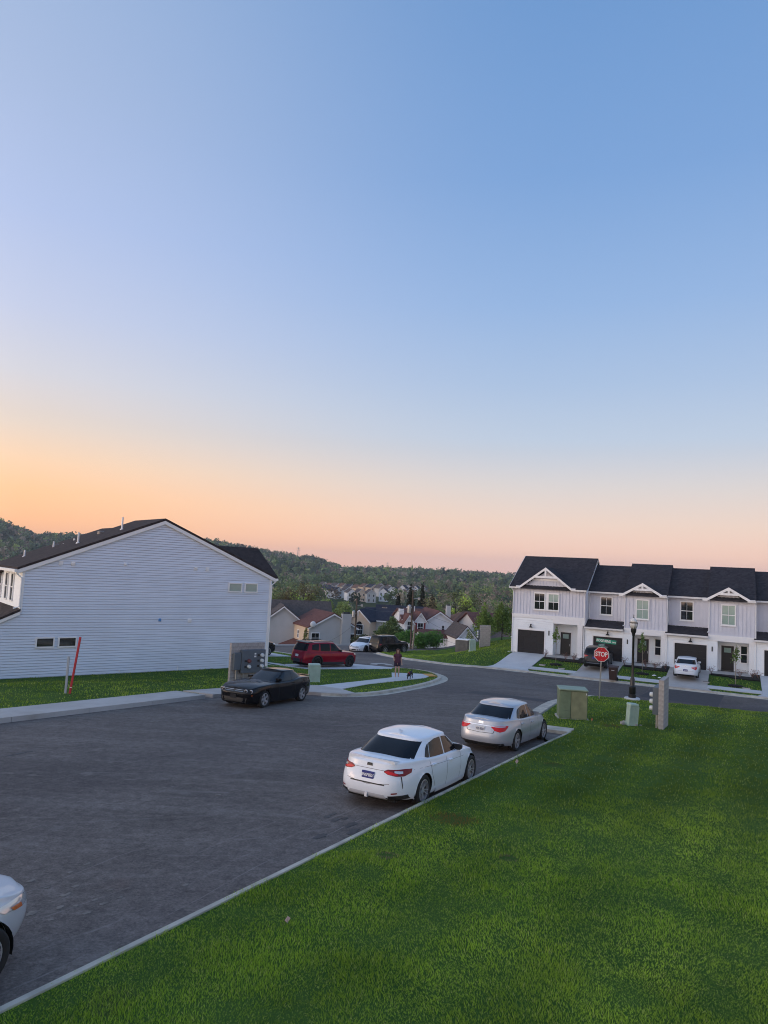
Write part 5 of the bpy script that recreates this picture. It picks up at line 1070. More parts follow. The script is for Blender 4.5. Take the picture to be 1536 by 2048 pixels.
# mint pedestals
def pedestal(label, loc, rz, w, d, hh, tilt=0, ribs=2):
    o = thing('utility_pedestal', label, 'utility box', loc, rz, 'mint utility pedestals'); o.rotation_euler = (0, tilt, rz)
    mb = MB(); mb.cbox(-w / 2, w / 2, -d / 2, d / 2, .06, hh - .09, .02); mb.obj('cabinet', M_MINT, o)
    mb = MB(); mb.cbox(-w / 2 - .02, w / 2 + .02, -d / 2 - .02, d / 2 + .02, hh - .089, hh, .035); mb.obj('lid', M_MINT, o)
    mb = MB(); mb.cbox(-w / 2 - .03, w / 2 + .03, -d / 2 - .03, d / 2 + .03, -.15, .059, .01); mb.obj('base', M_MINT, o)
    for i in range(ribs + 1):
        x = -w / 2 + w * i / ribs; B('rib', M_MINT, o, (x - .018, x + .018, -d / 2 - .025, -d / 2 - .001, .07, hh - .1))
    return o
pedestal('mint green utility box behind the tail of the black coupe', (-3.45, 40.2, g1(-3.45, 40.2) + .1), math.radians(12), .62, .45, 1.0, 0, 3)
pd = pedestal('leaning mint green utility box in front of the lamp post', (10.5, 29.55, g1(10.5, 29.5) + .12), math.radians(10), .36, .32, .86, math.radians(4.5), 2)
pedestal('small mint green utility box on the far lawn by the kerb', (8.75, 66.2, g1(8.75, 66.2) + .1), math.radians(5), .52, .42, 1.05, 0, 2)
for i in range(9):
    a = i * .7; r = .28 + .08 * (i % 3); mb = MB(); s_ = .05 + .03 * (i % 2); mb.cbox(-s_, s_, -s_ * .7, s_ * .7, -.03, s_ * .9, .015)
    o = mb.obj('stone', M_BLOCK); x, y = 10.55 + r * math.cos(a), 29.7 + r * .8 * math.sin(a); o.location = (x, y, g1(x, y) + .1); o.rotation_euler = (0, 0, a); o.parent = pd; o.location = (x - 10.5, y - 29.55, 0)
# green transformer
tr = thing('transformer', 'big olive green transformer cabinet on the lawn behind the silver car', 'transformer', (8.45, 30.95, g1(8.45, 30.95) + .08), math.radians(-8)); tr.scale = (.9, .9, .96)
B('pad', M_CONC, tr, (-.72, .72, -.62, .62, -.2, .06))
mb = MB(); mb.prism([(-.55, .06), (.55, .06), (.55, 1.28), (-.5, 1.28), (-.55, 1.2)], 'x', -.64, .64); mb.obj('cabinet', M_TGREEN, tr)
mb = MB(); mb.cbox(-.62, -.13, -.585, -.551, .42, 1.24, .01); mb.obj('door', M_TGREEN, tr); mb = MB(); mb.cbox(-.62, -.13, -.585, -.551, .08, .405, .01); mb.obj('lower_panel', M_TGREEN, tr)
mb = MB(); mb.cbox(-.10, .62, -.59, -.551, .08, 1.24, .01); mb.obj('door', M_TGREEN2, tr)
mb = MB(); mb.cbox(-.67, .67, -.62, .58, 1.281, 1.33, .015); mb.obj('lid', mat('pale_green_lid', (.24, .31, .22), .5, noise=(4, .15)), tr); B('notice', M_PLATEW, tr, (.56, .6, -.594, -.591, 1.12, 1.2))
gx_ = thing('grey_transformer', 'grey transformer box on the far lawn near the small mint box', 'transformer', (8.35, 70.3, g1(8.35, 70.3) + .1), math.radians(-20))
mb = MB(); mb.box(-.6, .6, -.6, .6, -.2, 1.12); mb.obj('cabinet', mat('weathered_grey', (.13, .125, .12), .7, noise=(3, .2)), gx_); mb = MB(); mb.cbox(-.63, .63, -.63, .63, 1.121, 1.17, .01); mb.obj('lid', M_SIGNW, gx_)
# marker posts by the grey house
def post(name, label, x, y, hgt, w, m, lean, mark=None):
    o = thing(name, label, 'marker post', (x, y, g1(x, y) + .08)); o.rotation_euler = (0, lean, 0)
    mb = MB(); mb.cbox(-w / 2, w / 2, -.02, .02, -.3, hgt, .012); mb.obj('post', m, o)
    if mark: B('reflector', mark, o, (-w / 2 - .002, w / 2 + .002, -.024, -.021, .28, .31))
post('marker_post', 'leaning red marker post beside the grey house', -12.85, 30.5, 2.42, .095, M_REDP, math.radians(6), M_SIGNW)
post('grey_post', 'short grey post beside the red marker post', -13.03, 30.5, 1.58, .10, M_GREYP, math.radians(0.5))
# street lamp
sx, sy = 14.0, 39.3
lp_ = thing('street_lamp', 'black cast-iron street lamp on a round concrete foot', 'street lamp', (sx, sy, g1(sx, sy) + .08))
mb = MB(); mb.lathe([(.4, -.2), (.42, .1), (.38, .14), (.001, .14)], 24); mb.obj('concrete_foot', M_WALK, lp_)
mb = MB(); mb.lathe([(.2, .14), (.2, .3), (.17, .32), (.17, .36), (.18, .38), (.18, .72), (.13, .76), (.12, .8), (.12, 1.15), (.085, 1.2), (.085, 1.24), (.07, 1.3), (.055, 3.45), (.07, 3.47), (.07, 3.52)], 16); mb.obj('pole', M_IRON, lp_, True, 40)
mb = MB(); mb.lathe([(.07, 3.52), (.09, 3.6), (.14, 3.68), (.15, 3.84), (.13, 3.86)], 16); mb.obj('fitter', M_IRON, lp_, True, 40)
mb = MB(); mb.lathe([(.13, 3.861), (.2, 4.0), (.21, 4.14), (.19, 4.16)], 16); mb.obj('globe', M_FROST, lp_, True)
for i in range(8):
    a = i * math.pi / 4; mb = MB(); mb.tube([(.135 * math.cos(a), .135 * math.sin(a), 3.86), (.205 * math.cos(a), .205 * math.sin(a), 4.0), (.215 * math.cos(a), .215 * math.sin(a), 4.16)], .008, 5); mb.obj('globe_rib', M_IRON, lp_)
mb = MB(); mb.lathe([(.225, 4.16), (.225, 4.19), (.2, 4.2)], 16); mb.obj('roof_ring', M_IRON, lp_)
mb = MB(); mb.lathe([(.2, 4.2), (.17, 4.3), (.08, 4.4), (.06, 4.44), (.001, 4.45)], 16); mb.obj('roof', M_FROST, lp_, True); mb = MB(); mb.lathe([(.03, 4.44), (.035, 4.48), (.012, 4.52), (.02, 4.56), (.001, 4.66)], 10); mb.obj('finial', M_IRON, lp_, True)
# stop sign with street names
sx, sy = 12.12, 39.0
st = thing('stop_sign', 'red octagonal stop sign on a steel pole with green street names', 'road sign', (sx, sy, g1(sx, sy) + .08), math.radians(-12)); st.rotation_euler = (0, math.radians(1.2), math.radians(-12))
mb = MB(); mb.box(-.03, .03, -.012, .012, -.3, 2.95); mb.box(-.012, .012, .012, .035, -.3, 2.95); mb.obj('pole', M_STEEL, st)
R8 = .381; oc = lambda r: [(r / math.cos(math.pi / 8) * math.cos(math.pi / 8 + k * math.pi / 4), 2.1 + .28 + r / math.cos(math.pi / 8) * math.sin(math.pi / 8 + k * math.pi / 4)) for k in range(8)]
mb = MB(); mb.prism(oc(R8), 'y', -.020, -.014); pl = mb.obj('sign_plate', M_SIGNW, st); mb = MB(); mb.prism(oc(R8 - .022), 'y', -.023, -.0201); mb.obj('sign_face', M_SIGNR, pl)
text('lettering', 'STOP', M_SIGNW, pl, (0, -.026, 2.38), (math.pi / 2, 0, 0), .34, .78, bold=.008)
for z in (2.1, 2.66): B('bolt', M_STEEL, pl, (-.012, .012, -.027, -.0231, z - .012, z + .012))
nm = B('street_name_plate', M_SIGNG, st, (-.52, .52, -.006, .006, 2.97, 3.19)); nm.rotation_euler = (0, math.radians(3), math.radians(-8)); nm.location = (.06, 0, .03)
text('lettering', 'RIDGE BEND', M_SIGNW, nm, (-.13, -.009, 3.08), (math.pi / 2, 0, 0), .185, .72, bold=.004); text('lettering', 'DRIVE', M_SIGNW, nm, (.40, -.009, 3.065), (math.pi / 2, 0, 0), .095, .78, bold=.002)
nm = B('street_name_plate', M_SIGNG, st, (-.43, .43, -.006, .006, 2.79, 2.955)); nm.rotation_euler = (0, 0, math.radians(62)); text('lettering', 'RIDGE TOP DR', M_SIGNW, nm, (0, -.009, 2.87), (math.pi / 2, 0, 0), .14, .68, bold=.003)
# wheelie bin
bx_, by_ = rowxy(10.0, 7.5); bn = thing('wheelie_bin', 'brown wheelie bin at the kerb by the dark SUV', 'bin', (bx_, by_, g1(bx_, by_) + .1), RB)
M_BIN = mat('brown_plastic', (.045, .022, .018), .5, noise=(3, .15))
mb = MB(); mb.add([(-.24, -.28, .1), (.24, -.28, .1), (.24, .24, .1), (-.24, .24, .1), (-.31, -.37, 1.0), (.31, -.37, 1.0), (.31, .34, 1.0), (-.31, .34, 1.0)], [(3, 2, 1, 0), (4, 5, 6, 7), (0, 1, 5, 4), (1, 2, 6, 5), (2, 3, 7, 6), (3, 0, 4, 7)]); mb.obj('tub', M_BIN, bn)
mb = MB(); mb.prism([(-.41, 1.0), (.40, 1.0), (.38, 1.08), (.1, 1.14), (-.36, 1.07)], 'x', -.34, .34); mb.obj('lid', M_BIN, bn)
for sg in (-1, 1): mb = MB(); mb.lathe([(.13, -.04), (.14, 0), (.13, .04)], 14, 'x', (sg * .27, .26, .14)); mb.obj('wheel', M_TYRE, bn)
mb = MB(); mb.tube([(-.25, .40, 1.0), (.25, .40, 1.0)], .018, 8); mb.obj('handle', M_BIN, bn); B('sticker', M_SIGNW, bn, (-.1, .12, -.362, -.352, .8, .83))
# small things lying about
M_FLAG = mat('pale_flag', (.75, .50, .45), .7); M_OFLAG = mat('orange_flag', (.75, .22, .08), .7)
for (x, y, m, lab, hh) in ((4.05, 20.3, M_FLAG, 'small pale utility flag on the near lawn beside the white car', .22), (-1.0, 9.75, M_FLAG, 'small pale utility flag on the near lawn closest to us', .10), (8.95, 29.7, M_OFLAG, 'small orange utility flag near the green transformer', .20)):
    o = thing('utility_flag', lab, 'flag', (x, y, g1(x, y) + .1), .4); mb = MB(); mb.tube([(0, 0, -.03), (0, 0, hh)], .003, 5); mb.obj('wire', M_STEEL, o)
    mb = MB(); s_ = .09 if hh < .15 else .14; mb.add([(0, .001, hh), (s_ * .55, .03, hh - s_ * .5), (0, .005, hh - s_), (-s_ * .5, -.02, hh - s_ * .45), (0, -.004, hh), (s_ * .55, .025, hh - s_ * .5), (0, 0, hh - s_), (-s_ * .5, -.025, hh - s_ * .45)], [(0, 1, 2, 3), (7, 6, 5, 4), (0, 4, 5, 1), (1, 5, 6, 2), (2, 6, 7, 3), (3, 7, 4, 0)]); mb.obj('flag', m, o)
for i, (s_, q_) in enumerate(((3.9, 4.3), (5.6, 4.9), (16.2, 4.4), (18.9, 5.0))):
    p = rowxy(s_, q_); o = thing('valve_lid', ['valve lid in the lawn left of the end house sapling', 'valve lid in the lawn right of the end house sapling', 'valve lid in the lawn right of the white driveway saloon', 'valve lid in the lawn at the edge of the picture'][i], 'valve lid', (p[0], p[1], g1(*p) + .15), RB)
    mb = MB(); mb.cbox(-.25, .25, -.16, .16, -.1, .03, .02); mb.obj('frame', M_CONC, o); mb = MB(); mb.cbox(-.2, .2, -.12, .12, .0301, .04, .005); mb.obj('lid', M_MULCH if i < 2 else M_CLAD, o)
for i, (s_, q_) in enumerate(((12.55, 4.2), (13.0, 4.75))):
    p = rowxy(s_, q_); o = thing('paper_scrap', ['larger white paper scrap on the lawn before the middle sapling', 'smaller white paper scrap on the lawn by the white driveway saloon'][i], 'litter', (p[0], p[1], g1(*p) + .17))
    mb = MB(); w = .16 - .04 * i; mb.add([(-w, -.08, .0), (w, -.1, .03), (w * .8, .1, .06), (-w * .9, .08, .02), (0, 0, .09), (0, 0, -.03)], [(0, 1, 4), (1, 2, 4), (2, 3, 4), (3, 0, 4), (1, 0, 5), (2, 1, 5), (3, 2, 5), (0, 3, 5)]); mb.obj('paper', M_SIGNW, o)
# manhole on the street
o = thing('manhole', 'round concrete-collared manhole in the street by the red SUV', 'manhole', (.4, 56.5, g1(.4, 56.5))); mb = MB(); mb.lathe([(.9, -.1), (.9, .006), (.001, .006)], 24); mb.obj('collar', M_CONC, o); mb = MB(); mb.lathe([(.33, .0), (.33, .012), (.001, .012)], 20); mb.obj('lid', M_CLAD, o)
# ------------------------------------------------------------------ person and dog
def skin(name, joints, bones, m, parent, sub=2, root=0):
    me = bpy.data.meshes.new(name); me.from_pydata([j[0] for j in joints], bones, []); o = bpy.data.objects.new(name, me); link(o)
    o.modifiers.new('skin', 'SKIN'); 
    for i, v in enumerate(me.skin_vertices[0].data):
        r = joints[i][1]; v.radius = r if isinstance(r, tuple) else (r, r); v.use_root = (i == root)
    md = o.modifiers.new('sub', 'SUBSURF'); md.levels = md.render_levels = sub
    dg = bpy.context.evaluated_depsgraph_get(); ev = o.evaluated_get(dg); nm_ = bpy.data.meshes.new_from_object(ev); bpy.data.objects.remove(o)
    nm_.materials.clear(); nm_.materials.append(m); nm_.polygons.foreach_set('use_smooth', [True] * len(nm_.polygons))
    return link(bpy.data.objects.new(name, nm_), parent)
M_SKIN = mat('skin', (.50, .30, .22), .55); M_HAIR = mat('auburn_hair', (.12, .045, .022), .5); M_SHIRT = mat('plum_shirt', (.085, .022, .045), .8, noise=(30, .3)); M_SHORT = mat('dark_shorts', (.035, .018, .04), .85); M_SHOE = mat('sandal', (.28, .14, .11), .7)
pn = thing('person', 'person in a plum shirt and dark shorts walking on the footpath', 'person', (1.32, 45.3, g1(1.32, 45.3) + .135), 0)
J = [((0, 0, .93), (.15, .11)), ((0, 0, 1.08), (.125, .095)), ((0, .0, 1.28), (.15, .10)), ((0, .01, 1.42), (.09, .07)), ((0, .0, 1.47), .05), ((0, -.02, 1.53), (.055, .06)), ((0, -.02, 1.60), (.075, .088)), ((0, -.01, 1.68), .055),
     ((.17, 0, 1.37), .052), ((.23, .02, 1.12), .042), ((.27, -.06, .90), .030), ((.275, -.08, .83), (.035, .02)),
     ((-.17, 0, 1.37), .052), ((-.24, -.0, 1.13), .042), ((-.235, -.2, 1.05), .030), ((-.22, -.27, 1.06), (.03, .022)),
     ((.09, 0, .80), .088), ((.10, -.05, .48), .055), ((.105, .04, .26), .05), ((.10, .10, .07), .034), ((.105, -.02, .035), (.036, .028)), ((.105, -.09, .03), (.036, .022)),
     ((-.09, 0, .80), .088), ((-.10, -.07, .48), .055), ((-.105, -.08, .26), .05), ((-.105, -.1, .07), .034), ((-.11, -.2, .035), (.036, .026)), ((-.11, -.26, .03), (.036, .02)),
     ((.275, -.1, .79), .010), ((.275, -.115, .75), .008), ((.30, -.11, .79), .009), ((.31, -.13, .755), .007), ((.25, -.12, .79), .009), ((.25, -.14, .76), .007),
     ((-.22, -.31, 1.07), .010), ((-.20, -.33, 1.09), .008), ((-.24, -.31, 1.08), .009), ((-.235, -.325, 1.11), .007), ((-.195, -.28, 1.09), .009), ((-.18, -.29, 1.12), .007)]
Bn = [(0, 1), (1, 2), (2, 3), (3, 4), (4, 5), (5, 6), (6, 7), (3, 8), (8, 9), (9, 10), (10, 11), (3, 12), (12, 13), (13, 14), (14, 15), (0, 16), (16, 17), (17, 18), (18, 19), (19, 20), (20, 21), (0, 22), (22, 23), (23, 24), (24, 25), (25, 26), (26, 27), (11, 28), (28, 29), (11, 30), (30, 31), (11, 32), (32, 33), (15, 34), (34, 35), (15, 36), (36, 37), (15, 38), (38, 39)]
body = skin('body', J, Bn, M_SKIN, pn)
mb = MB(); mb.lathe([(.215, .90), (.21, .97), (.185, 1.08), (.19, 1.2), (.205, 1.3), (.19, 1.40), (.10, 1.455), (.07, 1.46)], 18); sh = mb.obj('shirt', M_SHIRT, pn, True); sh.scale = (1, .72, 1)
for sg in (1, -1): mb = MB(); mb.tube([(sg * .12, 0, 1.40), (sg * .175, 0, 1.36), (sg * .215, .01, 1.24)], [.07, .075, .07], 10); mb.obj('sleeve', M_SHIRT, pn, True)
for sg, fy in ((1, -.03), (-1, -.04)): mb = MB(); mb.tube([(sg * .08, 0, .95), (sg * .09, 0, .82), (sg * .097, fy, .66)], [.12, .118, .105], 12); mb.obj('shorts_leg', M_SHORT, pn, True)
mb = MB(); mb.lathe([(.12, 1.36), (.125, 1.5), (.118, 1.6), (.105, 1.69), (.06, 1.745), (.001, 1.755)], 16); hr = mb.obj('hair', M_HAIR, pn, True); hr.scale = (1, .72, 1); hr.location = (0, .055, 0)
for sg in (1, -1): mb = MB(); mb.tube([(sg * .055, -.035, 1.73), (sg * .098, -.03, 1.63), (sg * .10, -.04, 1.5), (sg * .095, -.075, 1.37)], [.035, .035, .04, .03], 8); mb.obj('hair_lock', M_HAIR, pn, True)
M_EYE = mat('dark_eye', (.02, .015, .012), .3); M_LIP = mat('lips', (.35, .12, .11), .5)
for sg in (1, -1): B('eye', M_EYE, pn, (sg * .033 - .013, sg * .033 + .013, -.112, -.104, 1.605, 1.618))
mb = MB(); mb.add([(-.014, -.105, 1.575), (.014, -.105, 1.575), (0, -.128, 1.578), (0, -.104, 1.61)], [(0, 2, 3), (2, 1, 3), (0, 1, 2)]); mb.obj('nose', M_SKIN, pn); B('mouth', M_LIP, pn, (-.022, .022, -.103, -.098, 1.545, 1.553))
pn.rotation_euler = (0, 0, math.radians(4))
M_DOG = mat('black_fur', (.010, .010, .011), .75, bump=(60, .5, .01))
dg_ = thing('dog', 'small black dog sniffing the grass edge beside the walking person', 'dog', (2.1, 44.3, g1(2.1, 44.3) + .13), math.radians(-58)); dg_.rotation_euler = (0, 0, math.radians(-110))
J = [((-.18, 0, .40), (.085, .09)), ((.0, 0, .40), (.08, .10)), ((.18, 0, .39), (.10, .12)), ((.30, 0, .38), (.065, .07)), ((.40, 0, .27), (.062, .066)), ((.45, 0, .20), .042), ((.50, 0, .13), .028),
     ((.19, .07, .28), .045), ((.17, .07, .14), .026), ((.18, .07, .02), .024), ((.21, -.07, .28), .045), ((.24, -.07, .14), .026), ((.24, -.07, .02), .024),
     ((-.20, .08, .29), .058), ((-.13, .08, .21), .036), ((-.24, .08, .13), .023), ((-.22, .08, .02), .022), ((-.22, -.08, .29), .058), ((-.19, -.08, .20), .036), ((-.31, -.08, .12), .023), ((-.30, -.08, .02), .022),
     ((-.30, 0, .47), .03), ((-.36, 0, .57), .024), ((-.33, 0, .66), .015), ((.37, .06, .31), .018), ((.41, .09, .23), .014), ((.37, -.06, .31), .018), ((.41, -.09, .23), .014)]
Bn = [(0, 1), (1, 2), (2, 3), (3, 4), (4, 5), (5, 6), (2, 7), (7, 8), (8, 9), (2, 10), (10, 11), (11, 12), (0, 13), (13, 14), (14, 15), (15, 16), (0, 17), (17, 18), (18, 19), (19, 20), (0, 21), (21, 22), (22, 23), (4, 24), (24, 25), (4, 26), (26, 27)]
skin('body', J, Bn, M_DOG, dg_); mb = MB(); mb.lathe([(.075, -.012), (.08, 0), (.075, .012)], 14, 'x', (.31, 0, .37)); mb.obj('collar', M_REDP, dg_)
# ------------------------------------------------------------------ houses down the slope
M_GREYW = mat('grey_wall', (.50, .51, .52), .7, noise=(1, .05)); M_TAN = mat('tan_wall', (.66, .53, .40), .7, noise=(1, .05)); M_WHITEW = mat('white_wall', (.84, .85, .87), .7, noise=(1, .04)); M_BLUEW = mat('pale_blue_wall', (.42, .52, .62), .7)
M_BRICK = mat('orange_brick', (.42, .15, .075), .85, noise=(6, .25)); M_RROOF = shingle('red_brown_shingles', (.10, .045, .04), (.18, .085, .072)); M_BROOF = shingle('brown_shingles', (.12, .068, .048), (.21, .12, .085)); M_GROOF = shingle('grey_brown_shingles', (.065, .056, .054), (.125, .105, .098)); M_BLROOF = shingle('blue_black_shingles', (.022, .026, .04), (.045, .05, .07)); M_SHUT = mat('red_shutter', (.22, .025, .03), .6)
M_REDGLASS = M_GLASS
def gable_block(p, x0, x1, y0, y1, zb, ze, zr, wm, rm, along='y', ov=.35, th=.16, names=('wall', 'roof')):
    """gabled volume; along = direction of the ridge"""
    mb = MB()
    if along == 'y':
        xm = (x0 + x1) / 2; mb.prism([(x0, zb), (x1, zb), (x1, ze), (xm, zr), (x0, ze)], 'y', y0, y1); sl = (zr - ze) / (xm - x0)
        w = mb.obj(names[0], wm, p); mb = MB(); mb.prism([(x0 - ov, ze - sl * ov + .02), (xm, zr + .02), (x1 + ov, ze - sl * ov + .02), (x1 + ov, ze - sl * ov + th), (xm, zr + th), (x0 - ov, ze - sl * ov + th)], 'y', y0 - ov, y1 + ov)
        r = mb.obj(names[1], rm, p); mb = MB()
        rake(mb, (x0 - ov, ze - sl * ov + .01), (xm, zr + .01), .2, y0 - ov - .03, y0 - ov + .02); rake(mb, (x1 + ov, ze - sl * ov + .01), (xm, zr + .01), .2, y0 - ov - .03, y0 - ov + .02); mb.obj('rake_board', M_TRIM, p)
    else:
        ym = (y0 + y1) / 2; mb.prism([(y0, zb), (y1, zb), (y1, ze), (ym, zr), (y0, ze)], 'x', x0, x1); sl = (zr - ze) / (ym - y0)
        w = mb.obj(names[0], wm, p); mb = MB(); mb.prism([(y0 - ov, ze - sl * ov + .02), (ym, zr + .02), (y1 + ov, ze - sl * ov + .02), (y1 + ov, ze - sl * ov + th), (ym, zr + th), (y0 - ov, ze - sl * ov + th)], 'x', x0 - ov, x1 + ov); r = mb.obj(names[1], rm, p)
        B('fascia', M_TRIM, p, (x0 - ov, x1 + ov, y0 - ov - .03, y0 - ov - .001, ze - sl * ov - .1, ze - sl * ov + .1))
    return w, r
def chimney(p, x0, x1, y0, y1, z0, z1, m): o = B('chimney', m, p, (x0, x1, y0, y1, z0, z1)); B('chimney_cap', M_CLAD, o, (x0 + .15, x1 - .15, y0 + .15, y1 - .15, z1, z1 + .22))
def bwin(p, x, z, w, h_, y, rz=0., cols=2, rows=2, pm=M_GLASS): return window(p, (x, y, z), rz, w, h_, cols, rows, (pm,), .1, sill=False)
b1 = thing('valley_house', 'pale grey house with a plain gable just past the grey townhouse', 'house', (-12.7, 104, 0), math.radians(12)); gable_block(b1, -5.2, 3.0, 0, 10, -9, -2.6, .55, M_GREYW, M_GROOF); gable_block(b1, -9, 6.5, 4, 12, -9, -2.2, .95, M_GREYW, M_GROOF, 'x', names=('rear_wall', 'rear_roof')); mb = MB(); mb.tube([(-3.2, 1.5, -1.6), (-3.2, 1.5, -.2)], .12, 8); mb.obj('flue', M_CLAD, b1)
b2 = thing('valley_house', 'grey gabled house with red-brown roof and a broad chimney', 'house', (-9.4, 98, 0), math.radians(24))
gable_block(b2, 0, 6.9, 0, 8.2, -9, -1.75, .10, M_GREYW, M_RROOF, 'y', .3)
B('front_wall', M_TAN, b2, (-.04, -.001, .05, 8.1, -6.2, -1.8)); chimney(b2, 4.55, 5.85, -.65, -.01, -9, .15, M_GREYW); bwin(b2, .9, -3.9, 1.05, 1.3, -.01); bwin(b2, 6.4, -4.2, .62, 1.5, -.01, 0, 1)
for y in (1.5, 4.6, 7.2): bwin(b2, -.05, -3.6, .55, .95, 0, -math.pi / 2, 1).location = (-.05, y, -3.6)
mb = MB(); mb.prism([(-2.2, -5.0), (.0, -4.1), (0, -3.95), (-2.2, -4.85)], 'y', .2, 8.4); mb.obj('porch_roof', M_RROOF, b2)
for y in (2.5, 5.2, 8.1): B('porch_post', M_TRIM, b2, (-2.05, -1.9, y - .08, y + .08, -9, -4.95))
B('porch_base', M_BRICK, b2, (-2.1, -.05, .3, 8.2, -9, -6.2))
for x, y in ((2.2, 5.5), (2.6, 3.6), (2.9, 1.9)): B('roof_vent', M_CLAD, b2, (x - .2, x + .2, y - .15, y + .15, -.72, -.45))
mb = MB(); mb.lathe([(.02, 0), (.3, .06), (.42, .14), (.40, .16)], 14, 'y', (.35, -.6, -1.35)); mb.tube([(.35, -.55, -1.35), (.35, -.1, -1.8)], .03, 6); mb.obj('satellite_dish', M_PVC, b2)
mb = MB(); mb.tube([(2.9, -.06, -9), (2.9, -.06, -3.9), (2.95, -.15, -3.7)], .05, 6); mb.obj('service_mast', M_STEEL, b2)
b3 = thing('valley_house', 'tan gabled house with arched window, orange brick base and blue-black roof', 'house', (-4.55, 113, 0), math.radians(-28))
gable_block(b3, 0, 3.6, 0, 7, -9, -1.45, .12, M_TAN, M_BLROOF, 'y', .3); gable_block(b3, .2, 10, 2.0, 8.4, -9, -1.4, .2, M_GREYW, M_BLROOF, 'x', .3, names=('side_wall', 'main_roof')); B('brick_base', M_BRICK, b3, (-.05, 3.65, -.06, -.001, -9, -4.3))
ar = MB(); ar.lathe([(.45, -.05), (.45, .0), (.001, .0)], 20, 'y', (1.8, -.02, -2.15)); ar.obj('arched_light', M_GLASS, b3); bwin(b3, 1.8, -3.7, 1.3, 1.45, -.01, 0, 3)
b4 = thing('valley_house', 'house showing only a dark roof and tan chimney between the trees', 'house', (-.5, 124, 0), math.radians(-4)); gable_block(b4, 0, 8.5, 0, 9, -9, -2.4, .15, M_GREYW, M_BLROOF, 'x', .4); chimney(b4, 1.0, 1.9, -.9, -.1, -9, .05, M_TAN); chimney(b4, 5.2, 6.1, .2, 1.0, -9, .3, M_WHITEW)
b5 = thing('valley_house', 'white house with red-brown roofs and red window shutters', 'house', (6.9, 104.5, 0), math.radians(10))
gable_block(b5, 0, 4.1, 0, 9, -9, -.55, .80, M_WHITEW, M_RROOF, 'y', .3); gable_block(b5, -3.2, .3, .8, 8, -9, -.5, .75, M_WHITEW, M_RROOF, 'x', .3, names=('wing_wall', 'wing_roof')); gable_block(b5, -1.9, -.1, -.8, 3, -9, -.6, .62, M_WHITEW, M_RROOF, 'y', .25, names=('bay_wall', 'bay_roof')); gable_block(b5, -3.4, -2.1, -1.2, 3, -9, -.75, .25, M_WHITEW, M_RROOF, 'y', .25, names=('dormer_wall', 'dormer_roof'))
gable_block(b5, -1.5, 4.8, -4.6, -.2, -9, -2.6, -1.75, M_WHITEW, M_RROOF, 'x', .3, names=('garage_wall', 'garage_roof')); gable_block(b5, 2.8, 5.0, -6.2, -4.0, -9, -2.75, -2.1, M_WHITEW, M_RROOF, 'y', .2, names=('porch_wall', 'porch_roof'))
bwin(b5, 2.6, -1.9, .35, .7, -.01, 0, 1); bwin(b5, 3.75, -2.4, .5, 1.2, -.01, 0, 1); bwin(b5, -1.0, -2.05, .75, 1.15, -.81, 0, 2); bwin(b5, -2.75, -1.9, .5, 1.2, -1.21, 0, 2); bwin(b5, 3.5, -4.3, .7, 1.3, -6.21, 0, 2); bwin(b5, 4.5, -4.3, .55, 1.3, -6.21, 0, 2)
for x in (-1.62, -.38): B('shutter', M_SHUT, b5, (x - .14, x + .14, -.87, -.81, -2.1, -.85))
chimney(b5, -3.6, -2.9, 2.0, 2.7, -2, .9, M_WHITEW); B('skylight', M_BLIND, b5, (-1.4, -.7, 1.3, 1.32, .2, .4))
b6 = thing('valley_house', 'tan two-storey house with brown hipped roof among the trees', 'house', (12.8, 121, 0), math.radians(6))
mb = MB(); mb.box(0, 5.6, 0, 8, -10, -1.5); mb.obj('wall', M_TAN, b6); mb = MB(); mb.add([(-.4, -.4, -1.55), (6, -.4, -1.55), (6, 8.4, -1.55), (-.4, 8.4, -1.55), (2.2, 3.6, .0), (3.6, 4.4, .0)], [(0, 1, 5, 4), (1, 2, 5), (2, 3, 4, 5), (3, 0, 4), (0, 3, 2, 1)]); mb.obj('roof', M_BROOF, b6)
for x in (.6, 2.9, 4.8): bwin(b6, x, -3.2, .45, .95, -.01, 0, 1)
mb = MB(); mb.add([(-.4, -2, -4.6), (6, -2, -4.6), (6, 0, -3.9), (-.4, 0, -3.9), (-.4, -2, -4.8), (6, -2, -4.8)], [(0, 1, 2, 3), (0, 4, 5, 1)]); mb.obj('porch_roof', M_BROOF, b6); chimney(b6, -.9, -.15, 2.6, 3.4, -9, .9, M_GREYW); chimney(b6, 7.2, 8.6, -3, -2, -9, .7, M_WHITEW)
b7 = thing('valley_house', 'small white gable house beyond the grey transformer', 'house', (11.7, 94.5, 0), math.radians(8)); gable_block(b7, -1.15, 1.15, 0, 7, -8, -1.75, -.42, M_WHITEW, M_GROOF, 'y', .3); bwin(b7, .1, -3.2, .45, 1.15, -.01, 0, 1)
b8 = thing('valley_house', 'pale blue gable with broad brown roof beside the end row house', 'house', (18.2, 93, 0), math.radians(14)); gable_block(b8, -2.2, 3.6, 0, 9, -8, -2.0, .35, M_BLUEW, M_GROOF, 'y', .35); gable_block(b8, -2.6, 7, 8, 15, -8, -.6, .9, M_GREYW, M_RROOF, 'x', .3, names=('rear_wall', 'rear_roof'))
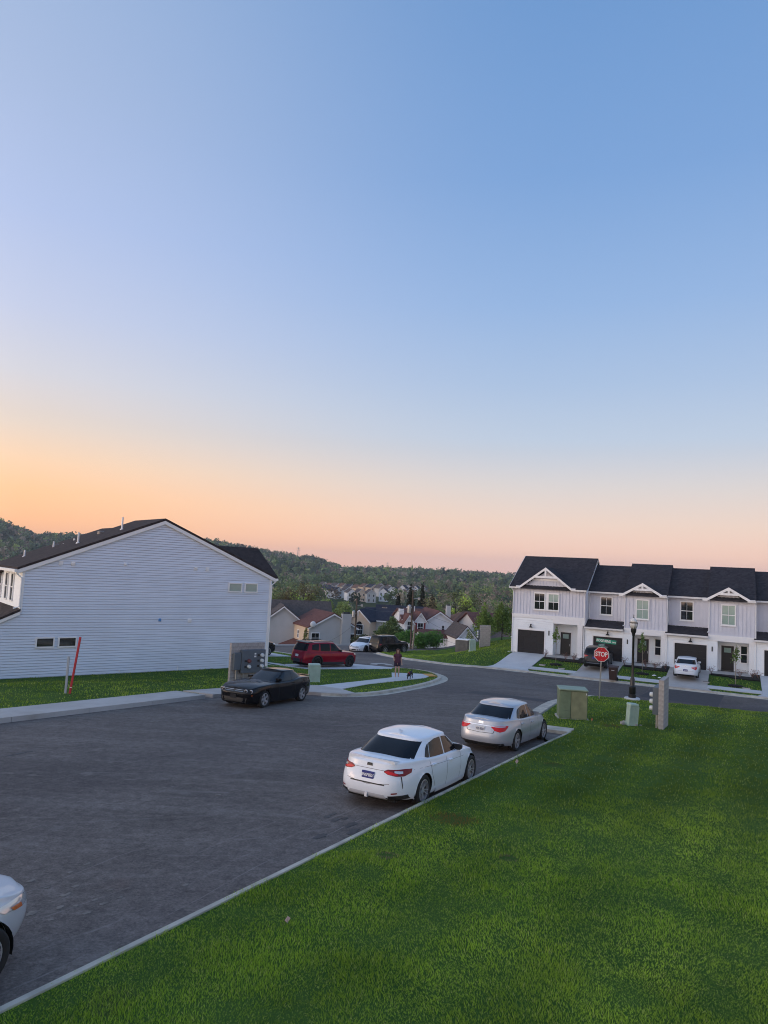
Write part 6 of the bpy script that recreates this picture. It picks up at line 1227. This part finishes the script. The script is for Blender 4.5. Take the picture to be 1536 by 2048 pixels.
# far settlement: small terraced houses in the valley
frand = random.Random(5); pal = [M_WHITEW, M_TAN, M_GREYW, M_WHITEW, mat('cream_wall', (.62, .54, .44), .7)]; rpal = [M_GROOF, M_BROOF, M_GROOF, M_BLROOF]
spots = [(-43 + 5.6 * i, 560 - 8.5 * i, 24) for i in range(10)] + [(-12 + 6.4 * i, 540 + 5 * i, 10) for i in range(4)] + [(-32, 470, 40), (-26, 455, 40), (-20, 462, 20), (-17, 436, 15), (-11, 430, 15), (-5, 425, 12), (2, 440, -10), (9, 470, -12), (16, 520, -15), (21, 535, -15), (27, 550, -15), (33, 565, -15), (13, 470, 0), (22, 495, 5)]
plabs = ['far white', 'far tan', 'far grey', 'far white', 'far cream']
for i, (x, y, a) in enumerate(spots):
    k = frand.randrange(5); z = float(T(x, y)); w, l, hh = frand.uniform(5, 6.5), frand.uniform(8, 10), frand.uniform(5.2, 6.4)
    o = thing('far_house', f'{plabs[k]} house of the terraces in the valley, {["leftmost", "second from the left", "third from the left", "fourth from the left", "fifth from the left", "sixth from the left", "seventh from the left", "eighth from the left", "ninth from the left", "tenth from the left"][i] if i < 10 else ["in the row behind the pale block", "behind, second of its row", "behind, third of its row", "behind, fourth of its row"][i - 10] if i < 14 else ["with a low dark roof", "next to the low dark roof", "with white deck below the terrace", "nearest, left of the bare trees", "nearest, among the bare trees", "nearest, right among the bare trees", "half hidden by the budding trees", "behind the budding trees", "by the green field, first", "by the green field, second", "by the green field, third", "by the green field, last", "below the field behind the twigs", "lowest before the dark firs"][i - 14]}', 'house', (x, y, z - .5), math.radians(a), 'far houses in the valley')
    gable_block(o, -w / 2, w / 2, 0, l, -2, hh, hh + 2.2, pal[k], rpal[frand.randrange(4)], 'y', .3)
    for xx in (-w / 4, w / 4): bwin(o, xx, hh - 1.9, .9, 1.3, -.01, 0, 1); bwin(o, xx, hh - 4.8, .9, 1.4, -.01, 0, 1)
# pylons on the ridge
for i, (x, y) in enumerate(((-128, 1090), (10, 1150))):
    o = thing('pylon', ['lattice pylon on the wooded hill', 'smaller lattice pylon on the far ridge'][i], 'pylon', (x, y, float(T(x, y)) + 9)); mb = MB(); hh = 16 - 4 * i
    for sx_ in (-1, 1):
        for sy_ in (-1, 1): mb.tube([(sx_ * 1.8, sy_ * 1.8, 0), (sx_ * .4, sy_ * .4, hh)], .14, 4)
    for z in range(4, hh, 4):
        r = 1.8 - 1.4 * z / hh; mb.tube([(-r, -r, z), (r, -r, z)], .1, 4); mb.tube([(-r, -r, z), (r * .9, -r, z + 4)], .08, 4); mb.tube([(r, -r, z), (-r * .9, -r, z + 4)], .08, 4)
    mb.obj('tower', M_STEEL, o); mb = MB()
    for z in (hh - 2, hh - 5): mb.tube([(-3, 0, z), (3, 0, z)], .13, 4)
    mb.obj('cross_arm', M_STEEL, o)
# utility poles and wires
M_WOOD = mat('weathered_pole', (.10, .075, .055), .9, noise=(5, .3)); M_WOODP = mat('pale_post', (.30, .25, .20), .9, noise=(5, .2))
def pole(label, x, y, z0, z1, r, m=M_WOOD, gear=True):
    o = thing('utility_pole', label, 'utility pole', (x, y, z0), 0, 'utility poles'); L = z1 - z0; mb = MB(); mb.tube([(0, 0, -1.5), (0, 0, L)], [r * 1.15, r * .8], 10); mb.obj('pole', m, o)
    if gear:
        mb = MB(); mb.lathe([(.2, L - 2.6), (.22, L - 2.55), (.22, L - 1.8), (.2, L - 1.75), (.05, L - 1.65)], 12, 'z', (-.35, -.1, 0)); mb.obj('pole_transformer', M_STEEL, o); mb = MB(); mb.tube([(0, 0, L - 1.0), (.75, 0, L - .9)], .04, 6); mb.cbox(.6, .85, -.07, .07, L - 1.1, L - .8, .02); mb.obj('cutout', M_STEEL, o)
        mb = MB(); mb.tube([(.25, 0, L - 2.4), (.25, 0, L - 1.8)], .06, 6); mb.obj('insulator', M_PVC, o)
    return o
pole('tall wooden utility pole with a transformer beside the hedge', 3.8, 82, -2.2, 4.35, .11); pole('wooden utility pole in front of the tan gabled house', -3.1, 98, -6, 2.45, .14); pole('short leaning pale post by the hedge', 4.1, 83, -2.2, .3, .11, M_WOODP, False).rotation_euler = (0, math.radians(3), 0)
def wire(label, a, b, sag, r=.012):
    mb = MB(); pts = []
    for i in range(15):
        t = i / 14; pts.append((a[0] + (b[0] - a[0]) * t, a[1] + (b[1] - a[1]) * t, a[2] + (b[2] - a[2]) * t - sag * 4 * t * (1 - t)))
    tag(mb.tube(pts, r, 4).obj('overhead_wire', M_BLACK), label, 'wire', 'overhead wires')
wire('overhead wire sloping from the tall pole past the white house', (3.8, 82, 1.9), (12.5, 92, -2.2), .3); wire('upper overhead wire from the tall pole over the white house', (3.8, 82, 2.4), (14, 100, -.9), .5); wire('lower overhead wire from the tall pole down to the white gable', (3.8, 82, .6), (11.2, 90, -2.6), .3); wire('slack wire between the two wooden utility poles', (3.8, 82, 2.2), (-3.1, 98, 1.6), .6); wire('service wire from the wooden pole to the grey gabled house', (-3.1, 98, -.9), (-6.8, 99, -3.7), .25)
# ------------------------------------------------------------------ trees
def leafmat(name, rough=.7, trans=.3):
    m = bpy.data.materials.new(name); m.use_nodes = True; t = m.node_tree; b = t.nodes['Principled BSDF']; a = t.nodes.new('ShaderNodeAttribute'); a.attribute_name = 'tint'; t.links.new(a.outputs['Color'], b.inputs['Base Color']); b.inputs['Roughness'].default_value = rough; b.inputs['Specular IOR Level'].default_value = .15
    tr_ = t.nodes.new('ShaderNodeBsdfTranslucent'); t.links.new(a.outputs['Color'], tr_.inputs['Color']); ms = t.nodes.new('ShaderNodeMixShader'); ms.inputs[0].default_value = trans; t.links.new(b.outputs[0], ms.inputs[1]); t.links.new(tr_.outputs[0], ms.inputs[2]); t.links.new(ms.outputs[0], t.nodes['Material Output'].inputs['Surface']); return m
M_LEAF = leafmat('leaves'); M_BARK = mat('bark', (.10, .075, .055), .9, noise=(6, .3)); M_BARKD = mat('dark_bark', (.045, .038, .032), .9, noise=(6, .3))
rg = np.random.default_rng(11)
def cards(P, size, col, var=.25, stretch=1., up=.3):
    """quads of the given size at points P with random facing; returns verts and colours"""
    n = len(P); d = rg.normal(size=(n, 3)); d[:, 2] += up; d /= np.linalg.norm(d, axis=1)[:, None]; r = rg.normal(size=(n, 3)); u = np.cross(d, r); u /= np.linalg.norm(u, axis=1)[:, None]; v = np.cross(d, u)
    s = (size * (.6 + .8 * rg.random(n)))[:, None] if np.isscalar(size) else (size * (.6 + .8 * rg.random(n)))[:, None]
    V = np.stack([P - u * s - v * s * .25 * stretch, P + v * s * stretch * -.6, P + u * s + v * s * .3 * stretch, P + v * s * stretch * .8], 1)
    C = np.asarray(col) * (1 + var * rg.normal(size=(n, 1))).clip(.35, 1.9); C = C * np.ones((n, 3)); return V, np.repeat(C[:, None, :], 4, 1)
def card_obj(name, V, C, parent=None, m=None):
    n = len(V); me = bpy.data.meshes.new(name); me.vertices.add(4 * n); me.vertices.foreach_set('co', V.reshape(-1).astype(np.float32)); me.loops.add(4 * n); me.loops.foreach_set('vertex_index', np.arange(4 * n, dtype=np.int32)); me.polygons.add(n); me.polygons.foreach_set('loop_start', np.arange(0, 4 * n, 4, dtype=np.int32)); me.polygons.foreach_set('loop_total', np.full(n, 4, np.int32)); me.update()
    at = me.attributes.new('tint', 'FLOAT_COLOR', 'POINT'); at.data.foreach_set('color', np.concatenate([C.reshape(-1, 3).clip(0, 1), np.ones((4 * n, 1))], 1).astype(np.float32).ravel()); me.materials.append(m or M_LEAF); return link(bpy.data.objects.new(name, me), parent)
def clumpy(n, rx, ry, rz, cz, k=9, spread=.42, shell=.7):
    """points gathered in k clumps through an ellipsoid crown"""
    c = rg.normal(size=(k, 3)); c /= np.linalg.norm(c, axis=1)[:, None]; c *= (shell * rg.random((k, 1)) ** .4); j = rg.integers(0, k, n); d = rg.normal(size=(n, 3)); d /= np.linalg.norm(d, axis=1)[:, None]; p = c[j] + d * spread * rg.random((n, 1)) ** .45 * (.7 + .6 * rg.random(k))[j][:, None]
    return p * np.array([rx, ry, rz]) + np.array([0, 0, cz])
def branches(mb, base, hgt, r, depth, spread, rnd, segs=3, dirv=(0, 0, 1), mn=.3):
    d = Vector(dirv).normalized(); p = Vector(base); pts = [p.copy()]; rad = [r]
    for i in range(segs):
        d = (d + Vector((rnd.uniform(-1, 1), rnd.uniform(-1, 1), rnd.uniform(-.2, .6))) * .16).normalized(); p = p + d * hgt / segs; pts.append(p.copy()); rad.append(r * (1 - .5 * (i + 1) / segs))
    mb.tube(pts, rad, 5 if depth > 1 else 4, False)
    tips = [p]
    if depth > 0:
        for _ in range(rnd.randint(3, 4)):
            k = rnd.randint(1, segs); a = rnd.uniform(0, 6.28); nd = (d * .9 + Vector((math.cos(a), math.sin(a), rnd.uniform(0, .5))) * spread).normalized(); tips += branches(mb, pts[k], hgt * rnd.uniform(.5, .72), rad[k] * .68, depth - 1, spread, rnd, segs, nd)
    return tips
def bare_tree(label, x, y, hgt, seed, m=M_BARK, z=None, buds=None, group='bare trees in the valley', spread=.75, dep=4):
    rnd = random.Random(seed); o = thing('bare_tree', label, 'tree', (x, y, float(T(x, y)) if z is None else z), 0, group); mb = MB(); tips = branches(mb, (0, 0, -.5), hgt * .42, hgt * .028, dep, spread, rnd); mb.obj('trunk', m, o)
    if buds:
        tp = np.array([tuple(t) for t in tips]); P = np.repeat(tp, 7, 0) + rg.normal(size=(len(tp) * 7, 3)) * hgt * .035; V, C = cards(P, hgt * .013, buds, .3); card_obj('crown', V, C, o)
    return o
def leafy(name, label, x, y, z, hgt, rx, n, leaf, col, group, cone=0., trunk=.3, bark=M_BARK, k=12, spread=.42, tr=None):
    o = thing(name, label, 'tree' if 'tree' in name or 'sapling' in name or 'fir' in name else 'shrub', (x, y, z), 0, group); ch = hgt * (1 - trunk)
    P = clumpy(n, rx, rx, ch / 2, hgt * trunk + ch / 2, k, spread)
    if cone: f = ((P[:, 2] - hgt * trunk) / ch).clip(0, 1); P[:, :2] *= (1.25 - cone * f)[:, None]
    V, C = cards(P, leaf, np.asarray(col) * (1.2 if 'fir' in name else 1.85), .25); card_obj('crown', V, C, o)
    rnd = random.Random(int(x * 100)); mb = MB(); mb.tube([(0, 0, -.3), (0, 0, hgt * trunk), (rx * .05, 0, hgt * .9)], [tr or hgt * .014 + .01, tr or hgt * .012 + .008, .008], 7)
    for i in range(6):
        a = i * 1.1; zz = hgt * (trunk + (1 - trunk) * (.05 + .11 * i)); mb.tube([(0, 0, zz), (math.cos(a) * rx * .6, math.sin(a) * rx * .6, zz + hgt * .12)], [(tr or hgt * .01) * .5, .004], 5)
    mb.obj('trunk', bark, o); return o
G1, G2, G3, GD, GL, BR = (.07, .105, .04), (.11, .14, .055), (.15, .185, .06), (.035, .055, .03), (.21, .27, .05), (.145, .115, .085)
# saplings before the row, with mulch rings
for i, (s_, q_, lab) in enumerate(((4.84, 3.58, 'young staked sapling in the lawn of the end row house'), (11.62, 3.65, 'young sapling in the lawn behind the street lamp'), (18.2, 4.45, 'young loose sapling in the lawn right of the white driveway saloon'))):
    p = rowxy(s_, q_); zz = g1(*p) + .1; leafy('sapling', lab, p[0], p[1], zz, 3.35 if i else 3.5, .52, 420 if i < 2 else 300, .055, (.11, .17, .05) if i == 0 else (.07, .12, .03), 'saplings before the row', .9, .42, M_WOODP, 10, .34, .022)
    mb = MB(); mb.lathe([(.55, -.05), (.5, .05), (.2, .1), (.001, .11)], 14); o = mb.obj('mulch_ring', M_MULCH, None, True); o.location = (p[0], p[1], zz); tag(o, ['mulch ring around the end house sapling', 'mulch ring around the sapling behind the street lamp', 'mulch ring around the sapling right of the white driveway saloon'][i], 'mulch')
sh_lab = ['beside the end house garage', 'under the end house porch, first', 'under the end house porch, second', 'beside the second garage', 'under the second porch, first', 'under the second porch, second', 'right of the second porch column', 'beside the third garage', 'under the third porch, first', 'right of the third porch, first', 'right of the third porch, second']
for i, (s_, q_) in enumerate(((3.45, 1.5), (5.25, 1.75), (5.95, 1.8), (10.0, 1.5), (11.7, 1.8), (12.4, 1.8), (13.15, 1.6), (16.5, 1.5), (18.5, 1.8), (19.35, 1.6), (19.75, 1.6))):
    p = rowxy(s_, q_); rnd = random.Random(i); o = thing('twiggy_shrub', 'small twiggy brown shrub in black mulch ' + sh_lab[i], 'shrub', (p[0], p[1], g1(*p) + .18), 0, 'twiggy shrubs before the row'); mb = MB(); tips = []
    for j in range(7): a = rnd.uniform(0, 6.28); tips += branches(mb, (0, 0, 0), .38, .012, 1, .7, rnd, 2, (math.cos(a) * .5, math.sin(a) * .5, 1))
    mb.obj('stems', mat('reddish_twigs', (.20, .11, .09), .9) if i == 0 else bpy.data.materials['reddish_twigs'], o); tp = np.array([tuple(t) for t in tips]); V, C = cards(np.repeat(tp, 3, 0) + rg.normal(size=(len(tp) * 3, 3)) * .05, .028, (.22, .12, .10), .3); card_obj('leaves', V, C, o)
# trees close behind the far lawn
leafy('evergreen_tree', 'broad dark green tree between the tall pole and the tan house', 1.7, 90, g1(1.7, 90) - .3, 4.6, 2.5, 4000, .12, (.075, .11, .04), 'trees behind the street', .9, .06, M_BARKD, 16, .45)
for lab, x, y, hh, rx in (('bushy evergreen tree left of the far meter wall', 11.7, 79, 4.4, 1.55), ('bushy evergreen tree right of the far meter wall', 13.9, 80.5, 4.5, 1.7)): leafy('evergreen_tree', lab, x, y, g1(x, y), hh, rx, 3200, .10, (.10, .15, .035), 'trees behind the street', .8, .05, M_BARKD, 14, .45)
leafy('flowering_sapling', 'small flowering sapling beside the far meter wall', 9.75, 77, g1(9.75, 77) - .2, 2.5, .62, 420, .06, (.12, .15, .05), 'trees behind the street', .5, .1); leafy('conifer_sapling', 'sparse young conifer behind the red SUV', -7.0, 70, g1(-7, 70) - .2, 2.7, .55, 330, .07, (.10, .11, .03), 'trees behind the street', 1.1, .08)
for i, (x, y, rx, hh) in enumerate(((5.0, 84.5, 1.3, 2.3), (6.6, 85, 1.5, 2.5), (3.3, 86, 1.3, 2.3), (-1.9, 90, 1.2, 2.0))):
    leafy('hedge_shrub', ['rounded green hedge bush right of the short pale post', 'largest rounded green hedge bush before the white house', 'rounded green hedge bush behind the tall pole', 'dark bush below the orange brick wall'][i], x, y, g1(x, y) - .2, hh, rx, 3000, .09, (.06, .135, .03) if i < 3 else (.04, .05, .022), 'hedge bushes', 0, .02, M_BARKD, 14, .5)
# valley trees that can be told apart
bare_tree('tall bare tree with dark forking trunk left in the valley', -14.2, 150, 12.5, 3, M_BARKD, -7.5, (.17, .16, .07)); bare_tree('slender bare tree beside the tall forking one', -19, 160, 11.5, 8, M_BARK, -8, (.17, .15, .07)); bare_tree('dark budding tree behind the tan hipped house', 15.0, 143, 12, 5, M_BARKD, -7.5, (.12, .14, .05)); bare_tree('brown bare tree above the white house', 9.5, 140, 10.5, 12, M_BARK, -8.5, (.24, .19, .10)); bare_tree('brown bare tree between the far terraces and the firs', 2.5, 175, 12, 15, M_BARK, -12, (.25, .20, .10)); bare_tree('pale bare tree right above the pale blue gable', 21, 145, 10.5, 21, M_BARK, -8.5, (.21, .17, .10)); bare_tree('grey bare tree left of the dark firs', -3.5, 185, 12, 27, M_BARK, -13, (.22, .18, .11))
for i, (x, y, hh) in enumerate(((6.5, 150, 12.5), (9.0, 152, 13), (11.0, 149, 11), (4.2, 156, 10.5))): leafy('fir_tree', ['tallest dark fir behind the tall pole', 'dark fir right of the tallest one', 'lower dark fir above the brown bare tree', 'low dark fir at the edge of the bare trees'][i], x, y, float(T(x, y)), hh, 2.6, 1400, .22, (.030, .036, .020), 'dark firs in the valley', 1.15, .05, M_BARKD, 20, .35)
for i, (x, y, hh, c) in enumerate(((-16, 168, 9.3, GL), (-20.5, 172, 9, GL), (-12.5, 175, 8.5, G3), (18, 150, 10.5, GL), (12.5, 156, 10, G3), (-24, 165, 9.5, G2), (24, 148, 10.5, G2), (-8.5, 165, 7.8, G3))):
    leafy('budding_tree', ['bright lime bush tree above the pale grey house', 'second bright lime bush tree at the left of the valley', 'soft green bush tree right of the lime one', 'bright lime tree beside the dark budding tree', 'soft green tree above the white house roof', 'mid green tree at the corner of the grey townhouse', 'mid green tree at the edge of the end row house', 'low green bush tree above the red-brown roof'][i], x, y, float(T(x, y)), hh, 3.2, 2600, .2, np.array(c) * 1.15, 'budding trees in the valley', .3, .1, M_BARK, 18, .4)
# ------------------------------------------------------------------ woods, one mass
def wood(name, label, xs, ys, hts, nper, leaf, cols, weights):
    VV, CC = [], []
    for x, y, hh in zip(xs, ys, hts):
        j = rg.choice(len(cols), p=weights); c = np.array(cols[j]) * rg.uniform(1.3, 2.9); z = float(T(x, y)); rx = hh * rg.uniform(.30, .42)
        P = clumpy(nper, rx, rx, hh * .42, hh * .55, 7, .5); bare = j >= len(cols) - 2
        V, C = cards(P, leaf * (.75 if bare else 1), c, .16, 1.6 if bare else 1.); VV.append(V + np.array([x, y, z])); CC.append(C)
    o = card_obj(name, np.concatenate(VV), np.concatenate(CC)); return tag(o, label, 'woods', kind='stuff')
COLS = [G1, G2, G3, GD, (.085, .115, .055), BR, (.17, .145, .105)]
def clear(x, y):      # field and houses stay free
    return ((np.abs(x + 6) < 52) & (y > 400) & (y < 600)) | ((x > -26) & (x < 30) & (y > 250) & (y < 430) & (rg.random(len(x)) < .55))
def sow(n, r0, r1, a0, a1):
    r = np.sqrt(rg.uniform(r0 * r0, r1 * r1, n)); a = np.radians(rg.uniform(a0, a1, n)); x, y = r * np.sin(a), r * np.cos(a); k = ~clear(x, y); return x[k], y[k]
x, y = sow(620, 165, 340, -30, 16); az_ = np.degrees(np.arctan2(x, y)); wood('near_woods', 'mixed spring woods filling the valley floor', x, y, np.where((az_ > -5.5) & (az_ < 3.6), rg.uniform(2.5, 4.5, len(x)), rg.uniform(7, 12, len(x))), 260, .30, COLS, [.14, .18, .12, .08, .13, .2, .15])
x, y = sow(1500, 340, 700, -30, 16); wood('middle_woods', 'budding woods beyond the far terraces', x, y, rg.uniform(9, 14, len(x)), 120, .7, COLS, [.2, .2, .1, .1, .2, .12, .08])
x, y = sow(3200, 700, 1400, -34, 30); wood('hill_woods', 'dark woods covering the far hills', x, y, rg.uniform(10, 16, len(x)), 46, 1.5, COLS, [.2, .14, .05, .25, .16, .12, .08])

# ------------------------------------------------------------------ evening haze over the valley
hz = MB().box(-3300, 3300, -400, 3300, -40, 75).obj('haze', None); hz['kind'] = 'stuff'; hz['label'] = 'thin evening haze over the valley'; hz['category'] = 'haze'
M_HAZE = bpy.data.materials.new('haze_air'); M_HAZE.use_nodes = True; _n = M_HAZE.node_tree; _n.nodes.remove(_n.nodes['Principled BSDF']); _v = _n.nodes.new('ShaderNodeVolumePrincipled'); _v.inputs['Color'].default_value = (.86, .90, 1, 1); _v.inputs['Density'].default_value = .00019; _v.inputs['Anisotropy'].default_value = .2
_n.links.new(_v.outputs[0], _n.nodes['Material Output'].inputs['Volume']); hz.data.materials.append(M_HAZE)
